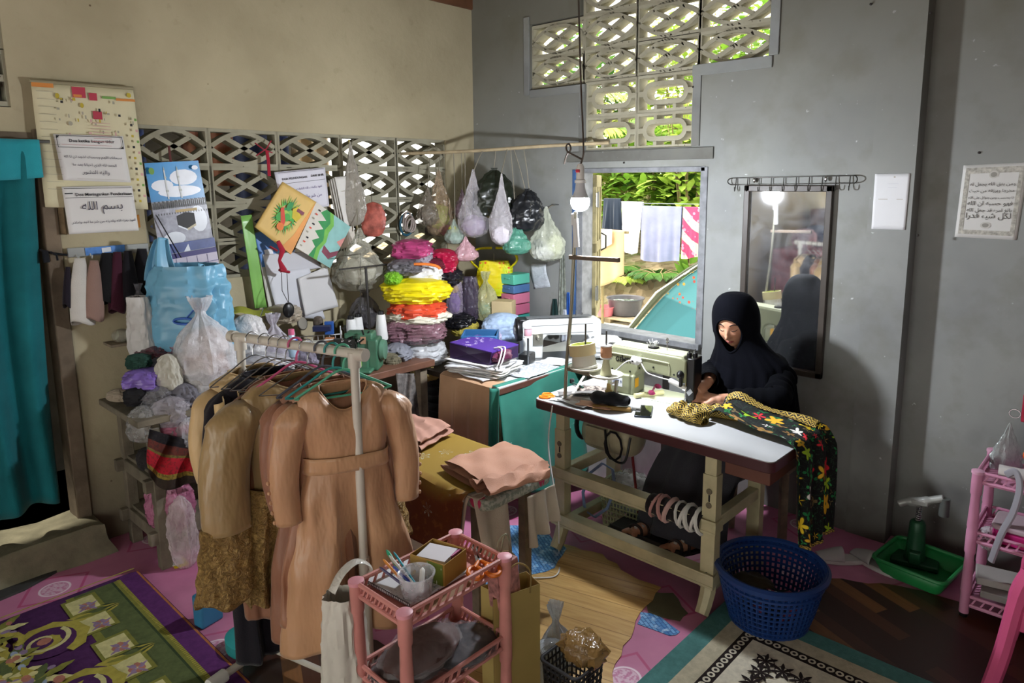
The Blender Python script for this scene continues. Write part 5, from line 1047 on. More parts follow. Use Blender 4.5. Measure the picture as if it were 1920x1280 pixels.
# tower of bags on the low shelf
XS = .42
b = B(); b.box((.50, -.76, .655), (.42, .42, .03)); b.box((.32, -.76, .32), (.03, .42, .64)); b.box((.70, -.60, .32), (.03, .10, .64)); b.box((.5, -.76, .30), (.4, .4, .03)); obj('low_shelf', b, mat('#33291f', .7, 0, .2), smooth=False, label='dark low shelf under the tower of bags', cat='shelf')
TOW = [('flat yellow carton at the bottom of the bag tower', (772, 676, 828, 708), mat('#b9a468', .7, 0, .1), 'box'),
    ('grey cloth roll left under the bag tower', (724, 640, 775, 676), mat('#7d7f88', .8, 0, .15), 'cloth'),
    ('clear bag of pale cloth at the foot of the bag tower', (740, 632, 838, 684), film('#cfd2d6', .72), 'bag'),
    ('clear bag with mauve cloth in the bag tower', (727, 590, 836, 642), film('#8a6470', .75), 'bag'),
    ('white and cream folded cloth in the middle of the bag tower', (730, 576, 838, 606), mat('#d6d2c0', .7, 0, .1), 'cloth'),
    ('orange red plastic bag below the yellow one', (730, 560, 833, 602), mat('#c8492f', .3, 0, .2, 8), 'bag'),
    ('bright yellow plastic bag in the bag tower', (722, 520, 846, 568), mat('#d9c816', .35, 0, .12, 8), 'bag'),
    ('white bag with orange rim on top of the yellow one', (753, 492, 828, 536), mat('#cfcfcf', .4, 0, .25, 14), 'bag'),
    ('black bag right of the white one in the bag tower', (812, 502, 866, 536), mat('#1c1a20', .3, 0, .2), 'bag'),
    ('small lime green bag left of the yellow one', (724, 506, 756, 532), mat('#6fa52a', .4, 0, .15), 'bag'),
    ('black and white printed bag near the top of the tower', (730, 484, 790, 516), mat('#5b585c', .5, 0, .6, 40), 'bag'),
    ('maroon cloth bundle high in the bag tower', (764, 482, 834, 508), mat('#5a1424', .7, 0, .2), 'bundle'),
    ('crimson bag at the upper right of the tower', (800, 466, 860, 512), mat('#a3163c', .35, 0, .25, 12), 'bag'),
    ('clear grey bag with lilac cloth at the tower top', (768, 464, 812, 500), film('#a8a2ae', .7), 'bag'),
    ('magenta and mauve bag at the very top of the tower', (738, 448, 810, 486), mat('#9c3a66', .35, 0, .4, 14), 'bag')]
for i, (lb, bx, m, ct) in enumerate(TOW): bag(lb, bx, m, 'pile', d=.30 if i < 7 else .22, seed=60 + i, x=XS + (.06 if i < 7 else .0) - .004 * i, name={'bag': 'plastic_bag', 'cloth': 'folded_cloth', 'box': 'flat_carton', 'bundle': 'cloth_bundle'}[ct], cat=ct, wr=1.25)
b = B(); p, w, h = pxplace((760, 492, 828, 504), x=XS + .02); b.tube([p + Matrix.Rotation(FACE, 3, 'Z') @ V3((w * .5 * math.cos(a), -.11 + .03 * abs(math.cos(a)), .008 + .035 * math.sin(a))) for a in [PI * k / 12 for k in range(13)]], .009, 6); obj('orange_strap', b, mat('#d9742a', .4), label='orange strip along the rim of the white bag in the tower', cat='strap')
for i, (z, c) in enumerate(((.335, '#1e1e22'), (.385, '#33343a'), (.44, '#1b1b20'), (.49, '#2d2e33'), (.545, '#232327'), (.60, '#3a3a3e'))):
    b = B(); b.ball((0, 0, .024), (.19 - .004 * i, .17, .027), 28, 12, .12, 3, i); o = obj('folded_garment', b, cloth(c), label='dark folded garment in the pile on the low shelf', cat='garment', group='dark folded garments on the low shelf'); o.location = (.52, -.78, z - .018); o.rotation_euler = (0, 0, .1 * i)
T = thing('crate', 'dusty grey plastic crate on the floor below the bag tower', 'crate', (.72, -1.16, .0), .3); basket_mesh(.30, .22, .36, 40, 9, mat('#77776f', .6, 0, .2), T=T)
b = B(); b.ball((0, 0, .30), (.12, .09, .07), 20, 12, .3, 4, 3); o = obj('scraps', b, mat('#8d857c', .8, 0, .5, 30), label='heap of scraps in the dusty grey crate', cat='scraps'); o.location = (.72, -1.16, .06)
# ================================================================== OVERLOCK TABLE
OX0, OX1, OY0, OY1, OZ = .03, .68, -1.62, -.98, .75
T = thing('overlock_table', 'old brown table holding the green overlock machine', 'table', (.35, -1.3, 0)); b = B(); b.box((.355, -1.30, OZ - .02), (.65, .64, .04)); obj('tabletop', b, mat('#6e4c3c', .5, 0, .25, 10), T, world=True, bevel=.004)
for x in (.08, .62):
    for y in (-1.56, -1.04): b = B(); b.box((x, y, .355), (.05, .05, .71)); obj('leg', b, OLDWOOD, T, world=True)
GRN = mat('#3f6a52', .4, .1, .2, 10)
T = thing('overlock_machine', 'green overlock machine with black thread guides and a small hand wheel', 'sewing machine', at(672, 690, z=OZ), math.radians(40))
b = B(); b.box((0, 0, .06), (.16, .16, .12)); b.box((.02, .0, .165), (.16, .10, .10)); b.box((.10, 0, .09), (.06, .12, .18)); b.box((.0, -.05, .012), (.22, .18, .02)); obj('machine_body', b, GRN, T, bevel=.010)
b = B(); b.lathe([(.03, 0), (.055, 0), (.06, .01), (.055, .03), (.02, .035)], 24, (.13, 0, .11), R=Matrix.Rotation(PI / 2, 3, 'Y')); obj('hand_wheel', b, mat('#57806a', .4, .2), T)
b = B(); r = random.Random(2)
for k in range(16): p = V3((r.uniform(-.12, .08), r.uniform(-.09, -.03), r.uniform(.10, .22))); b.tube([p, p + V3((r.uniform(-.03, .03), r.uniform(-.03, .01), r.uniform(-.05, .06)))], .005, 6)
b.box((-.05, -.06, .15), (.12, .03, .07)); obj('looper_unit', b, mat('#20221f', .35, .5), T)
b = B()
for x in (-.06, -.02, .03): b.lathe([(.011, 0), (.013, .01), (.008, .022), (.003, .03)], 12, (x, -.055, .175), R=Matrix.Rotation(PI / 2, 3, 'X'))
obj('tension_disc', b, CHROME, T)
b = B(); b.box((-.07, -.07, .125), (.22, .17, .006)); obj('cloth_plate', b, STEEL, T, bevel=.002)
b = B(); b.box((.05, -.052, .175), (.03, .003, .04)); obj('label_plate', b, mat('#b08a6a', .5), T); b = B(); b.box((.02, -.082, .06), (.05, .003, .05)); obj('sticker', b, mat('#7fae2a', .5), T)
for i, (px, py, hh, lb) in enumerate([(660, 648, .175, 'white thread cone left behind the overlock machine'), (673, 642, .17, 'white thread cone standing just right of the left pair'), (716, 636, .165, 'white thread cone right of the overlock machine')]):
    p = at(px, py, x=.30 if i < 2 else .42); T = thing('thread_cone', lb, 'thread cone', p, 0, 'white thread cones at the overlock machine'); b = B(); b.lathe([(.036, 0), (.038, .01), (.026, hh - .02), (.022, hh - .012)], 22); obj('thread', b, mat('#e4e4e2', .7, 0, .04, 6, .4, 300), T); b = B(); b.lathe([(.02, hh - .012), (.017, hh + .008), (0, hh + .008)], 16); obj('cone_tip', b, BLACKP, T)
T = thing('cone_rack', 'dark thread rack holding the white cones behind the overlock machine', 'thread stand', (.33, -1.20, OZ)); b = B(); p0, p1, p2 = at(660, 649, x=.30), at(673, 643, x=.30), at(716, 637, x=.42)
b.beam(p0 - V3((0, .05, .008)), p2 + V3((0, .05, -.008)), .07, .012); b.tube([(.36, -1.21, OZ), (.36, -1.21, p1.z), (.33, -1.2, 1.30)], .008, 8); b.tube([(.33, -1.38, 1.30), (.33, -1.05, 1.30)], .005, 6); b.tube([(.36, -1.1, OZ), (.36, -1.1, p2.z - .01)], .008, 8); obj('rack_frame', b, mat('#2f2c2a', .5, .4), T, world=True)
p = at(790 - 40, 690, z=OZ); pile('tangle of patterned thread ends right of the overlock machine', (715, 660, 752, 690), mat('#6a6450', .8, 0, .6, 50), seed=21, x=.55, name='thread_tangle', cat='thread')
# supplies left of the overlock machine
T = thing('wire_rack', 'white wire shelf with small supplies left of the overlock machine', 'rack', at(598, 665, x=.25), math.radians(60)); b = B()
for z in (0.0, .10):
    for k in range(9): b.tube([(-.13 + .26 * k / 8, -.07, z), (-.13 + .26 * k / 8, .07, z)], .002, 5)
    b.tube([(-.13, -.07, z), (.13, -.07, z), (.13, .07, z), (-.13, .07, z)], .0035, 6, closed=True)
for x in (-.13, .13):
    for y in (-.07, .07): b.tube([(x, y, -.02), (x, y, .15)], .0035, 6)
obj('wire_frame', b, WHITEP, T)
RB = lambda nm, lb, ct, px, py, x, d, c, rz=.9: (lambda o: (setattr(o, 'location', at(px, py, x=x)), setattr(o, 'rotation_euler', (0, 0, rz))))(obj(nm, B().box((0, 0, d[2] / 2), d), mat(c, .5, 0, .15), bevel=.002, label=lb, cat=ct))
RB('small_box', 'small blue box on the wire shelf', 'box', 618, 626, .25, (.05, .035, .075), '#2f5fae'); RB('small_box', 'navy packet lying left of the small blue box', 'box', 604, 620, .27, (.10, .05, .03), '#232a4e'); RB('small_box', 'colourful small box low beside the wire shelf', 'box', 619, 650, .32, (.05, .04, .055), '#c98a5a'); RB('small_box', 'white box below the wire shelf', 'box', 596, 652, .33, (.07, .05, .04), '#cfcfc4'); RB('small_box', 'dull green carton on the table below the wire shelf', 'box', 588, 668, .36, (.09, .05, .05), '#6f7a3f')
b = B(); b.prism([(.055 * math.cos(a) * (1 + .25 * math.sin(a)), .075 * math.sin(a)) for a in [k / 24 * 2 * PI for k in range(24)]], .012, frame(at(637, 618, x=.12), (0, 1, 0), (.2, 0, 1))); obj('olive_paddle', b, mat('#5d5a3c', .6), bevel=.003, label='olive pointed board leaning at the wall behind the supplies', cat='board')
T = thing('round_mirror', 'small round hand mirror with dark rim among the supplies', 'mirror', at(566, 606, x=.14)); F = frame((0, 0, 0), (-.5, .86, 0), (-.25, 0, .97)); b = B(); b.prism([(.052 * math.cos(a), .042 * math.sin(a)) for a in [k / 28 * 2 * PI for k in range(28)]], .006, F); obj('rim', b, mat('#3a322c', .5), T, bevel=.002); b = B(); b.prism([(.045 * math.cos(a), .036 * math.sin(a)) for a in [k / 28 * 2 * PI for k in range(28)]], .0005, F @ Matrix.Translation((0, 0, .006))); obj('glass', b, mat('#8f8a80', .25, 0, .1), T)
pile('brown pot between the round mirror and the blue box', (588, 592, 606, 616), mat('#5f554b', .6), seed=4, x=.18, wr=.3, name='pot', cat='pot')
T = thing('spray_bottle', 'clear bottle with blue collar and pink top behind the clothes rail', 'bottle', at(549, 668, x=.42)); b = B(); b.lathe([(.026, 0), (.029, .006), (.029, .09), (.015, .115), (.013, .125)], 22); obj('bottle', b, mat('#a9c3d6', .2, 0, .05), T); b = B(); b.lathe([(.03, .07), (.03, .095)], 22); obj('collar', b, mat('#2440a8', .4), T); b = B(); b.lathe([(.016, .12), (.016, .15), (.0, .154)], 16); obj('cap', b, mat('#d36a8c', .4), T)

# ================================================================== LEFT BENCH AND ITS BAGS
T = thing('bench', 'rough grey wooden bench along the cream wall buried under bags', 'bench', (.3, -2.15, 0)); BW = mat('#6f6656', .85, 0, .3, 9, .4, 40)
b = B(); b.box((.30, -2.13, .735), (.52, .90, .03)); obj('bench_top', b, BW, T, world=True, bevel=.004)
for x, y in ((.12, -2.50), (.50, -2.50), (.12, -1.75), (.50, -1.75)): b = B(); b.box((x, y, .36), (.05, .05, .72)); obj('leg', b, BW, T, world=True, bevel=.004)
for z in (.16, .42):
    for x in (.12, .50): b = B(); b.beam((x, -2.56, z), (x, -1.72, z), .04, .06); obj('rail', b, BW, T, world=True, bevel=.004)
    b = B(); b.box((.31, -2.51, z), (.40, .035, .06)); obj('rail', b, BW, T, world=True, bevel=.004)
b = B(); b.box((.31, -2.12, .455), (.42, .78, .02)); obj('lower_shelf', b, BW, T, world=True)
b = B(); b.box((.31, -2.12, .195), (.42, .78, .02)); obj('bottom_shelf', b, BW, T, world=True)
LB = lambda c, a=.55: film(c, a)
b = bagmesh(.40, .26, .46, 'sack', 31); BLUEB = mat('#74aecb', .35, 0, .1, 6)
p, w, h = pxplace((283, 498, 436, 655), x=.24); bb = bagmesh(w, w * .62, h, 'sack', 31, wr=.9); T = thing('plastic_bag', 'big light blue carrier bag on the heap at the left', 'bag', p, FACE); obj('bag_skin', bb, BLUEB, T)
b = B()
b.grid(16, 16, lambda u, v: V3((-w * .46 + w * (.42 * u * (1 - .62 * v)) + w * .16 * v ** 1.5, -.03 + .035 * math.sin(u * 9) * (1 - .5 * v), h * .86 + .20 * v - .06 * (u - .5) ** 2))); b.grid(14, 10, lambda u, v: V3((w * .20 + w * .28 * u * (1 - .4 * v), -.03 + .03 * math.sin(u * 8), h * .86 + .07 * v * (1 - .6 * u)))); obj('handle', b, BLUEB, T, solid=.003)
b = B(); b.tube([(w * .10 + .03 * math.cos(k / 14 * 2 * PI) * 1.6, -w * .335, h * .40 + .014 * math.sin(k / 14 * 2 * PI)) for k in range(14)], .006, 6, closed=True); b.tube([(w * .14, -w * .33, h * .44), (w * .22, -w * .325, h * .52), (w * .32, -w * .31, h * .58)], .009, 6, flat=.4); obj('printed_mark', b, mat('#2a5fb8', .5), T)
bag('white carrier bag left behind the big blue bag', (248, 556, 296, 670), mat('#c9c6c2', .4, 0, .12), 'sack', seed=32, x=.16)
bag('dark see-through bag below the hanging scarves', (246, 532, 284, 602), film('#77757c', .5), 'tied', seed=33, x=.10, fill=((mat('#2c2a30', .7), .7, .5, 0, .05),))
bag('big clear bag of pale pink cloth in front of the blue bag', (332, 556, 442, 722), film('#dfe0e4', .62, .2), 'tied', d=.24, seed=34, x=.42, fill=((mat('#c79a86', .8), .78, .45, -.02, .02), (mat('#d9c3bd', .8), .7, .35, .05, .30)))
bag('white bag to the right of the big clear bag', (436, 588, 502, 682), film('#e2e0e0', .85), 'pile', seed=35, x=.30)
bag('clear twisted bag right of the white bag behind the clothes rail', (486, 588, 552, 704), film('#cfcad6', .6), 'tied', seed=36, x=.33, fill=((mat('#b3aec4', .8), .8, .45, 0, .02),))
pile('clear crumpled bag low behind the hangers', (440, 660, 545, 720), film('#c4c3c9', .6), seed=37, x=.45)
bag('dull violet bag hanging low right of the hangers', (556, 640, 600, 690), film('#aaa3b8', .7), 'pile', seed=38, x=.40)
scissors('scissors', 'red handled scissors stuck in the bags behind the rail', at(485, 612, x=.26), 1.2, .9, mat('#c9382c', .4)).rotation_euler = (0, -1.2, .8)
b = B(); b.grid(24, 14, lambda u, v: at(435 + 90 * u, 578 + 12 * v, x=.10 + .10 * v) + V3((0, 0, .012 * math.sin(u * 9)))); obj('lime_sheet', b, mat('#9a9c3a', .6, 0, .1), label='yellow green plastic sheet behind the white bag', cat='sheet', solid=.003)
pile('clear packet of beige cloth under the black pad', (500, 570, 566, 606), film('#b5a893', .75), seed=39, x=.16)
PK = [('violet packet with clear wrap left on the bench heap', (238, 688, 312, 732), mat('#7d63b0', .3, 0, .25, 10), .34), ('dark green knitted roll at the left of the heap', (240, 662, 282, 692), mat('#1f3f34', .9, 0, .2, 30), .30), ('maroon packet behind the green roll', (262, 648, 322, 684), film('#6a3f4a', .8), .22),
    ('grey satin bundle right of the violet packet', (278, 668, 330, 716), mat('#55545c', .4, 0, .2), .30), ('white felt hat shape leaning on the heap', (300, 662, 346, 744), mat('#bdb9ab', .8, 0, .06), .42), ('mauve clear packet under the blue bag', (296, 636, 350, 672), film('#a98a96', .7), .24),
    ('black cloth bundle on the left end of the bench', (236, 722, 286, 760), mat('#17161a', .8, 0, .1), .36), ('grey clear bag on the bench edge', (268, 722, 330, 770), film('#77757a', .65), .42), ('slate grey bundle below the big clear bag', (318, 716, 376, 766), mat('#6a6870', .8, 0, .15), .46), ('small beige cloth at the left bench end', (206, 728, 244, 752), mat('#9c8f7c', .8, 0, .2), .22),
    ('clear bag drooping over the bench front', (246, 758, 302, 828), film('#a9a7a4', .5), .46), ('clear bag of odd bits above the plaid cloth', (290, 742, 352, 800), film('#b5aeb5', .55), .50), ('pink crumpled cloth above the plaid cloth', (304, 786, 352, 818), mat('#b56d84', .8, 0, .25, 14), .50), ('clear bag hanging right of the pink cloth', (326, 778, 372, 838), film('#c0bfc2', .55), .54),
    ('brown carton edge among the bags behind the dresses', (344, 756, 380, 790), mat('#5f4a38', .8), .50), ('grey white bag behind the cream hanger', (352, 690, 400, 760), film('#b9b6b4', .8), .46),
    ('pink see-through bag on the lower bench shelf', (286, 888, 362, 998), film('#b9708f', .7), .46), ('clear bag with orange and pink bits hanging below the bench', (326, 922, 372, 1066), film('#c9b9b9', .5), .56), ('dark cloth pile on the lower bench shelf', (262, 836, 300, 884), mat('#2a2627', .9), .36)]
for i, (lb, bx, m, x) in enumerate(PK): pile(lb, bx, m, seed=130 + i, x=x, wr=1.3, name='plastic_bag' if ('bag' in lb or 'packet' in lb) and 'bits' not in lb[:3] else 'cloth_bundle', cat='bag' if 'bag' in lb or 'packet' in lb else 'bundle')
t = NT('plaid_red', .85, 0, .2); uv = t.n('UVMap').outputs[0]; X, Y, Z = t.xyz(uv); fy = t.ma('FRACT', t.ma('MULTIPLY', Y, 2.0)); base = t.ramp(fy, [(0, '#191518'), (.16, '#5a2a22'), (.30, '#6a5a2c'), (.34, '#a81f2c'), (.55, '#b3202f'), (.60, '#8f7a34'), (.68, '#3a3028'), (.9, '#5b4a3a')], 'CONSTANT')
base = t.mix(t.ma('MULTIPLY', t.step(t.noise(uv, 40, 2), .5, .6), .5), base, lin('#2a2622')); PLAID = t.col(base)
b = B(); b.grid(50, 30, lambda u, v: at(282 + 92 * u - 6 * math.sin(v * 3), 806 + 26 * u + (88 + 14 * math.sin(u * 5)) * v, x=.56 + .03 * math.sin(u * 13 + v * 3) + .05 * math.sin(PI * v)), uvs=(.5, .42)); obj('plaid_cloth', b, PLAID, label='red and brown plaid cloth hanging from the bench', cat='cloth', solid=.012)
b = B(); b.prism([(0, 0), (.09, -.01), (.10, .05), (.01, .06)], .004, Matrix.Translation(at(318, 1052, z=.002))); obj('yellow_paper', b, mat('#d3b91f', .7), label='yellow scrap under the bench corner', cat='scrap'); b = B(); b.prism([(0, 0), (.09, -.02), (.10, .03), (.01, .04)], .003, Matrix.Translation(at(318, 1046, z=.007))); obj('white_paper', b, mat('#d9d6cf', .7), label='white scrap lying on the yellow one by the bench', cat='scrap')
T = thing('bulb_jar', 'small round glass jar on a wall bracket left of the bags', 'jar', at(229, 640, x=.07)); b = B(); b.ball((0, 0, .03), (.045, .045, .035), 20, 12); obj('jar', b, film('#a9a796', .5, .1, .1), T); b = B(); b.box((-.02, 0, -.012), (.12, .13, .012)); o = obj('wall_bracket', b, OLDWOOD, label='wooden bracket shelf under the glass jar', cat='shelf'); o.location = T.location + V3((-.005, 0, -.013))
# ================================================================== IRONING TABLE
IZ = .575
T = thing('ironing_table', 'low padded ironing table with floral cover in the middle of the room', 'ironing table', (1.5, -1.65, 0))
b = B(); b.prism(rrect(.95, 2.02, -1.85, -1.44, .05), .045, Matrix.Translation((0, 0, IZ - .05)))
t = NT('rose_cover', .85, 0, .2); o = t.co(); f1, h1, c1, e1, k1 = flowers(t, o, 9, 5, .3, .1, .9); base = t.mix(t.step(t.noise(o, 60, 2), .45, .55), lin('#8f9a8e'), lin('#b9bdb2')); base = t.mix(f1, base, t.ramp(h1, [(0, '#c2456c'), (.5, '#8a8a3a'), (.8, '#b9bdb2')], 'CONSTANT')); ROSE = t.col(base)
obj('padded_top', b, ROSE, T, world=True, bevel=.012)
for x in (1.05, 1.9):
    for y in (-1.78, -1.5): b = B(); b.box((x, y, .26), (.04, .04, .52)); obj('leg', b, OLDWOOD, T, world=True)
def over(xf, y0, y1, drop, z, amp, seed, nu=60, nv=46, uvs=(1, 1)):
    """cloth lying on the table from y0 (back) to y1 (front edge) then falling by drop(u)"""
    b = B()
    def f(u, v):
        L = abs(y1 - y0); D = drop(u); s = v * (L + D); x = xf(u, v)
        if s < L: p = V3((x, y0 + (y1 - y0) * s / L, z + amp * (noise.noise(V3((u * 4 + seed, v * 4, 0))) + .6) * .6))
        else:
            e = s - L; w = math.sin(u * 19 + seed) * .5 + math.sin(u * 31 + seed) * .3; p = V3((x, y1 - .012 - min(e, .03) * .3 - e * (.06 + .10 * w) , z - e))
        return p
    b.grid(nu, nv, f, uvs=uvs); return b
t = NT('gold_batik', .65, 0, .3); uv = t.n('UVMap').outputs[0]; X, Y, Z = t.xyz(uv); f1, h1, c1, e1, k1 = flowers(t, uv, 9, 6, .25, .12, .9); nn = t.noise(uv, 5, 3); edge = t.step(t.ma('ADD', Y, t.ma('MULTIPLY', nn, .10)), .47, .56)
base = t.mix(edge, lin('#8f7430'), lin('#6b3519')); base = t.mix(t.ma('MULTIPLY', t.step(t.noise(uv, 30, 3), .55, .65), edge), base, lin('#7f4a22')); base = t.mix(t.ma('MULTIPLY', e1, t.step(t.noise(uv, 2.3, 1), .50, .55)), base, lin('#a5aaa0')); BATIK = t.col(base)
obj('white_lining', over(lambda u, v: 1.10 + .86 * u - .05 * v, -1.62, -1.848, lambda u: .25 + .10 * u, IZ + .001, .0, 7), cloth('#c9c1b3'), label='cream lining cloth hanging below the gold batik on the ironing table', cat='cloth', solid=.003)
obj('batik_cloth', over(lambda u, v: 1.10 + .86 * u - .05 * v, -1.45, -1.857, lambda u: .19 + .12 * u - .16 * max(0, u - .85) * 3, IZ + .007, .008, 7, uvs=(1.0, .75)), BATIK, label='gold and rust batik cloth spread over the ironing table', cat='cloth', solid=.003)
b = B(); b.grid(30, 30, lambda u, v: V3((1.93 + .10 * v + .02 * math.sin(u * 9) * v, -1.862 + .20 * u - .06 * u * v, IZ + .006 - max(0, v - .35) * .42 - .01 * math.sin(u * 7))) ); obj('white_end_cloth', b, cloth('#d9cfbd'), label='cream cloth folded over the right end of the ironing table', cat='cloth', solid=.003)
b = B(); b.grid(30, 24, lambda u, v: V3((2.028 + .03 * math.sin(u * 14) * v + .010 * v, -1.62 + .17 * u, IZ - .055 - .22 * v * (1 - .3 * u)))); obj('grey_end_cloth', b, cloth('#c4baa8'), label='loose cloth corner hanging at the far right end of the ironing table', cat='cloth', solid=.003)
PEACH = mat('#b98a72', .7, 0, .08, 5, .2, 200, .3, .1)
def folded(name, label, quad, z, n, th, m, seed, cat='garment', amp=.010):
    T = thing(name, label, cat, (sum(q[0] for q in quad) / 4, sum(q[1] for q in quad) / 4, z)); Q = [V3((q[0], q[1], 0)) for q in quad]
    for i in range(n):
        b = B(); sh = .02 * i; k = 1 - .07 * i; c = sum(Q, V3()) / 4
        P = [c + (q - c) * k for q in Q]
        def f(u, v, i=i, P=P):
            a = 2 * PI * v; p = (P[0].lerp(P[1], u)).lerp(P[3].lerp(P[2], u), .5 + .5 * math.cos(a) * (1 + .03 * math.sin(u * 12 + seed + i)))
            wz = amp * (noise.noise(V3((u * 3 + seed, math.cos(a) * 2, i))) + math.sin(u * 17 + i * 2 + 4 * math.cos(a)) * .35)
            return p + V3((0, 0, z + th * (i + .5) + math.sin(a) * th * .6 + wz * (1 if math.sin(a) > 0 else .4) + amp * .5))
        b.grid(50, 24, f, cv=True); obj('fold', b, m, T, world=True)
    return T
q = lambda *p: [tuple(at(x, y, z=IZ + .02))[:2] for x, y in p]
folded('folded_garment', 'peach garment folded on the gold batik', q((826, 880), (945, 842), (1030, 880), (900, 925)), IZ + .018, 2, .024, PEACH, 3, amp=.012)
folded('folded_garment', 'crumpled peach sleeve on the front of the folded peach garment', q((880, 915), (1025, 885), (1032, 905), (920, 938)), IZ + .02, 1, .04, PEACH, 6, amp=.02)
folded('folded_garment', 'dusty pink garment at the far left end of the ironing table', q((755, 845), (765, 795), (850, 815), (790, 850)), IZ + .016, 2, .03, mat('#a97f6f', .75), 9, amp=.015)
b = B(); b.grid(24, 30, lambda u, v: at(742 + 34 * u + 12 * v, 700 + 92 * v, x=.70 + .02 * math.sin(u * 8 + v * 5))); obj('grey_print_cloth', b, mat('#6f6a66', .7, 0, .5, 40), label='grey printed cloth hanging beside the overlock table corner', cat='cloth', solid=.004)

# ================================================================== CLOTHES RACK
RZ = 1.26; RA = at(443, 631, z=RZ); RB_ = at(672, 664, z=RZ); re_ = (RB_ - RA).normalized(); RROT = math.atan2(re_.x, -re_.y); rh = V3((-re_.y, re_.x, 0))
OFFW = mat('#c9c2b4', .4, 0, .06); T = thing('clothes_rack', 'cream metal clothes rack loaded with brown dresses', 'clothes rack', ((RA + RB_) / 2).to_2d().to_3d())
b = B(); b.tube([RA, RB_], .0165, 14); obj('rail', b, OFFW, T, world=True)
for p, s in ((RA, -1), (RB_, 1)): b = B(); b.tube([p - re_ * .004, p + re_ * .03 * s], .021, 16); obj('end_cap', b, OFFW, T, world=True)
for p, s in ((RA, 1), (RB_, -1)):
    p = p + re_ * .018 * s; b = B(); b.tube([p - V3((0, 0, .045)), p + V3((0, 0, .005))], .021, 14); b.tube([V3((p.x, p.y, .55)), p], .0145, 12); b.tube([V3((p.x, p.y, .035)), V3((p.x, p.y, .56))], .018, 12); obj('post', b, OFFW, T, world=True)
    b = B(); f = V3((p.x, p.y, .05)); b.tube([f - rh * .19, f + rh * .19], .014, 10); FB = obj('foot_bar', b, OFFW, T, world=True)
    for k in (-1, 1): b = B(); b.tube([f + rh * .17 * k, f + rh * .235 * k], .024, 10); b.tube([f + rh * .21 * k - V3((0, 0, .048)), f + rh * .21 * k], .02, 8); obj('foot', b, mat('#cfcdc6', .5), FB, world=True)
b = B(); b.tube([V3((RA.x, RA.y, .06)) + re_ * .02, V3((RB_.x, RB_.y, .06)) - re_ * .02], .01, 10); obj('bottom_bar', b, OFFW, T, world=True)
def hanger(t, m, label, w=.19, th=.0042, drop=.10, tilt=0.):
    p = RA.lerp(RB_, t); T = thing('hanger', label, 'hanger', p, RROT + tilt, 'clothes hangers on the rack')
    b = B(); hk = [(.022 * math.cos(a), 0, .004 + .022 * math.sin(a)) for a in [math.radians(200 - 12 * k) for k in range(19)]]
    hk = [(-.021, 0, -.005)] + hk[::1]; hk = hk[::-1]
    b.tube(catmull([(-.024, 0, -.004), (-.022, 0, .012), (-.008, 0, .024), (.010, 0, .023), (.022, 0, .010), (.020, 0, -.008), (.004, 0, -.03), (0, 0, -.06)], 5), th * .9, 8); obj('hook', b, m, T)
    b = B(); b.tube(catmull([(-w, 0, -.06 - drop), (-w * .55, 0, -.06 - drop * .5), (0, 0, -.058), (w * .55, 0, -.06 - drop * .5), (w, 0, -.06 - drop)], 6), th, 8); b.tube([(-w, 0, -.06 - drop), (-w * .6, 0, -.07 - drop), (w * .6, 0, -.07 - drop), (w, 0, -.06 - drop)], th * .9, 8); obj('shoulder_bar', b, m, T)
    return T
SATIN = {}
def satin(c, ro=.38):
    t = NT('satin_' + c.strip('#'), ro, 0, .45); o = t.co(); L = lin(c); t.col(t.mix(t.step(t.noise(o, 3, 2), .3, .7), tuple(x * .92 for x in L[:3]) + (1,), tuple(min(1, x * 1.08) for x in L[:3]) + (1,))); t.b.inputs['Sheen Weight'].default_value = .2
    t.bump(t.noise(t.map(o, (1, 1, .35)), 13, 3), .5, .03); return t.m
t = NT('gold_lace', .4, .25, .5); o = t.co(); v = t.vor(t.map(o, (1, 1, .8)), 30); n1 = t.noise(o, 48, 4, .65, 1.8); k = t.ma('MULTIPLY', t.step(n1, .40, .66), 1.); t.col(t.mix(k, lin('#8f7142'), lin('#c7a361'))); t.bump(t.ma('ADD', n1, v.outputs[0]), .9, .03); GLACE2 = t.m
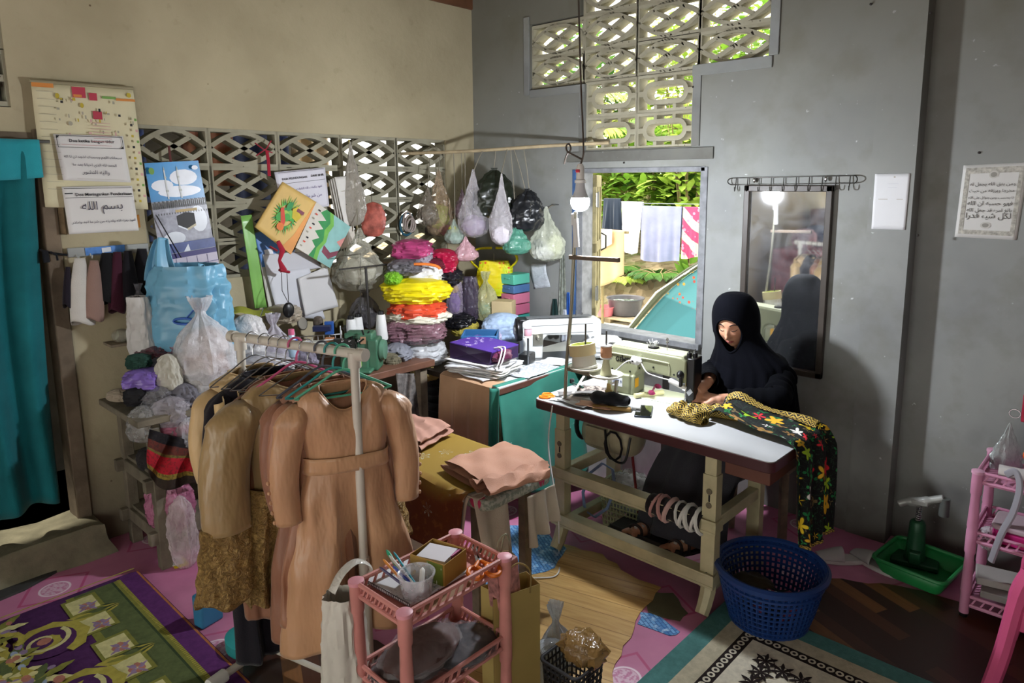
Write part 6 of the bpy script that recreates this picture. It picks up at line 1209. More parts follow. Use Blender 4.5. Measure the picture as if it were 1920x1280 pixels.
def garment(name, label, t, m, prof, sl=None, belt=None, neck=.05, seed=0, pleat=.0, hem=None, tilt=0., back=.0, nfold=7, group='dresses on the rack', k=.86):
    """a dress on the rack: prof = (z below the shoulder, half width, half depth)"""
    p = RA.lerp(RB_, t) - V3((0, 0, .105)); T = thing(name, label, 'dress' if name == 'dress' else 'garment', p, RROT + tilt, group)
    T.scale = (k, k, k * 1.0); Zm = -prof[-1][0]
    def P(z):
        for i in range(len(prof) - 1):
            if z >= prof[i + 1][0] - 1e-6:
                f = (z - prof[i][0]) / (prof[i + 1][0] - prof[i][0]); f = f * f * (3 - 2 * f); return prof[i][1] + (prof[i + 1][1] - prof[i][1]) * f, prof[i][2] + (prof[i + 1][2] - prof[i][2]) * f
        return prof[-1][1:]
    def f(u, v, z0=0., z1=None, off=0.):
        z1 = -Zm if z1 is None else z1; z = z0 + (z1 - z0) * v; hw, hd = P(z); a = 2 * PI * u; ca, sa = math.cos(a), math.sin(a); lo = max(0, min(1, (-z - .32) / .3))
        x = hw * math.copysign(abs(ca) ** .8, ca); y = hd * math.copysign(abs(sa) ** .9, sa); fo = lo * (.020 * math.sin(x / max(hw, .01) * nfold * 1.6 + seed) + .010 * math.sin(x / max(hw, .01) * nfold * 3.1 + seed))
        if pleat and sa < 0 and abs(x) < .22: q = abs(x) ; fo += lo * pleat * (.5 - .5 * math.tanh((q - .055) * 120)) * 1.
        y += fo + math.copysign(off, sa)
        if z > -.25 and sa < 0: sn = neck * max(0, 1 - (x / .095) ** 2); z = -sn + z * (1 - sn / .25)
        y += .006 * math.sin(z * 17 + seed + x * 9) + .016 * noise.noise(V3((x * 7 + seed, sa * 2, z * 5)))
        return V3((x * (1 + off * 4), y, z + (.02 * math.sin(x * 6 + seed) if z < -Zm + .05 else 0)))
    b = B(); b.grid(120, 70, lambda u, v: f(u, v), cu=True); obj('bodice_and_skirt', b, m, T, solid=.0025)
    b = B(); b.tube([f(k / 40, 0) for k in range(40)], .0032, 6, closed=True); obj('neckline', b, m, T)
    if belt:
        b = B(); b.grid(80, 5, lambda u, v: f(u, v, belt[0], belt[0] - belt[1], .012), cu=True); obj('sash', b, belt[2], T, solid=.003)
    if hem:
        b = B(); b.grid(100, 26, lambda u, v: f(u, v, -Zm + hem[0], -Zm - hem[2], .03) + V3((0, .012 * math.sin(u * 60) * v, .02 * math.sin(u * 25) * v)), cu=True); obj('lace_hem', b, hem[1], T, solid=.003)
    if sl:
        for s in (-1, 1):
            S = V3((s * sl['x'], 0, -.05)); Cf = V3((s * sl['cx'], -sl.get('cy', .03), -sl['len'])); n = 26; b = B(); dirv = (Cf - S)
            def sf(u, v):
                a = 2 * PI * u; r = sl['r0'] + (sl['r1'] - sl['r0']) * v; r *= 1 + sl.get('puff', .25) * math.exp(-((v - .08) / .10) ** 2); r *= 1 + .05 * math.sin(a * 5 + v * 7 + seed) * (.4 + (v < .2) * 1.2) + .05 * math.sin(v * 40 + a) * max(0, v - .6)
                c = S + dirv * v + V3((s * .03 * math.sin(PI * v), 0, 0)); k = max(.02, min(1, v * 6)) ** .5
                return c + V3((math.cos(a) * r * k, math.sin(a) * r * .75 * k, -.0 + abs(math.cos(a)) * 0))
            b.grid(40, n, sf, cu=True); SV = obj('sleeve', b, m, T, solid=.0025)
            if sl.get('cuff'):
                cm, cl, cr = sl['cuff']; b = B(); b.grid(60, 20, lambda u, v: Cf + V3((s * .02 * v, -.01 * v, .02 - cl * v - .018 * math.sin(u * 2 * PI * 3) * v)) + V3((math.cos(2 * PI * u), math.sin(2 * PI * u) * .55, 0)) * (sl['r1'] * 1.05 + (cr - sl['r1']) * v ** .7) * (1 + .08 * math.sin(u * 2 * PI * 8 + v * 3) * v + .04 * math.sin(v * 22)), cu=True); obj('lace_cuff', b, cm, SV, solid=.004)
            for k in range(sl.get('btn', 0)):
                q = sf(.5 if s < 0 else 0., 1 - .085 * k - .03); b = B(); b.ball(q + V3((s * .004, -.002, 0)), (.0075, .0075, .0085), 10, 8); obj('button', b, m, SV)
    return T
PK1, PK2, PK3, KH = satin('#bb8e68'), satin('#9a6a4e', .5), satin('#86583f', .55), satin('#9c8156', .36)
D1 = [(0, .088, .03), (-.025, .15, .042), (-.05, .168, .05), (-.15, .165, .06), (-.29, .150, .055), (-.45, .18, .065), (-.75, .24, .08), (-1.02, .285, .09)]
garment('dress', 'peach satin dress with sash and buttoned sleeves at the front of the rack', .87, PK1, D1, dict(x=.165, cx=.225, cy=.02, len=.50, r0=.062, r1=.046, btn=5, puff=.35), (-.265, .062, satin('#c0946c', .28)), .095, 1, pleat=.035, nfold=3, tilt=-.60)
garment('dress', 'reddish brown plain dress hanging second behind the peach one', .79, PK2, [(a, w * .97, d * .8) for a, w, d in D1[:-1]] + [(-.93, .25, .09)], dict(x=.16, cx=.20, len=.46, r0=.055, r1=.045), None, .06, 4, tilt=-.50)
garment('dress', 'darker brown dress third from the front of the rack', .71, PK3, [(a, w * .98, d * .7) for a, w, d in D1[:-1]] + [(-.98, .25, .08)], dict(x=.16, cx=.19, len=.46, r0=.055, r1=.045), None, .06, 6, tilt=-.40)
garment('dress', 'khaki gold dress with lace cuffs and lace hem in the middle of the rack', .50, KH, [(0, .09, .03), (-.025, .16, .045), (-.05, .185, .055), (-.15, .185, .07), (-.32, .175, .07), (-.5, .19, .085), (-.66, .20, .09)], dict(x=.185, cx=.275, cy=.05, len=.47, r0=.085, r1=.076, puff=.2, cuff=(GLACE2, .26, .09)), None, .04, 9, hem=(.30, GLACE2, .14), tilt=-.42, k=.96)
garment('dress', 'brown matte dress behind the khaki gold dress', .40, PK3, [(a, w * .95, d * .7) for a, w, d in D1[:-1]] + [(-.96, .22, .07)], dict(x=.16, cx=.19, len=.46, r0=.055, r1=.045), None, .03, 11, tilt=-.3)
garment('dress', 'black plum long dress hanging to the floor in the left half of the rack', .24, cloth('#15121a'), [(0, .09, .03), (-.05, .17, .05), (-.3, .16, .05), (-.8, .19, .06), (-1.20, .20, .06)], dict(x=.165, cx=.21, len=.46, r0=.055, r1=.05), None, .03, 13, tilt=-.3)
garment('blouse', 'cream ruffled blouse at the far left end of the rack', .12, satin('#c4a574', .5), [(0, .09, .04), (-.04, .17, .06), (-.2, .18, .08), (-.42, .19, .09)], dict(x=.165, cx=.22, len=.40, r0=.06, r1=.05), None, .03, 15, tilt=-.2)
b = B(); c0 = RA.lerp(RB_, .16) - V3((0, 0, .10))
for k in range(5): b.grid(30, 8, lambda u, v: c0 + rh * (-.20 + .30 * u) + re_ * (.03 + .012 * k + .02 * math.sin(u * 26 + k)) + V3((0, 0, -.02 - .028 * k - .04 * v - .10 * abs(u - .55))))
obj('ruffled_scarf', b, satin('#cdb07c', .5), label='pale gold ruffled scarf draped over the left hangers', cat='scarf', solid=.003)
SILV = metalm('#b5b7ba', .25)
for t_, m, lb in ((.88, mat('#55a887', .4), 'light green plastic hanger nearest the front post'), (.80, mat('#2f8a86', .4), 'teal plastic hanger second from the front post'), (.72, mat('#4f525c', .4), 'dark grey plastic hanger in the middle of the rail'), (.51, mat('#c4557f', .4), 'pink plastic hanger carrying the khaki gold dress')): hanger(t_, m, lb, w=.155, drop=.075, tilt={.88: -.6, .80: -.5, .72: -.4, .51: -.42}[t_])
for i, t_ in enumerate((.60, .42, .34, .25, .14)): hanger(t_, SILV, '%s thin silver wire hanger from the back post of the rack' % ['fifth', 'fourth', 'third', 'second', 'first'][i], .165, .0024, .075, -.25 + .06 * (i - 2))
b = B(); b.box((0, 0, .07), (.06, .10, .14)); o = obj('storage_box', b, mat('#2f6f93', .5, 0, .15), bevel=.01, label='blue plastic box on the floor under the dresses', cat='box'); o.location = at(392, 1166, z=0); o.rotation_euler = (0, 0, .2)
b = B(); b.lathe([(.05, 0), (.07, .01), (.07, .05), (.05, .06)], 20, sx=1.4); o = obj('teal_slipper', b, mat('#2b8a8a', .5), label='teal plastic slipper on the floor below the black plum dress', cat='slipper'); o.location = at(462, 1216, z=0)
bag('tall white plastic bag hanging between rack post and pink shelf', (612, 1096, 694, 1330), mat('#c9c5b8', .4, 0, .06), 'sack', d=.13, seed=40, x=2.12, wr=.8)
b = B(); b.tube(catmull([at(622, 1110, x=2.12), at(640, 1075, x=2.12), at(668, 1052, x=2.12), at(694, 1062, x=2.13), at(688, 1096, x=2.13)], 5), .018, 8, flat=.25); obj('bag_loop', b, film('#d6d3c9', .8), label='translucent loop of the tall white bag hooked on the rack', cat='bag handle')
# ================================================================== PINK SHELF WITH STATIONERY
PKP = mat('#c5837a', .45, 0, .1, 8)
def tray(T, x0, x1, y0, y1, z, h, m, nslot=12):
    b = B(); b.prism(rrect(x0, x1, y0, y1, .02), .008, Matrix.Translation((0, 0, z))); obj('shelf_board', b, m, T)
    b = B()
    for zz in (z + .012, z + h): b.tube([(p[0], p[1], zz) for p in rrect(x0 - .004, x1 + .004, y0 - .004, y1 + .004, .025)], .007, 8, closed=True)
    for k in range(nslot + 1):
        u = k / nslot; sx = .012
        for (ax, ay, bx, by) in ((x0, y0, x1, y0), (x0, y1, x1, y1), (x0, y0, x0, y1), (x1, y0, x1, y1)):
            p = V3((ax + (bx - ax) * u, ay + (by - ay) * u, 0)); d = V3((bx - ax, by - ay, 0)).normalized() * sx; b.beam(p - d + V3((0, 0, z + .01)), p + d * .6 + V3((0, 0, z + h)), .006, .006)
    obj('tray_rim', b, m, T)
def plastic_shelf(label, loc, rz, x, y, tiers, m, h=.05, cap='#d6939c', base_m=None):
    T = thing('plastic_shelf', label, 'shelf', loc, rz)
    for z in tiers: tray(T, -x, x, -y, y, z, h, m)
    for sx in (-1, 1):
        for sy in (-1, 1):
            b = B(); px, py = sx * (x + .002), sy * (y + .002); pf = [(.019, .02)]
            zs_ = sorted(tiers)
            for a_, c_ in zip(zs_[:-1], zs_[1:]): pf += [(.019, a_ + .06), (.021, a_ + .07), (.017, c_ - .05), (.021, c_ - .04), (.021, c_ + .05)]
            pf.append((.021, zs_[-1] + .055)); b.lathe(pf, 14, (px, py, 0)); PO = obj('post', b, m, T)
            b = B(); b.lathe([(.024, zs_[-1] + .045), (.024, zs_[-1] + .056), (.014, zs_[-1] + .060)], 14, (px, py, 0)); obj('post_cap', b, mat(cap, .45), PO)
            b = B(); b.lathe([(.016, 0), (.018, .03)], 12, (px, py, 0)); obj('foot', b, base_m or m, PO)
    return T
PSX, PSY, PSZ = 2.295, -2.335, .57
plastic_shelf('salmon pink plastic shelf with stationery in the foreground', (PSX, PSY, 0), 0, .115, .195, (.045, .30, PSZ), PKP)
ZP = PSZ + .010; pp_ = lambda x, y, dz=0.: at(x, y, z=ZP + dz)
def quadpaper(name, label, cat, px, dz, m, th=.002):
    b = B(); P = [pp_(x, y, dz) for x, y in px]; b.add(P + [p + V3((0, 0, th)) for p in P], [(3, 2, 1, 0), (4, 5, 6, 7), (0, 1, 5, 4), (1, 2, 6, 5), (2, 3, 7, 6), (3, 0, 4, 7)]); return b, P
b, P = quadpaper('', '', '', [(770, 1146), (880, 1080), (905, 1090), (805, 1150)], .001, None); obj('brown_envelope', b, mat('#8a6647', .7), smooth=False, label='brown envelope under the notebook on the pink shelf', cat='envelope')
T = thing('notebook', 'open spiral notebook with squared pages on the pink shelf', 'notebook', pp_(760, 1110, .004)); t = NT('handwritten_page', .7, 0, .2); o = t.co(); t.col(t.mix(t.ma('MULTIPLY', t.step(t.noise(t.map(o, (1, 1, 1)), 150, 3), .6, .66), t.step(t.noise(o, 12, 2), .5, .55)), lin('#d3d3d6'), lin('#6a6f86')))
b, P = quadpaper('', '', '', [(685, 1092), (768, 1138), (880, 1072), (770, 1050)], .006, None, .008); obj('page_block', b, t.m, T, world=True, smooth=False); b = B()
for k in range(26): c = P[0].lerp(P[1], (k + .5) / 26) + V3((0, 0, .006)); b.tube([c + V3((.004 * math.cos(a), 0, .006 * math.sin(a))) for a in [j / 8 * 2 * PI for j in range(8)]], .0011, 5, closed=True)
obj('spiral', b, BLACKP, T, world=True)
T = thing('plastic_tub', 'round clear plastic tub holding pens on the notebook', 'tub', pp_(782, 1112, .014)); b = B(); b.lathe([(0, .001), (.044, .001), (.052, .062), (.056, .064), (.056, .068), (.050, .067), (.0425, .004), (0, .004)], 32, cap=False); obj('tub_wall', b, film('#d8d8dc', .38, .15, .1), T)
b = B(); b.ball((0, 0, .012), (.038, .038, .012), 20, 10, .3, 6); obj('beads', b, mat('#4a4550', .5, 0, .6, 90), T, kind='stuff')
for i, (c, x0, y0, x1, y1, r0, lb) in enumerate([('#2f9a72', 755, 1076, 728, 1036, .006, 'green pen leaning highest out of the tub'), ('#d98a3a', 750, 1084, 722, 1052, .004, 'orange tipped pencil leaning out of the tub'), ('#2a3a8f', 765, 1088, 740, 1064, .004, 'blue pen at the back of the tub'), ('#3a2f55', 750, 1092, 716, 1066, .004, 'dark violet pen leaning left out of the tub'), ('#d6d4cf', 768, 1086, 734, 1046, .0045, 'white pen leaning out of the tub'), ('#2fa3b5', 772, 1084, 742, 1040, .0035, 'turquoise pen leaning out of the tub'), ('#e1dfd8', 790, 1100, 792, 1068, .008, 'white tube standing in the tub')]):
    p0, p1 = pp_(x0, y0, .045), pp_(x1, y1, .075); p0 = p0 - (p1 - p0) * .35; b = B(); b.tube([p0, p0.lerp(p1, .85), p1, p1 + (p1 - p0) * .1], [r0, r0, r0, r0 * .3], 8); obj('pen', b, mat(c, .4), label=lb, cat='pen', group='pens in the plastic tub')
T = thing('paper_box', 'small cardboard box of white note slips with green flower print on the shelf', 'box', pp_(823, 1072, .014), math.radians(12)); KR = mat('#a07a35', .7, 0, .12); b = B()
for (c, d) in (((0, -.055, .035), (.13, .003, .07)), ((0, .055, .035), (.13, .003, .07)), ((-.065, 0, .035), (.003, .113, .07)), ((.065, 0, .035), (.003, .113, .07)), ((0, 0, .002), (.13, .11, .004))): b.box(c, d)
obj('carton', b, KR, T, bevel=.001); t = NT('green_daisy', .6, 0, .2); f1, h1, c1, e1, k1 = flowers(t, t.co(), 38, 5, .26, .12, .3); t.col(t.mix(f1, lin('#6f7d35'), lin('#d9dcc4'))); b = B(); b.box((.03, -.0572, .034), (.06, .001, .068)); obj('print_panel', b, t.m, T)
b = B(); b.box((-.005, .0, .035), (.10, .085, .062), Matrix.Rotation(.15, 3, 'Z')); obj('note_slips', b, mat('#d4d0d3', .7, 0, .03), T, bevel=.001); b = B(); b.box((.045, .03, .05), (.008, .05, .03)); obj('pink_card', b, mat('#b5608a', .6), T)
scissors('scissors', 'orange handled scissors at the right end of the pink shelf tray', pp_(905, 1068, .012), 2.6, 1.35, mat('#d9701c', .4))
for i, (x, y, z, c, lb) in enumerate([(2.27, -2.40, .312, '#3a2320', 'dark brown garment in clear wrap at the front of the lower shelf'), (2.33, -2.25, .312, '#141318', 'black garment in clear wrap at the back of the lower shelf'), (2.29, -2.38, .350, '#4a2d26', 'brown garment in clear wrap on top in the lower shelf'), (2.30, -2.30, .058, '#241a1c', 'dark garment in clear wrap on the bottom shelf'), (2.29, -2.40, .10, '#3f2c28', 'brown wrapped garment lying on the dark one on the bottom shelf')]):
    T = thing('wrapped_garment', lb, 'garment', (x, y, z), .1 * i, 'wrapped garments on the pink shelf'); b = B(); b.ball((0, 0, .022), (.095, .14 - .02 * (i == 1), .022), 24, 12, .12, 3, i); obj('garment', b, mat(c, .8), T); b = B(); b.ball((0, 0, .023), (.102, .15 - .02 * (i == 1), .026), 28, 14, .22, 4, i + 9); obj('clear_wrap', b, film('#b9b5b8', .16, .08), T)
# kraft bag and neighbours
KF = mat('#a08a4e', .65, 0, .08, 4)
P4 = [at(925, 1124, z=.46), at(1012, 1094, z=.46)]; e = (P4[1] - P4[0]).normalized(); n_ = V3((e.y, -e.x, 0)); T = thing('paper_bag', 'tall plain kraft paper bag standing at the right of the pink shelf', 'paper bag', ((P4[0] + P4[1]) / 2).to_2d().to_3d()); wv = (P4[1] - P4[0]).length; back = -n_ * .09
A0, A1 = V3((P4[0].x, P4[0].y, .0)), V3((P4[1].x, P4[1].y, .0)); b = B(); hh = .46
q = [A0, A1, A1 + back, A0 + back]; up = V3((0, 0, hh)); mid = (A0 + A0 + back) / 2 - e * -.02; b.add(q + [p + up for p in q] + [mid, mid + up], [(3, 2, 1, 0), (0, 1, 5, 4), (1, 2, 6, 5), (2, 3, 7, 6), (3, 8, 9, 7), (8, 0, 4, 9), (0, 8, 3)]); obj('bag_body', b, KF, T, world=True, smooth=False, solid=.0015)
for off in (0, 1):
    b = B(); c = (A0 + A1) / 2 + up + back * off; b.tube(catmull([c - e * .05 - V3((0, 0, .02)), c - e * .05 + V3((0, 0, .06)), c + V3((0, 0, .10)), c + e * .05 + V3((0, 0, .06)), c + e * .05 - V3((0, 0, .02))], 5), .003, 6); obj('handle', b, mat('#8d7745', .8), T, world=True)
T = thing('ribbon_bag', 'pink printed gift bag with cord handles hooked on the shelf corner', 'gift bag', at(945, 1128, z=.42)); b = B(); b.box((0, 0, .075), (.05, .10, .15), Matrix.Rotation(.1, 3, 'X')); obj('bag_body', b, mat('#a9736c', .6, 0, .5, 40), T, bevel=.003); b = B()
for y in (-.03, .03): b.tube(catmull([(.0, y, .14), (.0, y * .8, .22), (.01, -y * .2, .24), (.01, -y, .15)], 5), .0025, 6)
obj('cord_handle', b, mat('#8d8a70', .7), T)
bag('crumpled pale blue plastic bag on the floor right of the kraft bag', (1006, 1120, 1082, 1300), film('#bcc6cc', .75, .15), 'tied', d=.14, seed=44, y=-1.78, rz=.5)
bag('pale blue bag lower lump beside the kraft bag', (1000, 1190, 1066, 1290), film('#c2cbd0', .8, .15), 'pile', seed=45, y=-1.84)
T = thing('waste_bin', 'black lattice waste bin partly hidden behind the kraft bag', 'bin', (2.50, -1.90, 0)); basket_mesh(.16, .16, .18, 30, 7, mat('#1c1b1d', .5), T=T)
b = B(); b.ball((0, 0, .07), (.09, .07, .05), 24, 14, .3, 3, 8); o = obj('brown_wrap', b, film('#8a6a3c', .85), label='crumpled brown wrapping in the black waste bin', cat='wrapping'); o.location = (2.51, -1.86, .15)

# ================================================================== HANGING BAGS ON THE ROD
R0, R1 = V3((0.0, -.60, 1.985)), V3((1.22, -.03, 2.030))
b = B(); b.tube(catmull([R0 + V3((-.08, -.04, 0)), R0, R0.lerp(R1, .35) - V3((0, 0, .006)), R0.lerp(R1, .7), R1 + V3((.02, .01, 0))], 6), [.011] * 25, 10); obj('wooden_rod', b, mat('#a59576', .7, 0, .2, 14), label='thin wooden rod laid across the corner from block wall to window vent', cat='rod')
def on_rod(px):
    t = min((abs((lambda q: PPX + FPX * q.x / -q.z)(CAM_M.transposed() @ (R0.lerp(R1, k / 200) - CAM_P)) - px), k / 200) for k in range(201))[1]; return R0.lerp(R1, t)
def hung(label, box, px_rod, m, seed, fill=(), style='hang', d=None, back=0., wr=1., name='plastic_bag', string_to=None, cat='bag'):
    """bag on a string from the rod (or from a given point)"""
    S = on_rod(px_rod) if string_to is None else string_to; yv = S.y - back
    p, w, h = pxplace(box, y=yv) if string_to is None or abs(S.x) > .2 else pxplace(box, x=S.x + .05 + back)
    T = thing(name, label, cat, p, FACE, 'bags hanging in the corner'); d = d or w * .75; bm_ = bagmesh(w, d, h, style, seed, wr=wr); obj('bag_skin', bm_, m, T)
    for i, (fm, fw_, fh, fx, fz) in enumerate(fill):
        bb = blobmesh(w * fw_, d * fw_ * .9, h * fh, seed + i * 3); bb.v = [v + V3((fx * w, 0, fz * h)) for v in bb.v]; obj('contents', bb, fm, T)
    b = B(); b.tube([p + V3((0, 0, h * .95)), V3((p.x, p.y, p.z + h)).lerp(S, .5) + V3((.003, 0, 0)), S], .003, 6); obj('string', b, mat('#7d7768', .8), T, world=True); return T
CL = film('#d0cbd0', .30, .12); CLG = film('#a9a79a', .5, .16)
hung('brownish clear bag with a lime green ball and pink bow left on the rod', (798, 322, 852, 444), 826, film('#a08a6e', .55), 1, ((mat('#9bb33a', .5, 0, .15), .72, .38, -.02, .12), (mat('#c9698f', .5, 0, .3, 30), .45, .16, .2, .02)))
hung('small grey brown bag behind the lime green ball bag', (782, 352, 824, 424), 806, film('#7d7466', .65), 2, ((mat('#6a6055', .8), .7, .4, 0, .08),), back=.05)
hung('small mauve bag hanging between the lime ball bag and the black bag', (852, 356, 884, 412), 864, film('#7d6672', .65), 3, ((mat('#6d5560', .8), .7, .5, 0, .08),), wr=.7)
hung('clear bag with pale purple things on a long strap left of the black bag', (860, 322, 918, 446), 906, CL, 4, ((mat('#8a7a93', .7), .75, .30, 0, .03), (mat('#6d5a6a', .7), .5, .2, .1, .1)), back=.10)
hung('big black plastic bag hanging from the middle of the rod', (888, 318, 966, 410), 930, mat('#1d2219', .28, 0, .15, 8), 5, (), back=.03, d=.18, style='knot')
hung('black bag hanging low right of the big black bag', (954, 356, 1018, 434), 962, mat('#17191c', .3, 0, .1), 6, (), back=.0, style='knot')
hung('narrow clear bag with a white packet in front of the black bags', (918, 330, 962, 460), 952, CL, 7, ((mat('#c9c2cb', .6), .72, .24, 0, .03),), back=.14)
hung('green see-through bag below the right black bag', (942, 414, 994, 478), 958, film('#4f8a76', .8), 8, ((mat('#5f927d', .7), .7, .5, 0, .05),), back=.06)
hung('pale yellowish bag half hidden behind the right black bag', (972, 358, 1014, 414), 982, film('#bdb7a0', .7), 9, ((mat('#b5a35a', .7), .6, .4, .1, .1),))
hung('small mint and white bag below the mauve bag', (836, 412, 872, 458), 850, film('#a9b8ad', .6), 10, ((mat('#7fae9c', .6), .7, .4, 0, .03), (mat('#a3a23c', .6), .5, .3, -.1, .45)), back=.08)
hung('pale pink bag hanging under the mint bag', (850, 444, 896, 490), 872, film('#c9a0a8', .8), 11, ((mat('#c98f98', .7), .7, .6, 0, .05),), back=.10)
n1 = at(1040, 384, y=-.04); b = B(); b.tube([V3((n1.x, .0, n1.z)), n1 + V3((0, -.02, .003))], .004, 6); obj('nail', b, STEEL, label='nail holding the bag of white paper on the grey wall', cat='nail')
hung('clear greenish bag with crumpled white paper on the grey wall by the window', (992, 390, 1060, 490), 1040, film('#c3c7b5', .5), 12, ((mat('#dcdde0', .7), .62, .28, -.12, .03), (mat('#3c4656', .8), .4, .22, -.25, .18), (mat('#bfc59f', .7), .45, .4, .2, .1)), string_to=n1, back=.075)
hung('clear bag of disposable white paper bowls hanging before the blocks', (626, 430, 724, 546), 676, film('#b5b2a2', .42, .12), 13, ((mat('#cfcbb8', .6, 0, .2), .62, .42, 0, .10), (mat('#8a86b5', .6, 0, .5, 40), .35, .2, -.05, .2)), string_to=at(670, 310, x=.06), back=.06)
b = B()
for k in range(6): a = k / 6 * 2 * PI; c = at(676, 492, x=.16)
b.tube([at(640, 480, x=.22), at(676, 476, x=.23), at(712, 480, x=.22)], .0025, 5); b.tube([at(676, 476, x=.23), at(676, 560, x=.22), at(677, 610, x=.22)], .0025, 5); obj('wire_stand', b, mat('#4b4740', .5, .5), label='thin wire stand rising in front of the bag of paper bowls', cat='wire stand')
hung('dark clear bag knotted below the paper bowl bag', (656, 536, 716, 616), 676, film('#5f5c5e', .6), 14, ((mat('#1e1c20', .8), .8, .5, 0, .03),), style='tied', string_to=at(676, 530, x=.08), back=.04)
hung('red and pink printed pouch hanging on the blocks', (678, 380, 722, 444), 694, mat('#a8574a', .45, 0, .5, 22), 15, (), style='pile', d=.04, string_to=at(695, 330, x=.05), back=.02, wr=.6)
hung('small dark brown pouch hanging at the edge of the block band', (798, 412, 828, 442), 812, mat('#3a2f2a', .6, 0, .3), 16, ((mat('#b5ada0', .6), .5, .4, -.1, .2),), style='pile', string_to=at(806, 345, x=.05), back=.02)
hung('long grey folded plastic bags hanging from the upper blocks', (642, 272, 688, 424), 664, film('#9c968a', .8), 17, (), style='hang', d=.05, string_to=at(662, 262, x=.03), back=.02)
b = B(); b.tube(catmull([at(654, 262, x=.06), at(660, 300, x=.10), at(666, 360, x=.10), at(670, 432, x=.10)], 6), .005, 6); obj('yellow_string', b, mat('#a3923a', .7), label='yellow string hanging down over the long grey plastic bags', cat='string')
T = thing('belt_ring', 'dark teal ring of tape hanging on the blocks', 'ring', at(762, 452, x=.06)); F = frame(at(763, 420, x=.05), (0, 1, 0), (.1, 0, 1)); b = B(); b.tube([F @ V3((.055 * math.cos(k / 28 * 2 * PI), .075 * math.sin(k / 28 * 2 * PI), 0)) for k in range(28)], .008, 8, closed=True); obj('ring', b, mat('#29586b', .5), T, world=True)
T = thing('tape_loop', 'beige ribbon loops hanging through the teal ring', 'ribbon', at(763, 440, x=.08)); b = B()
for k in range(3): b.tube([F @ V3((-.01 + .035 * math.cos(j / 20 * 2 * PI) + .01 * k, .02 - .012 * k + (.065 - .01 * k) * math.sin(j / 20 * 2 * PI), .018 + .008 * k)) for j in range(20)], .005, 6, closed=True, flat=1.8)
obj('loops', b, mat('#a89b94', .7), T, world=True)
T = thing('fold_paper', 'folded translucent paper sheet hung on the grey wall under the bag of white paper', 'paper', at(1011, 540, y=-.01)); b = B(); P = [at(x, y, y=-.012) for x, y in ((996, 494), (1024, 494), (1030, 538), (999, 542))]; b.grid(8, 10, lambda u, v: (P[0].lerp(P[1], u)).lerp(P[3].lerp(P[2], u), v) + V3((0, -.01 * math.sin(v * 5), 0))); obj('sheet', b, film('#cfd6de', .8), T, world=True, solid=.002)
for i, (x0, x1, y0, y1, c, lb) in enumerate([(1046, 1064, 470, 618, '#8a8f86', 'grey floral ties hanging beside the window frame'), (1058, 1072, 548, 622, '#2a5fb0', 'blue cloth strip hanging by the window frame'), (1030, 1050, 560, 622, '#1f3c3a', 'dark green cloth corner behind the white machine'), (1052, 1066, 580, 640, '#c9cdd6', 'white cloth end hanging by the window frame')]):
    b = B(); b.grid(14, 20, lambda u, v: at(x0 + (x1 - x0) * (u - .5) * (.35 + .65 * v) + (x1 - x0) * .5 , y0 + (y1 - y0) * v, y=-.05 - .012 * i + .010 * math.sin(u * 12 + i))); obj('hanging_cloth', b, mat(c, .8, 0, .45 if i == 0 else .1, 30), label=lb, cat='cloth', solid=.004)
# ================================================================== PAPERS AND PICTURES ON THE CREAM WALL
class Q:
    """a flat sheet given by its four photographed corners (lower left, lower right, upper right, upper left) on a wall"""
    def __init__(s, px, off=.004, **kw):
        s.P = [at(*p, **kw) for p in px]; r = (s.P[1] - s.P[0]); u = (s.P[3] - s.P[0]); s.n = r.cross(u).normalized(); s.P = [p + s.n * off for p in s.P]; s.w = r.length; s.h = u.length
    def pt(s, u, v, z=0.): return (s.P[0].lerp(s.P[1], u)).lerp(s.P[3].lerp(s.P[2], u), v) + s.n * z
    def F(s, u, v, z=.001): return frame(s.pt(u, v, z), s.pt(min(1, u + .05), v) - s.pt(u - .05, v), s.pt(u, v + .05) - s.pt(u, v - .05))
def paper(name, label, cat, q, m, th=.0012, curl=0., seed=0, shapes=(), nm='sheet'):
    T = thing(name, label, cat, q.pt(.5, 0)); b = B(); b.grid(14, 14, lambda u, v: q.pt(u, v, curl * (abs(u - .5) * 2) ** 2 * (1 - v) + .003 * noise.noise(V3((u * 3 + seed, v * 3, seed))) * (curl > 0))); obj(nm, b, m, T, world=True, solid=th, off=-1)
    if shapes:
        b = B()
        for k, (m2, pts) in enumerate(shapes):
            b.use(m2); z = .0012 + .00025 * k + (.004 if curl else 0)
            b.add([q.pt(u, v, z + curl * (abs(u - .5) * 2) ** 2 * (1 - v)) for u, v in pts], [tuple(range(len(pts)))])
        obj('print', b, None, T, world=True, smooth=False)
    return T
def rc(u0, v0, u1, v1): return [(u0, v0), (u1, v0), (u1, v1), (u0, v1)]
def el(cu, cv, ru, rv, n=14): return [(cu + ru * math.cos(2 * PI * k / n), cv + rv * math.sin(2 * PI * k / n)) for k in range(n)]
PAPERW = mat('#d9d6d2', .7, 0, .04, 3); CREAMPAP = mat('#d3caa6', .7, 0, .06, 3); INK = mat('#1f1d22', .7, 0, 0); REDP = mat('#b03648', .6, 0, .1); ORP = mat('#c9803a', .6, 0, .1); GRP = mat('#6f9a4a', .6); YLP = mat('#b5a02f', .6); GYP = mat('#a09a88', .7); PKP2 = mat('#c99a98', .7)
q = Q([(80, 388), (272, 392), (245, 168), (54, 155)], .032, x=0)
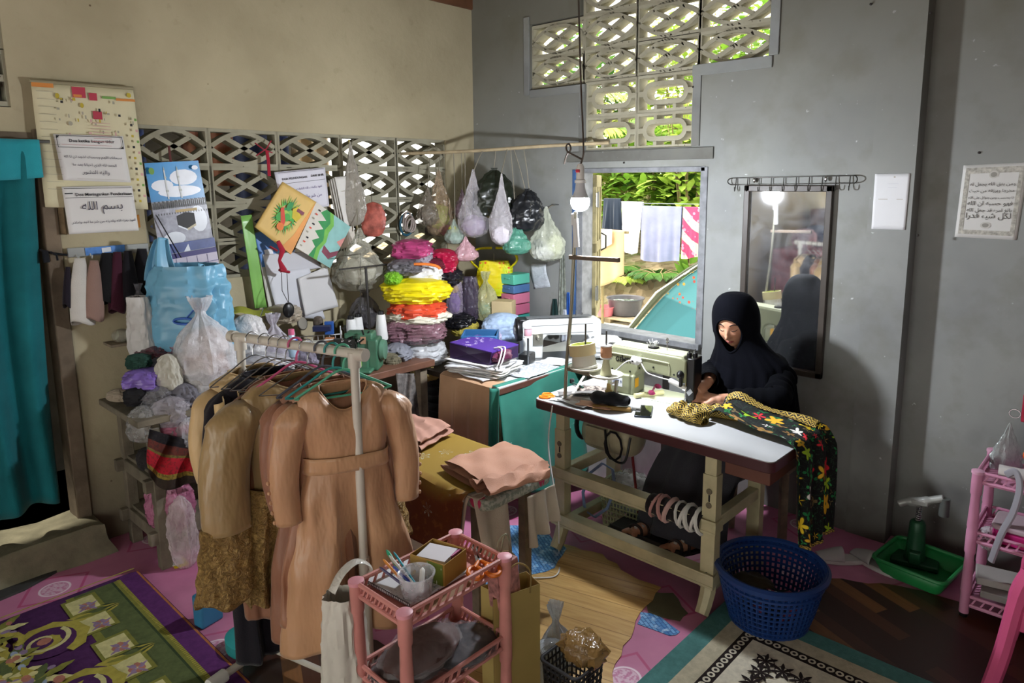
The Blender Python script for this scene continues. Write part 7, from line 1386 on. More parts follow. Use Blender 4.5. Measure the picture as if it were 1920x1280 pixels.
sh = [(ORP, rc(.0, .965, .20, 1)), (REDP, rc(.37, .90, .50, .985)), (ORP, rc(.38, .905, .46, .925)), (REDP, rc(.53, .885, .61, .945)), (REDP, rc(.55, .735, .64, .80)), (GRP, rc(.66, .905, .80, .925)), (ORP, rc(.80, .895, 1., .915)), (YLP, el(.94, .945, .025, .02)), (YLP, el(.225, .905, .02, .022)), (YLP, el(.45, .84, .018, .02)), (GYP, el(.32, .69, .02, .018))]
r = random.Random(5)
for k in range(34): u, v = r.uniform(.20, .97), r.uniform(.50, .88); sh.append(((INK, GYP, GYP, PKP2, YLP)[r.randrange(5)], rc(u, v, u + r.uniform(.008, .03), v + r.uniform(.012, .03))))
for k in range(14): v = .93 - .06 * k; sh.append((GYP, rc(.03, v, .19, v + .003)))
for k in range(7): v = .70 - .025 * k; sh.append((PKP2, rc(.50 + .02 * (k % 2), v, .70, v + .004)))
for k in range(16): v = .06 + .045 * k; sh.append(((YLP, PKP2, INK, GRP)[k % 4], rc(.90 + .05 * (k % 2), v, .925 + .05 * (k % 2), v + .02)))
PT = paper('wall_poster', 'large cream learning poster with small pictures and red labels at the left', 'poster', q, CREAMPAP, .0015, .012, 1, sh); b = B(); b.tube([q.pt(-.01, 1.01), q.pt(1.0, 1.005)], .008, 8); obj('hanging_bar', b, mat('#8d8468', .6), PT, world=True)
q = Q([(112, 338), (238, 342), (224, 256), (94, 252)], .048, x=0); T = paper('prayer_sheet', 'upper white prayer sheet pinned on the cream poster', 'paper', q, PAPERW, .001, .006, 2, [(INK, rc(.03, .965, .97, .975)), (INK, rc(.03, .72, .97, .728)), (INK, rc(.025, .72, .033, .975)), (INK, rc(.967, .72, .975, .975)), (INK, [(.03, .975), (.08, .975), (.03, .91)]), (INK, [(.97, .72), (.92, .72), (.97, .78)]), (PKP2, rc(.08, .775, .80, .783)), (GYP, rc(.2, .045, .9, .05))])
text(T, 'Doa ketika bangun tidur', q.F(.52, .84, .004), .03, INK, fit=q.w * .66, bold=.0004)
for v, s, k in ((.50, 'سبحانك اللهم وبحمدك اشهد ان لا اله', .84), (.33, 'الحمد لله الذي احيانا بعد ما', .64), (.16, 'واليه النشور', .4)): text(T, arab(s), q.F(.5, v, .006), .03, mat('#55515c', .7, 0, 0), fit=q.w * k)
q = Q([(122, 438), (252, 431), (240, 348), (109, 350)], .056, x=0); T = paper('prayer_sheet', 'lower white prayer sheet hanging below the cream poster', 'paper', q, PAPERW, .001, .006, 3, [(INK, rc(.02, .955, .98, .963)), (INK, rc(.02, .76, .98, .768)), (INK, rc(.02, .845, .13, .87))])
text(T, 'Doa Meringankan Penderitaan', q.F(.57, .80, .004), .03, INK, fit=q.w * .80, bold=.0004)
for v, s, k in ((.50, 'بســــم اللــــه', .58), (.22, 'اعوذ بعزة الله وقدرته من شر ما اجد واحاذر', .90)): text(T, arab(s.replace('ـ', '')), q.F(.52, v, .006), .04, mat('#55515c', .7, 0, 0), fit=q.w * k)
q = Q([(98, 434), (124, 440), (118, 386), (92, 386)], .012, x=0); paper('paper_pad', 'edge of older brown papers behind the lower prayer sheet', 'paper', q, mat('#a08a6a', .7, 0, .3, 30), .004)
q = Q([(252, 428), (262, 426), (259, 402), (249, 404)], .012, x=0); paper('paper_pad', 'small orange card showing right of the lower prayer sheet', 'card', q, mat('#b5782a', .7), .003)
# calendar
q = Q([(304, 520), (405, 500), (367, 301), (266, 306)], .03, x=0)
SKY, WHT, DK, PUR, LIL, SIL = mat('#3d8fc9', .3, 0, .25, 4), mat('#dfe3ea', .3, 0, .1, 8), mat('#33332f', .4, 0, .2), mat('#3b3370', .4), mat('#c5bccb', .5), mat('#9a9aa5', .3, 0, .4, 18)
sh = [(SKY, rc(0, .66, 1, 1)), (WHT, el(.25, .80, .2, .05)), (WHT, el(.66, .86, .26, .07)), (WHT, el(.55, .74, .4, .05)), (SIL, rc(0, .20, 1, .665)), (WHT, rc(.0, .62, 1, .655)), (WHT, el(.80, .48, .16, .12)), (WHT, el(.3, .33, .2, .06)), (mat('#b59a5a', .4), rc(.40, .555, .80, .58)), (mat('#23211f', .5), [(.40, .43), (.56, .385), (.73, .42), (.73, .535), (.57, .55), (.40, .525)]), (mat('#c9bfa0', .5), [(.56, .385), (.73, .42), (.73, .44), (.56, .405)]), (WHT, [(.40, .43), (.56, .385), (.56, .40), (.40, .445)])]
for u in (.32, .56): sh += [(mat('#cfd3d0', .4), rc(u - .012, .68, u + .012, .93)), (mat('#b9beb6', .4), rc(u - .025, .74, u + .025, .76)), (mat('#b9beb6', .4), rc(u - .02, .86, u + .02, .875)), (mat('#9aa397', .4), [(u - .014, .93), (u + .014, .93), (u, .965)])]
for k in range(26): u = .01 + .038 * k; sh.append((DK, rc(u, .60, u + .022, .655 + .01 * (k % 2))))
for k in range(20): u = .02 + .049 * k; sh.append((DK, rc(u, .545, u + .012, .56)))
sh += [(GRP, el(.08, .93, .05, .03)), (WHT, el(.88, .94, .06, .02)), (PUR, rc(0, .155, 1, .20)), (LIL, rc(0, 0, 1, .155)), (mat('#4d5a8f', .35, 0, .3, 14), rc(0, .205, 1, .29)), (WHT, [(.4, .205), (.52, .205), (.5, .27)])]
for k in range(5): sh.append((PUR, rc(.04 + .19 * k, .0, .048 + .19 * k, .15)))
sh.append((PUR, rc(0, .075, 1, .08)))
T = paper('wall_calendar', 'glossy wall calendar with a holy mosque picture left of the paintings', 'calendar', q, mat('#d0d4d9', .25), .003, 0, 4, sh)
b = B(); b.tube([q.pt(.5, 1.14, .0), q.pt(.47, 1.0, .006)], .006, 6); obj('hanging_ribbon', b, mat('#5a2e2c', .8), T, world=True); b = B(); b.tube([q.pt(.03, .55, .02), q.pt(.30, .16, .04)], .003, 6); obj('cord', b, BLACKP, T, world=True)
# paintings, folders, papers
SG = [mat(c, .6, 0, .12, 20) for c in ('#2f8a4a', '#3f9a3f', '#6fb04a', '#8fb84a', '#c9452f', '#d9742f', '#c9b02a', '#7a3a4a', '#e08a4a')]
q = Q([(460, 424), (526, 474), (573, 378), (511, 341)], .12, x=0); r = random.Random(9); sh = [(mat('#d9944f', .6, 0, .1), [(.72, .0), (1, .0), (1, 1.), (.90, .6), (.85, .3)])]
for k in range(34): a = k / 34 * 2 * PI; sh.append((SG[k % 4], [(.46 + .2 * math.cos(a - .1), .5 + .2 * math.sin(a - .1)), (.46 + .34 * math.cos(a), .5 + (.33 + .04 * (k % 3)) * math.sin(a)), (.46 + .2 * math.cos(a + .1), .5 + .2 * math.sin(a + .1))]))
for k in range(10): a = r.uniform(0, 6.28); d = r.uniform(.03, .2); sh.append((SG[k % 4], el(.46 + d * math.cos(a), .5 + d * math.sin(a), r.uniform(.06, .12), r.uniform(.05, .1), 9)))
sh += [(SG[4], [(.25, .55), (.31, .60), (.50, .40), (.52, .28), (.44, .30)]), (SG[5], el(.45, .27, .09, .07)), (SG[6], [(.52, .66), (.60, .74), (.80, .62), (.74, .50), (.60, .52)]), (SG[7], rc(.62, .66, .82, .72))]
T = paper('painted_board', 'yellow painted wooden board turned like a diamond with a green plant picture', 'painting', q, mat('#d1ae66', .6, 0, .1), .012, 0, 5, sh, 'board')
q = Q([(538, 462), (602, 500), (640, 424), (576, 378)], .10, x=0); sh = [(mat('#cfcabf', .6), rc(0, 0, 1, 1)), (SG[0], [(.30, 1), (.20, .88), (.40, .80), (.22, .70), (.42, .62), (.25, .50), (.42, .42), (.28, .30), (.42, .22), (.36, .0), (1, 0), (1, 1)]), (SG[2], [(.40, 1), (.52, .80), (.46, .62), (.54, .42), (.46, .22), (.50, 0), (1, 0), (1, 1)]), (mat('#86b5b0', .6, 0, .12, 12), [(.50, 1), (.62, .80), (.58, .62), (.62, .42), (.56, .22), (.60, 0), (1, 0), (1, 1)]), (SG[7], [(.60, .35), (.82, .28), (1, .42), (1, .30), (.84, .14), (.62, .20)]), (mat('#c9877f', .6), [(.85, .55), (1, .75), (1, .5)])]
for k in range(9): sh.append(((GYP, SG[4], INK)[k % 3], rc(.06 + .03 * (k % 3), .08 + .10 * k, .12 + .03 * (k % 3), .11 + .10 * k)))
paper('painted_board', 'painted board with a green hill edge and pale blue water right of the yellow one', 'painting', q, mat('#b59a78', .6), .012, 0, 6, sh, 'board')
q = Q([(522, 400), (608, 386), (601, 314), (506, 323)], .05, x=0); T = paper('prayer_sheet', 'white prayer sheet between the paintings and the receipts', 'paper', q, mat('#cfcdd6', .6, 0, .03), .001, .006, 7, [(INK, rc(.06, .97, .96, .977)), (INK, rc(.06, .70, .96, .707))]); text(T, 'DOA PELINDUNGAN', q.F(.36, .79, .004), .036, INK, fit=q.w * .52, bold=.0006); text(T, 'DARI SIHIR', q.F(.82, .80, .004), .028, INK, fit=q.w * .28, bold=.0004)
for v, s, k in ((.52, 'اعوذ بكلمات الله التامات', .55), (.30, 'من شر ما خلق', .5), (.12, 'بسم الله', .25)): text(T, arab(s), q.F(.62, v, .006), .03, mat('#6a5a8a', .7, 0, 0), fit=q.w * k)
for k in range(4):
    q = Q([(632 - 3 * k, 424 - 2 * k), (668 - 5 * k, 414 - 2 * k), (640 - 4 * k, 330 + 2 * k), (614 - 2 * k, 332 + 2 * k)], .045 + .012 * (3 - k), x=0); T = paper('receipt_sheaf', ['front sheaf of white receipts clipped to the blocks', 'second sheaf of receipts just behind the front one', 'third sheaf of receipts, its left edge showing', 'rearmost sheaf of receipts against the blocks'][k], 'receipts', q, mat(('#cfccc6', '#b9b5ac', '#c4c0b8', '#a9a498')[k], .7, 0, .06, 8), .006, .008, 8 + k, [(INK, rc(.3, .42, .6, .44)), (GYP, rc(.2, .7, .5, .71))] if k == 0 else ())
for k, (a, c) in enumerate((((626, 466, 648, 462, 640, 420, 622, 424), '#a99a86'), ((644, 458, 658, 454, 654, 420, 642, 424), '#cfc8bb'))): q = Q([(a[0], a[1]), (a[2], a[3]), (a[4], a[5]), (a[6], a[7])], .05, x=0); paper('paper_slip', ('brown paper slip under the receipts', 'white twisted slip under the receipts')[k], 'paper', q, mat(c, .7, 0, .1), .006, .006, 30 + k)
q = Q([(470, 576), (492, 574), (464, 402), (444, 404)], .05, x=0); paper('green_folder', 'narrow light green plastic strip hanging left of the yellow board', 'folder', q, mat('#7fb55a', .3, 0, .1), .004, .004, 40)
q = Q([(486, 500), (530, 492), (512, 430), (470, 436)], .035, x=0); T = paper('blue_booklet', 'blue printed booklet cover behind the yellow painted board', 'booklet', q, mat('#5a86c4', .3, 0, .2, 8), .003, 0, 41, [(WHT, rc(.25, .32, .6, .48))])
PP = [((498, 578), (536, 580), (524, 490), (480, 476), '#c9c7bd', .03, 'cream paper with curled left edge among the pinned papers'), ((512, 592), (600, 596), (572, 500), (492, 510), '#cfd0d6', .05, 'white paper with pencil lines pinned beside the papers'), ((560, 590), (622, 572), (602, 498), (548, 520), '#d3d1d0', .065, 'white paper leaning right at the end of the pinned papers'), ((494, 520), (596, 500), (570, 470), (486, 476), '#c4c3c8', .04, 'folded white paper showing under the painted boards')]
for k, (a, b_, c, d, col_, off, lb) in enumerate(PP): paper('pinned_paper', lb, 'paper', Q([a, b_, c, d], off, x=0), mat(col_, .7, 0, .04), .001, .012, 50 + k)
RIB = cloth('#9c1f33')
b = B(); b.tube([at(478, 268, x=.03), at(494, 280, x=.04), at(510, 286, x=.03)], .007, 6, flat=.5); b.tube([at(480, 292, x=.03), at(500, 278, x=.04), at(508, 264, x=.03)], .007, 6, flat=.5); b.tube([at(500, 282, x=.04), at(503, 300, x=.05), at(505, 330, x=.06)], .010, 6, flat=.5); obj('red_ribbon', b, RIB, label='red ribbon tied to the upper blocks above the yellow board', cat='ribbon')
b = B(); b.tube([at(521, 452, x=.15), at(530, 470, x=.15), at(524, 488, x=.15), at(532, 508, x=.15)], [.012, .018, .010, .022], 8, flat=.5); b.tube([at(524, 506, x=.15), at(542, 510, x=.15)], .014, 8, flat=.6); b.tube([at(506, 462, x=.14), at(520, 470, x=.15)], .012, 8, flat=.5); obj('red_ribbon', b, RIB, label='red ribbon knot with tail below the yellow painted board', cat='ribbon')
T = thing('cord_pad', 'black oval pad hanging on thin cords before the pinned papers', 'pad', at(541, 596, x=.26)); b = B(); b.ball(at(541, 581, x=.26), (.016, .034, .044), 20, 14); obj('pad', b, BLACKP, T, world=True); b = B(); b.tube([at(528, 512, x=.15), at(529, 545, x=.22), at(540, 566, x=.26)], .002, 5); b.tube([at(538, 512, x=.15), at(541, 566, x=.26)], .002, 5); obj('cord', b, mat('#3a3436', .7), T, world=True)
# scarf hooks -------------------------------------------------------------
T = thing('hook_rail', 'clear hook rail with a blue label holding small scarves on the cream wall', 'hook rail', at(200, 470, x=.012)); b = B(); P0, P1 = at(126, 474, x=.016), at(278, 464, x=.016); b.beam(P0, P1, .012, .045); obj('rail', b, mat('#9a9c98', .3, 0, .1), T, world=True, bevel=.003)
b = B(); b.beam(at(160, 472, x=.024), at(234, 465, x=.024), .003, .036); obj('label_strip', b, mat('#4f7fc0', .4, 0, .2, 30), T, world=True); b = B(); b.beam(at(191, 469, x=.026), at(208, 467, x=.026), .003, .022); obj('barcode', b, mat('#d3d6da', .5, 0, .1), T, world=True)
for k in range(6): c = P0.lerp(P1, (k + .6) / 6.2); b = B(); b.tube(catmull([c + V3((.008, 0, -.01)), c + V3((.03, 0, -.03)), c + V3((.04, 0, -.015))], 4), .003, 6); obj('hook', b, mat('#b5b6b2', .3), T, world=True)
for i, (x0, x1, y0, y1, c, lb) in enumerate([(118, 136, 500, 574, '#1d1620', 'dark scarf half behind the white one at the left of the hook rail'), (126, 172, 484, 606, '#c9c4bb', 'white cap scarf hanging at the left of the hook rail'), (158, 194, 488, 600, '#8f7266', 'tan scarf right of the white one on the hook rail'), (178, 222, 474, 568, '#0f0e10', 'black scarf in the middle of the hook rail'), (204, 236, 472, 584, '#3f1526', 'burgundy scarf right of the black one'), (224, 256, 470, 566, '#141218', 'black scarf between burgundy and the last one'), (246, 286, 466, 590, '#121116', 'black scarf at the right end of the hook rail')]):
    b = B(); cx = (x0 + x1) / 2
    def f(u, v):
        e = .22 + .78 * math.sin(PI * min(1, .12 + v * .80) * .62) ** 1.; a = 2 * PI * u
        return at(cx + (x1 - x0) * .5 * e * math.cos(a) * (1 + .06 * math.sin(a * 5 + i)) + 6 * v * (i % 2), y0 + (y1 - y0) * v + 4 * math.sin(a * 2) * v, x=.055 + .008 * (i % 3) + .026 * e * math.sin(a))
    b.grid(28, 22, f, cu=True); obj('scarf', b, cloth(c), label=lb, cat='scarf', solid=.003, group='small scarves on the hook rail')
b = B(); b.tube([at(74, 468, x=.03), at(96, 474, x=.04), at(126, 478, x=.03)], .005, 6); b.tube([at(84, 470, x=.045), at(88, 492, x=.05)], .013, 8, flat=.6); b.tube([at(94, 472, x=.045), at(106, 478, x=.05), at(108, 488, x=.05)], .008, 8, flat=.6); obj('black_bow', b, BLK, label='black cloth bow tied at the door post', cat='bow')
# ================================================================== GREY WALL: MIRROR, HOOKS, PAPERS
T = thing('wall_mirror', 'tall dark framed mirror on the grey wall behind the seamstress', 'mirror', (2.378, -.012, .80)); FRM = mat('#3a332d', .45, 0, .15, 10); MX0, MX1, MZ0, MZ1 = 2.146, 2.612, .785, 1.772; b = B()
fwid = .032
b.box(((MX0 + MX1) / 2, -.016, MZ1 - fwid / 2), (MX1 - MX0, .03, fwid)); b.box(((MX0 + MX1) / 2, -.016, MZ0 + fwid / 2), (MX1 - MX0, .03, fwid)); b.box((MX0 + fwid / 2, -.016, (MZ0 + MZ1) / 2), (fwid, .03, MZ1 - MZ0)); b.box((MX1 - fwid / 2, -.016, (MZ0 + MZ1) / 2), (fwid, .03, MZ1 - MZ0)); obj('mirror_frame', b, FRM, T, world=True, bevel=.004)
t = NT('dusty_mirror', .03, 1., .5); t.col((.82, .83, .84, 1)); o = t.co(); df = t.n('BsdfDiffuse', {0: lin('#b9bec4')}); n1 = t.noise(t.map(o, (1, 1, 1), rot=(.3, .4, .3)), 5, 5, .6, 1.5); fz = t.ma('MULTIPLY', t.ma('MULTIPLY', t.step(n1, .35, .8), .36), t.step(t.xyz(o)[2], .38, .75)); mx = t.n('MixShader', {0: t.ma('ADD', fz, .04), 1: t.b.outputs[0], 2: df.outputs[0]}); t.t.links.new(mx.outputs[0], t.out.inputs[0])
b = B(); b.box(((MX0 + MX1) / 2, -.010, (MZ0 + MZ1) / 2), (MX1 - MX0 - .04, .004, MZ1 - MZ0 - .04)); obj('mirror_glass', b, t.m, T, world=True)
T = thing('wire_hook_rack', 'black wire hook rack above the mirror', 'hook rack', (2.37, -.03, 1.80)); WB = mat('#26241f', .4, .5); A0, A1 = at(1374, 340, y=-.012), at(1602, 336, y=-.012); b = B()
for dz in (.018, -.018): b.tube([A0 + V3((0, 0, dz)), A1 + V3((0, 0, dz))], .0028, 6)
for s, A in ((-1, A0), (1, A1)): b.tube([A + V3((s * .020 * math.cos(k / 8 * PI - PI / 2), -.02 * math.sin(k / 8 * PI), .018 * math.sin(k / 8 * PI - PI / 2))) for k in range(9)], .0028, 6)
obj('wire_rail', b, WB, T, world=True)
for k in range(10):
    c = A0.lerp(A1, (k + .3) / 9.6); b = B(); b.tube(catmull([c + V3((0, 0, .018)), c + V3((0, -.004, -.02)), c + V3((0, -.012, -.048)), c + V3((.006, -.026, -.050)), c + V3((.006, -.030, -.030))], 4), .0026, 6); obj('hook', b, WB, T, world=True)
for k in (.2, .79): c = A0.lerp(A1, k) + V3((0, -.008, .005)); b = B(); b.ball(c, (.009, .008, .014), 12, 8); obj('screw_cap', b, CHROME, T, world=True)
q = Q([(1634, 429), (1697, 431), (1707, 325), (1641, 326)], .002, y=-.012); T = paper('paper_sheet', 'plain white paper taped to the pillar', 'paper', q, mat('#d3d4d6', .6, 0, .03), .001, 0, 60, [(GYP, rc(.55, .93, .6, .95)), (GYP, rc(.15, .54, .42, .55)), (GYP, rc(.68, .54, .86, .55)), (mat('#b9bbc4', .7), rc(.38, .82, .7, .825)), (mat('#b9bbc4', .7), rc(.4, .75, .66, .755))])
q = Q([(1790, 444), (1906, 450), (1930, 304), (1807, 310)], .003, y=.10); sh = [(mat('#a9a69c', .7, 0, .4, 60), p) for p in (rc(.05, .88, .95, .96), rc(.05, .05, .95, .11), rc(.05, .1, .12, .9), rc(.88, .1, .95, .9))] + [(mat('#bdbbb3', .7), el(.5, .86, .075, .05, 20)), (mat('#bdbbb3', .7), el(.48, .18, .085, .045, 20)), (mat('#8f8d85', .7), el(.5, .86, .05, .034, 14)), (mat('#8f8d85', .7), el(.48, .18, .055, .028, 14))]
T = paper('verse_sheet', 'bordered sheet with six lines of Arabic verse on the far right wall', 'paper', q, mat('#cbcac6', .6, 0, .03), .0012, 0, 61, sh)
for k, s in enumerate(('ومن يتق الله يجعل له', 'مخرجا ويرزقه من حيث', 'لا يحتسب ومن يتوكل على الله', 'فهو حسبه ان الله', 'بالغ امره قد جعل الله', 'لكل شيء قدرا')): text(T, arab(s), q.F(.5, .715 - .088 * k, .003), .03, mat('#4a4743', .7, 0, 0), fit=q.w * .72)
for px, py in ((1745, 24), (1836, 286), (1721, 441), (1633, 8), (1300, 163), (1170, 305)): 
    p = at(px, py, y=-.012 if px < 1760 and px > 1640 else .098 if px > 1760 else -.008); b = B(); b.lathe([(.006, 0), (.006, .004), (.002, .006)], 10, p, R=Matrix.Rotation(PI / 2, 3, 'X')); obj('nail', b, mat('#2a2522', .6, .3), label='dark nail head in the grey wall at %s' % {1745: 'the top of the pillar edge', 1836: 'the left above the verse sheet', 1721: 'the shadowed strip right of the pillar', 1633: 'the very top left of the pillar', 1300: 'the right side of the stepped vent', 1170: 'the band above the window'}[px], cat='nail')

# ================================================================== RIGHT SIDE AND RUGS
def leafpoly(cx, cy, L, w, a, n=7, ser=0.):
    R = Matrix.Rotation(a, 2); out = []
    for s in (1, -1):
        for k in range(n + 1):
            u = k / n if s == 1 else 1 - k / n
            if s == -1 and k in (0, n): continue
            q = R @ V3((L * u, s * w * math.sin(PI * u) ** .8 * (1 + ser * (k % 2)))).to_2d() if 0 else R @ V3((L * u, s * w * math.sin(PI * u) ** .8 * (1 + ser * (k % 2)), 0)).to_2d(); out.append((cx + q.x, cy + q.y))
    return out
def rug(name, label, x0, x1, y0, y1, base, shapes, th=.008):
    T = thing(name, label, 'rug', ((x0 + x1) / 2, (y0 + y1) / 2, 0)); b = B(); b.prism(rrect(x0, x1, y0, y1, .04), th, Matrix.Translation((0, 0, .0045))); obj('rug_base', b, base, T, world=True, smooth=False); b = B(); z = .0130
    for k, (m, pts) in enumerate(shapes):
        b.use(m); b.add([(p[0], p[1], z + (.0002 * k if k < 5 else .0011 + .000012 * k)) for p in pts], [tuple(range(len(pts)))])
    obj('woven_pattern', b, None, T, world=True, smooth=False); return T
def rcx(x0, y0, x1, y1): return [(x0, y0), (x1, y0), (x1, y1), (x0, y1)]
PL = lambda c: mat(c, .95, 0, .15, 40, .3, 300, .1)
rp, ry, rg, rd, rcr, rpk, rpu, rol = PL('#4b2a52'), PL('#a39846'), PL('#56603c'), PL('#39462e'), PL('#c2bb84'), PL('#a8705f'), PL('#8a7590'), PL('#7a7a3a')
X0, Y1 = .45, -2.605; S = []; rr = random.Random(12)
S += [(PL('#a5673f'), rcx(X0 + .01, Y1 - .012, 2.3, Y1 - .003)), (PL('#5a2f62'), rcx(X0 + .01, Y1 - .085, 2.3, Y1 - .012)), (rol, rcx(X0 + .03, Y1 - .30, 2.3, Y1 - .085)), (rg, rcx(X0 + .03, Y1 - .27, 2.3, Y1 - .115)), (rd, rcx(X0 + .03, Y1 - .122, 2.3, Y1 - .113))]
for k in range(150): S.append((ry, rcx(X0 + .03 + .0125 * k, Y1 - .10, X0 + .036 + .0125 * k, Y1 - .086)))
for i in range(5):
    cx = X0 + .22 + i * .40; cy = Y1 - .27
    for dx in (-.09, .09):
        S.append((rol, rcx(cx + dx - .075, cy - .055, cx + dx + .075, cy + .075))); S.append((rcr, rcx(cx + dx - .060, cy - .042, cx + dx + .060, cy + .060)))
        for k in range(7): a = k * .9 + i; S.append((rpu if k % 2 else rpk, el(cx + dx + .025 + .02 * math.cos(a), cy + .02 + .018 * math.sin(a), .016, .012, 7)))
        for k in range(4): S.append((rpu, leafpoly(cx + dx + .03, cy + .02, .05, .006, k * 1.57 + .5)))
    S.append((ry, leafpoly(cx - .01, cy - .09, .13, .022, 1.3, 7, .3))); S.append((rol, leafpoly(cx, cy - .05, .11, .012, 1.3)))
    for k in range(6): S.append((ry if k % 2 else rd, leafpoly(cx + .015 * k - .03, cy + .06, .06, .006, 1.0 + .2 * k)))
def scroll(cx, cy, r0, a0, turns, w, dr, m, ser=True):
    n = 26; A, C_ = [], []
    for k in range(n + 1):
        u = k / n; a = a0 + dr * turns * 2 * PI * u; r = r0 * (1 - .82 * u); ww = w * (1 - .6 * u) * (1 + (.35 if k % 2 else -.1) * ser); A.append((cx + (r + ww) * math.cos(a), cy + (r + ww) * math.sin(a))); C_.append((cx + (r - w * .35) * math.cos(a), cy + (r - w * .35) * math.sin(a)))
    for k in range(n): S.append((m, [A[k], A[k + 1], C_[k + 1], C_[k]]))
for i in range(5):
    cx, cy = X0 + .30 + i * .42, Y1 - .44
    S.append((rp, el(cx, cy + .02, .13, .12, 20))); scroll(cx, cy, .13, .4, 1.35, .030, 1, ry); scroll(cx, cy, .085, 2.2, 1.2, .014, -1, rcr, False); S.append((rpk, el(cx, cy, .025, .025, 10)))
    for k in range(9): S.append(((ry, rol, rcr)[k % 3], leafpoly(cx - .16 + .02 * k, cy - .12 - .012 * k, .12, .018, 2.6 + .35 * k, 7, .35)))
for i in range(40):
    cx, cy = rr.uniform(X0 + .06, 1.6), rr.uniform(-3.45, Y1 - .50); t0 = rr.uniform(0, 6.28)
    for k in range(8): S.append(((ry, rcr, rol, rg)[k % 4], leafpoly(cx, cy, rr.uniform(.07, .15), .015, t0 + k * .8, 7, .4)))
    for k in range(7): S.append(((rpk, rpu, PL('#93a0b5'), rcr)[k % 4], el(cx + rr.uniform(-.06, .06), cy + rr.uniform(-.06, .06), rr.uniform(.012, .026), rr.uniform(.010, .02), 8)))
    if i % 2: scroll(cx + .1, cy, .07, t0, 1.2, .016, 1, ry)
S.append((ry, rcx(X0 + .012, -4.0, X0 + .02, Y1 - .02)))
rug('purple_rug', 'purple rug with olive border and yellow scrolls at the lower left', X0, 2.05, -4.0, Y1, rp, S)
S = []; wt, wc, wb_, wk, wtp = PL('#4f7c78'), PL('#b3ab93'), PL('#cfc8b4'), PL('#2a2322'), PL('#9a8f7d'); X0, X1, Y0, Y1 = 2.615, 4.2, -2.9, -.965
S += [(wc, rcx(X0 + .085, Y0, X1, Y1 - .085)), (wk, rcx(X0 + .155, Y0, X1, Y1 - .155)), (wb_, rcx(X0 + .205, Y0, X1, Y1 - .205))]
for k in range(60):
    for p in ((X0 + .18, Y1 - .19 - .034 * k), (X0 + .19 + .034 * k, Y1 - .18)):
        if p[1] > Y0 and p[0] < X1: S.append((wb_, el(p[0], p[1], .015, .015, 10))); S.append((wk, el(p[0], p[1], .007, .007, 8)))
def rose(cx, cy, r):
    for k in range(6): S.append((wk, el(cx + r * .55 * math.cos(k), cy + r * .55 * math.sin(k), r * .5, r * .5, 10)))
    for k in range(6): S.append((wb_, el(cx + r * .5 * math.cos(k + .4), cy + r * .5 * math.sin(k + .4), r * .36, r * .36, 9)))
    S.append((wk, el(cx, cy, r * .35, r * .35, 9))); S.append((wtp, el(cx, cy, r * .2, r * .2, 8)))
for ax in (0, 1):
    for k, (d, o) in enumerate(((.0, .0), (.07, .02), (.14, .02), (.24, .05), (.33, .09))):
        cx, cy = X0 + .30 + (d if ax == 0 else o * .6), Y1 - .30 - (d if ax == 1 else o * .6)
        rose(cx, cy, .034 - .004 * k)
        for j in range(7): S.append((wk, leafpoly(cx, cy, .05, .007, j * .9 + k)))
    for j in range(5): c = (X0 + .36 + (.3 + .03 * j if ax == 0 else .05 * j), Y1 - .36 - (.3 + .03 * j if ax == 1 else .05 * j)); S.append((wk, leafpoly(c[0], c[1], .09, .014, -.8 + .5 * j)))
for i in range(7): scroll(X0 + .45 + .17 * (i % 4), Y1 - .50 - .2 * (i // 2), .11, i, 1.3, .02, 1 if i % 2 else -1, wtp, False)
rug('white_rug', 'cream rug with teal border, black chain band and black roses at the lower right', X0, X1, Y0, Y1, wt, S)
# blue basket
BLU = mat('#18356c', .35, 0, .1)
T = thing('laundry_basket', 'round dark blue lattice basket under the hanging end of the floral cloth', 'basket', (2.80, -.985, .017)); b = B(); RB0, RB1, HB = .155, .213, .228
for j in range(11): t_ = j / 10; r_ = RB0 + (RB1 - RB0) * t_ ** .8; b.tube([(r_ * math.cos(k / 40 * 2 * PI), r_ * math.sin(k / 40 * 2 * PI), HB * t_) for k in range(40)], .0052 if 0 < j < 8 else .009, 6, closed=True)
for k in range(54): a = k / 54 * 2 * PI; b.tube([((RB0 + (RB1 - RB0) * t_ ** .8) * math.cos(a), (RB0 + (RB1 - RB0) * t_ ** .8) * math.sin(a), HB * t_) for t_ in (0, .3, .7, 1)], .0058, 5)
obj('lattice_wall', b, BLU, T); b = B(); b.lathe([(RB1 - .006, HB - .02), (RB1 + .014, HB - .012), (RB1 + .016, HB), (RB1 + .006, HB + .008), (RB1 - .006, HB + .004)], 48, cap=False); obj('rim', b, BLU, T, solid=.003); b = B(); b.lathe([(0, .004), (RB0, .004)], 40, cap=False); obj('base', b, BLU, T, solid=.004)
t = NT('dark_check', .85, 0, .2); o = t.co(); X, Y, Z = t.xyz(t.map(o, rot=(0, 0, .5))); k = t.step(t.ma('FRACT', t.ma('MULTIPLY', X, 11)), .86, .9); k2 = t.step(t.ma('FRACT', t.ma('MULTIPLY', Y, 11)), .86, .9); t.col(t.mix(t.ma('MAXIMUM', k, k2), lin('#1c2028'), lin('#8f4458')))
b = B(); b.ball((0, 0, .05), (.11, .09, .045), 30, 16, .2, 3, 2); o = obj('folded_cloth', b, t.m, label='dark checked cloth with a white flower in the blue basket', cat='cloth'); o.location = (2.85, -1.01, .05)
b = B(); b.ball((0, 0, .05), (.10, .08, .05), 30, 16, .25, 3, 5); o = obj('folded_cloth', b, cloth('#3b3220'), label='dull olive cloth at the left in the blue basket', cat='cloth'); o.location = (2.72, -.97, .045)
b = B(); b.use(PAPERW)
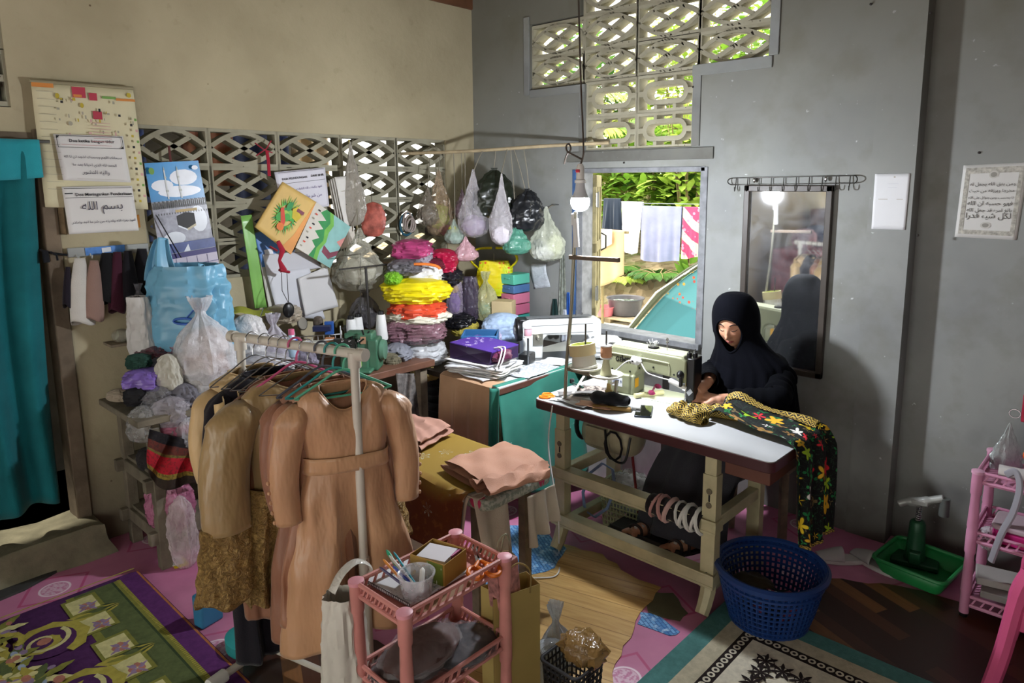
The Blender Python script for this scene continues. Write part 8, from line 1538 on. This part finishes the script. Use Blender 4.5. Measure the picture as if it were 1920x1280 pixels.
for k in range(5): a = k * 1.257; b.add([V3((2.83, -1.03, .150)) + V3((0, 0, 0)), V3((2.83 + .022 * math.cos(a - .3), -1.03 + .022 * math.sin(a - .3), .150)), V3((2.83 + .028 * math.cos(a), -1.03 + .028 * math.sin(a), .150)), V3((2.83 + .022 * math.cos(a + .3), -1.03 + .022 * math.sin(a + .3), .150))], [(0, 1, 2, 3)])
obj('flower_patch', b, PAPERW, label='white flower shape lying on the checked cloth in the blue basket', cat='patch')
# slippers by the wall
for i, (px, py, rz, lb) in enumerate([(1578, 1052, 2.2, 'white slip-on shoe just behind the blue basket'), (1640, 1062, 1.2, 'white slip-on shoe beside the green tray')]):
    p = at(px, py, z=0); T = thing('slip_on_shoe', lb, 'shoe', p, rz, 'pair of white shoes by the wall'); b = B(); b.prism([(.042 * math.cos(a) * (1 + .12 * math.sin(a)), .125 * math.sin(a)) for a in [k / 28 * 2 * PI for k in range(28)]], .022); obj('sole', b, mat('#b9b6b2', .5), T, bevel=.006)
    b = B(); b.grid(20, 14, lambda u, v: V3((.044 * math.cos(PI * u) * (1 - .25 * v), .0 + .115 * v ** .7, .02 + .05 * math.sin(PI * u) * (1 - .75 * v)))); obj('strap', b, mat('#a8a5a3', .5), T, solid=.005)
# green tray with lever press
T = thing('tray', 'green plastic tray on the floor in the right corner', 'tray', (3.175, -.21, .003), -.12); b = B(); GT = mat('#1f7a3f', .4, 0, .12)
for t0, t1 in (((.0), (1.0)),): pass
lo, hi = rrect(-.125, .125, -.12, .12, .03), rrect(-.155, .155, -.15, .15, .035); n = len(lo); vs = [(p[0], p[1], .004) for p in lo] + [(p[0], p[1], .075) for p in hi]; b.add(vs, [(i, (i + 1) % n, n + (i + 1) % n, n + i) for i in range(n)] + [tuple(range(n))[::-1]]); obj('tray_body', b, GT, T, solid=.005); b = B(); b.tube([(p[0], p[1], .077) for p in hi], .009, 8, closed=True); obj('rim', b, GT, T)
T = thing('lever_press', 'green hand lever press with grey handle standing in the green tray', 'press', (3.135, -.125, .012), .2); b = B(); b.box((0, 0, .012), (.20, .12, .024)); b.lathe([(.05, .02), (.042, .05), (.036, .16), (.034, .20), (.026, .215)], 20); b.box((0, -.03, .05), (.05, .08, .06)); obj('press_body', b, mat('#1c4a30', .4, .2, .15), T, bevel=.006)
b = B(); b.tube([(.011 * math.cos(k * .8), .011 * math.sin(k * .8), .21 + .0013 * k) for k in range(60)], .0028, 6); obj('spring', b, CHROME, T); b = B(); b.tube([(0, 0, .20), (0, 0, .31)], .007, 8); obj('plunger', b, STEEL, T)
b = B(); b.tube(catmull([(-.085, 0, .275), (-.05, 0, .295), (0, 0, .305), (.05, 0, .325), (.095, 0, .345)], 5), [.017] * 6 + [.022] * 8 + [.018] * 7, 12); b.box((0, 0, .305), (.07, .045, .022)); obj('lever_handle', b, mat('#9a9c98', .4, .3), T, bevel=.004); b = B(); b.tube([(.10, 0, .26), (.10, 0, .345)], .022, 12); obj('counter_weight', b, mat('#5f6360', .4, .3), T)
# pink rack with odds and ends, out to the right edge
PK = mat('#c98aa8', .45, 0, .08); p = at(1822, 1130, z=.03)
RX0 = 3.40
T = plastic_shelf('pale pink plastic rack cut by the right edge of the photo', (RX0 + .19, -.27, 0), 0, .19, .15, (.045, .33, .585), PK, .05, '#d3a0b8', BLACKP)
for i, (c, d, m, lb, ct) in enumerate([((3.55, -.33, .105), (.22, .16, .03), mat('#8a8784', .6), 'grey white flat box on the bottom tier of the pale pink rack', 'box'), ((3.50, -.30, .137), (.18, .13, .03), mat('#a5a19c', .6), 'pale carton leaning on the bottom tier of the pale pink rack', 'box')]): b = B(); b.box((0, 0, 0), d); o = obj('carton', b, m, bevel=.004, label=lb, cat=ct); o.location = (c[0], c[1], c[2]); o.rotation_euler = (0, 0, .1 + .1 * i)
T = thing('food_box', 'bright pink lunch box on the middle tier of the pale pink rack', 'box', (3.545, -.31, .342)); b = B(); b.prism(rrect(-.085, .085, -.08, .08, .03), .055); obj('box_body', b, mat('#c92a82', .4), T, bevel=.006); b = B(); b.prism(rrect(-.09, .09, -.085, .085, .03), .022, Matrix.Translation((0, 0, .058))); obj('lid', b, mat('#b9a5ad', .3), T, bevel=.006)
b = B(); b.beam((-.05, 0, .005), (.06, -.02, .005), .012, .012); o = obj('yellow_clip', b, mat('#d9a01f', .4), bevel=.004, label='yellow plastic clip on the pink lunch box front', cat='clip'); o.location = (3.60, -.40, .36)
b = B(); b.tube(catmull([at(1887, 890, y=-.43), at(1905, 885, y=-.44), at(1912, 915, y=-.45), at(1900, 960, y=-.46), at(1878, 1000, y=-.46), at(1858, 1052, y=-.45)], 6), .008, 8, flat=1.8); obj('grey_hook', b, mat('#93929a', .35), label='long curved grey plastic hook hanging on the pale pink rack', cat='hook')
T = thing('paper_roll', 'white paper roll lying on the top tier of the pale pink rack', 'roll', (3.52, -.36, .645)); b = B(); b.tube([(-.06, -.02, 0), (.16, .0, 0)], .026, 18); obj('roll', b, mat('#cfcbc8', .6), T)
bag('crumpled white film on the middle tier of the pale pink rack', (1835, 985, 1870, 1030), film('#c9c4c8', .7), 'pile', seed=71, y=-.35)
T = thing('pink_jar', 'mauve pink cup holding scissors on the pale pink rack', 'cup', (3.60, -.25, .595)); b = B(); b.lathe([(.05, 0), (.06, .15), (.055, .15), (.046, .006), (0, .006)], 24, cap=False); obj('cup_wall', b, mat('#b9739c', .4), T)
scissors('scissors', 'orange scissors stuck handle up in the mauve cup', (3.575, -.28, .70), 0, 1.1, mat('#d9622a', .4)).rotation_euler = (1.45, 0.9, .3)
scissors('scissors', 'black handled scissors rising above the orange pair at the right edge', (3.60, -.23, .80), 0, 1.1, BLACKP).rotation_euler = (1.4, -.9, .2)
bag('clear white bag standing behind the orange scissors at the right edge', (1846, 790, 1912, 895), film('#b9c2c0', .7), 'hang', d=.07, seed=72, y=-.17)
b = B(); c = at(1903, 775, y=-.2); b.tube([c + V3((.02 * math.cos(k / 16 * 2 * PI), 0, .018 * math.sin(k / 16 * 2 * PI))) for k in range(16)], .003, 6, closed=True); obj('wire_ring', b, CHROME, label='small wire ring above the scissors at the right edge', cat='ring')
b = B(); c = at(1922, 765, y=-.15); b.box(c, (.02, .02, .12)); obj('crimson_stick', b, mat('#a3203c', .4), bevel=.005, label='crimson stick cut by the right edge of the photo', cat='stick')
# pink stool
p = at(1868, 1255, z=.0); T = thing('plastic_stool', 'bright pink plastic stool cut by the lower right corner', 'stool', (p.x + .19, p.y + .06, 0)); b = B(); PS = mat('#c9537f', .4, 0, .08)
b.prism(rrect(-.13, .13, -.13, .13, .05), .02, Matrix.Translation((0, 0, .43))); obj('seat', b, PS, T, bevel=.008)
for sx in (-1, 1):
    for sy in (-1, 1):
        b = B(); b.tube(catmull([(sx * .115, sy * .115, .44), (sx * .14, sy * .14, .36), (sx * .165, sy * .165, .15), (sx * .19, sy * .19, .0)], 5), [.032] * 6 + [.028] * 10, 8); obj('leg', b, PS, T)
for k in range(4): R = Matrix.Rotation(k * PI / 2, 4, 'Z'); b = B(); b.box(R @ V3((0, -.145, .30)), (.27, .012, .14) if k % 2 == 0 else (.012, .27, .14)); obj('apron', b, PS, T, bevel=.005)
# cord on the floor, cable to the lamp
b = B(); b.tube(catmull([(1.80, -1.20, TZ - .0), (1.785, -1.21, .55), at(1046, 960, y=-1.26), at(1048, 1030, z=.012), at(1046, 1075, z=.010), at(1010, 1083, z=.010), at(960, 1080, z=.010)], 8), .0035, 6); obj('white_cable', b, WHITEP, label='thin white cable running down from the sewing table to the floor', cat='cable')
# the far part of the room seen only in the mirror
for i, (x, y, w, h, d, c, lb) in enumerate([(.45, -5.4, .9, .95, .6, '#b5757f', 'chest covered in pink cloth at the far end of the room'), (.45, -6.6, .7, 1.4, .7, '#8a6a62', 'brown wardrobe at the far end of the room')]):
    b = B(); b.box((x, y, h / 2), (d, w, h)); obj('chest' if i == 0 else 'wardrobe', b, mat(c, .8, 0, .4, 9), bevel=.02, label=lb, cat='chest' if i == 0 else 'wardrobe')
pile_ = [(.45, -5.2, .95, .35, .25, '#c9a0a8', 'pink bundle on the far chest'), (.45, -5.6, .95, .4, .28, '#3f4a6a', 'navy bundle on the far chest'), (.6, -4.5, 0, .6, .5, '#7a7f6a', 'olive sack on the floor near the doorway'), (.5, -7.2, 0, .5, .6, '#a34a52', 'red sack at the back of the room')]
for i, (x, y, z, w, h, c, lb) in enumerate(pile_): b = bagmesh(w, w * .8, h, 'pile', 80 + i); o = obj('cloth_sack', b, mat(c, .8, 0, .3, 10), label=lb, cat='sack'); o.location = (x, y, z); o.rotation_euler = (0, 0, 1.2)
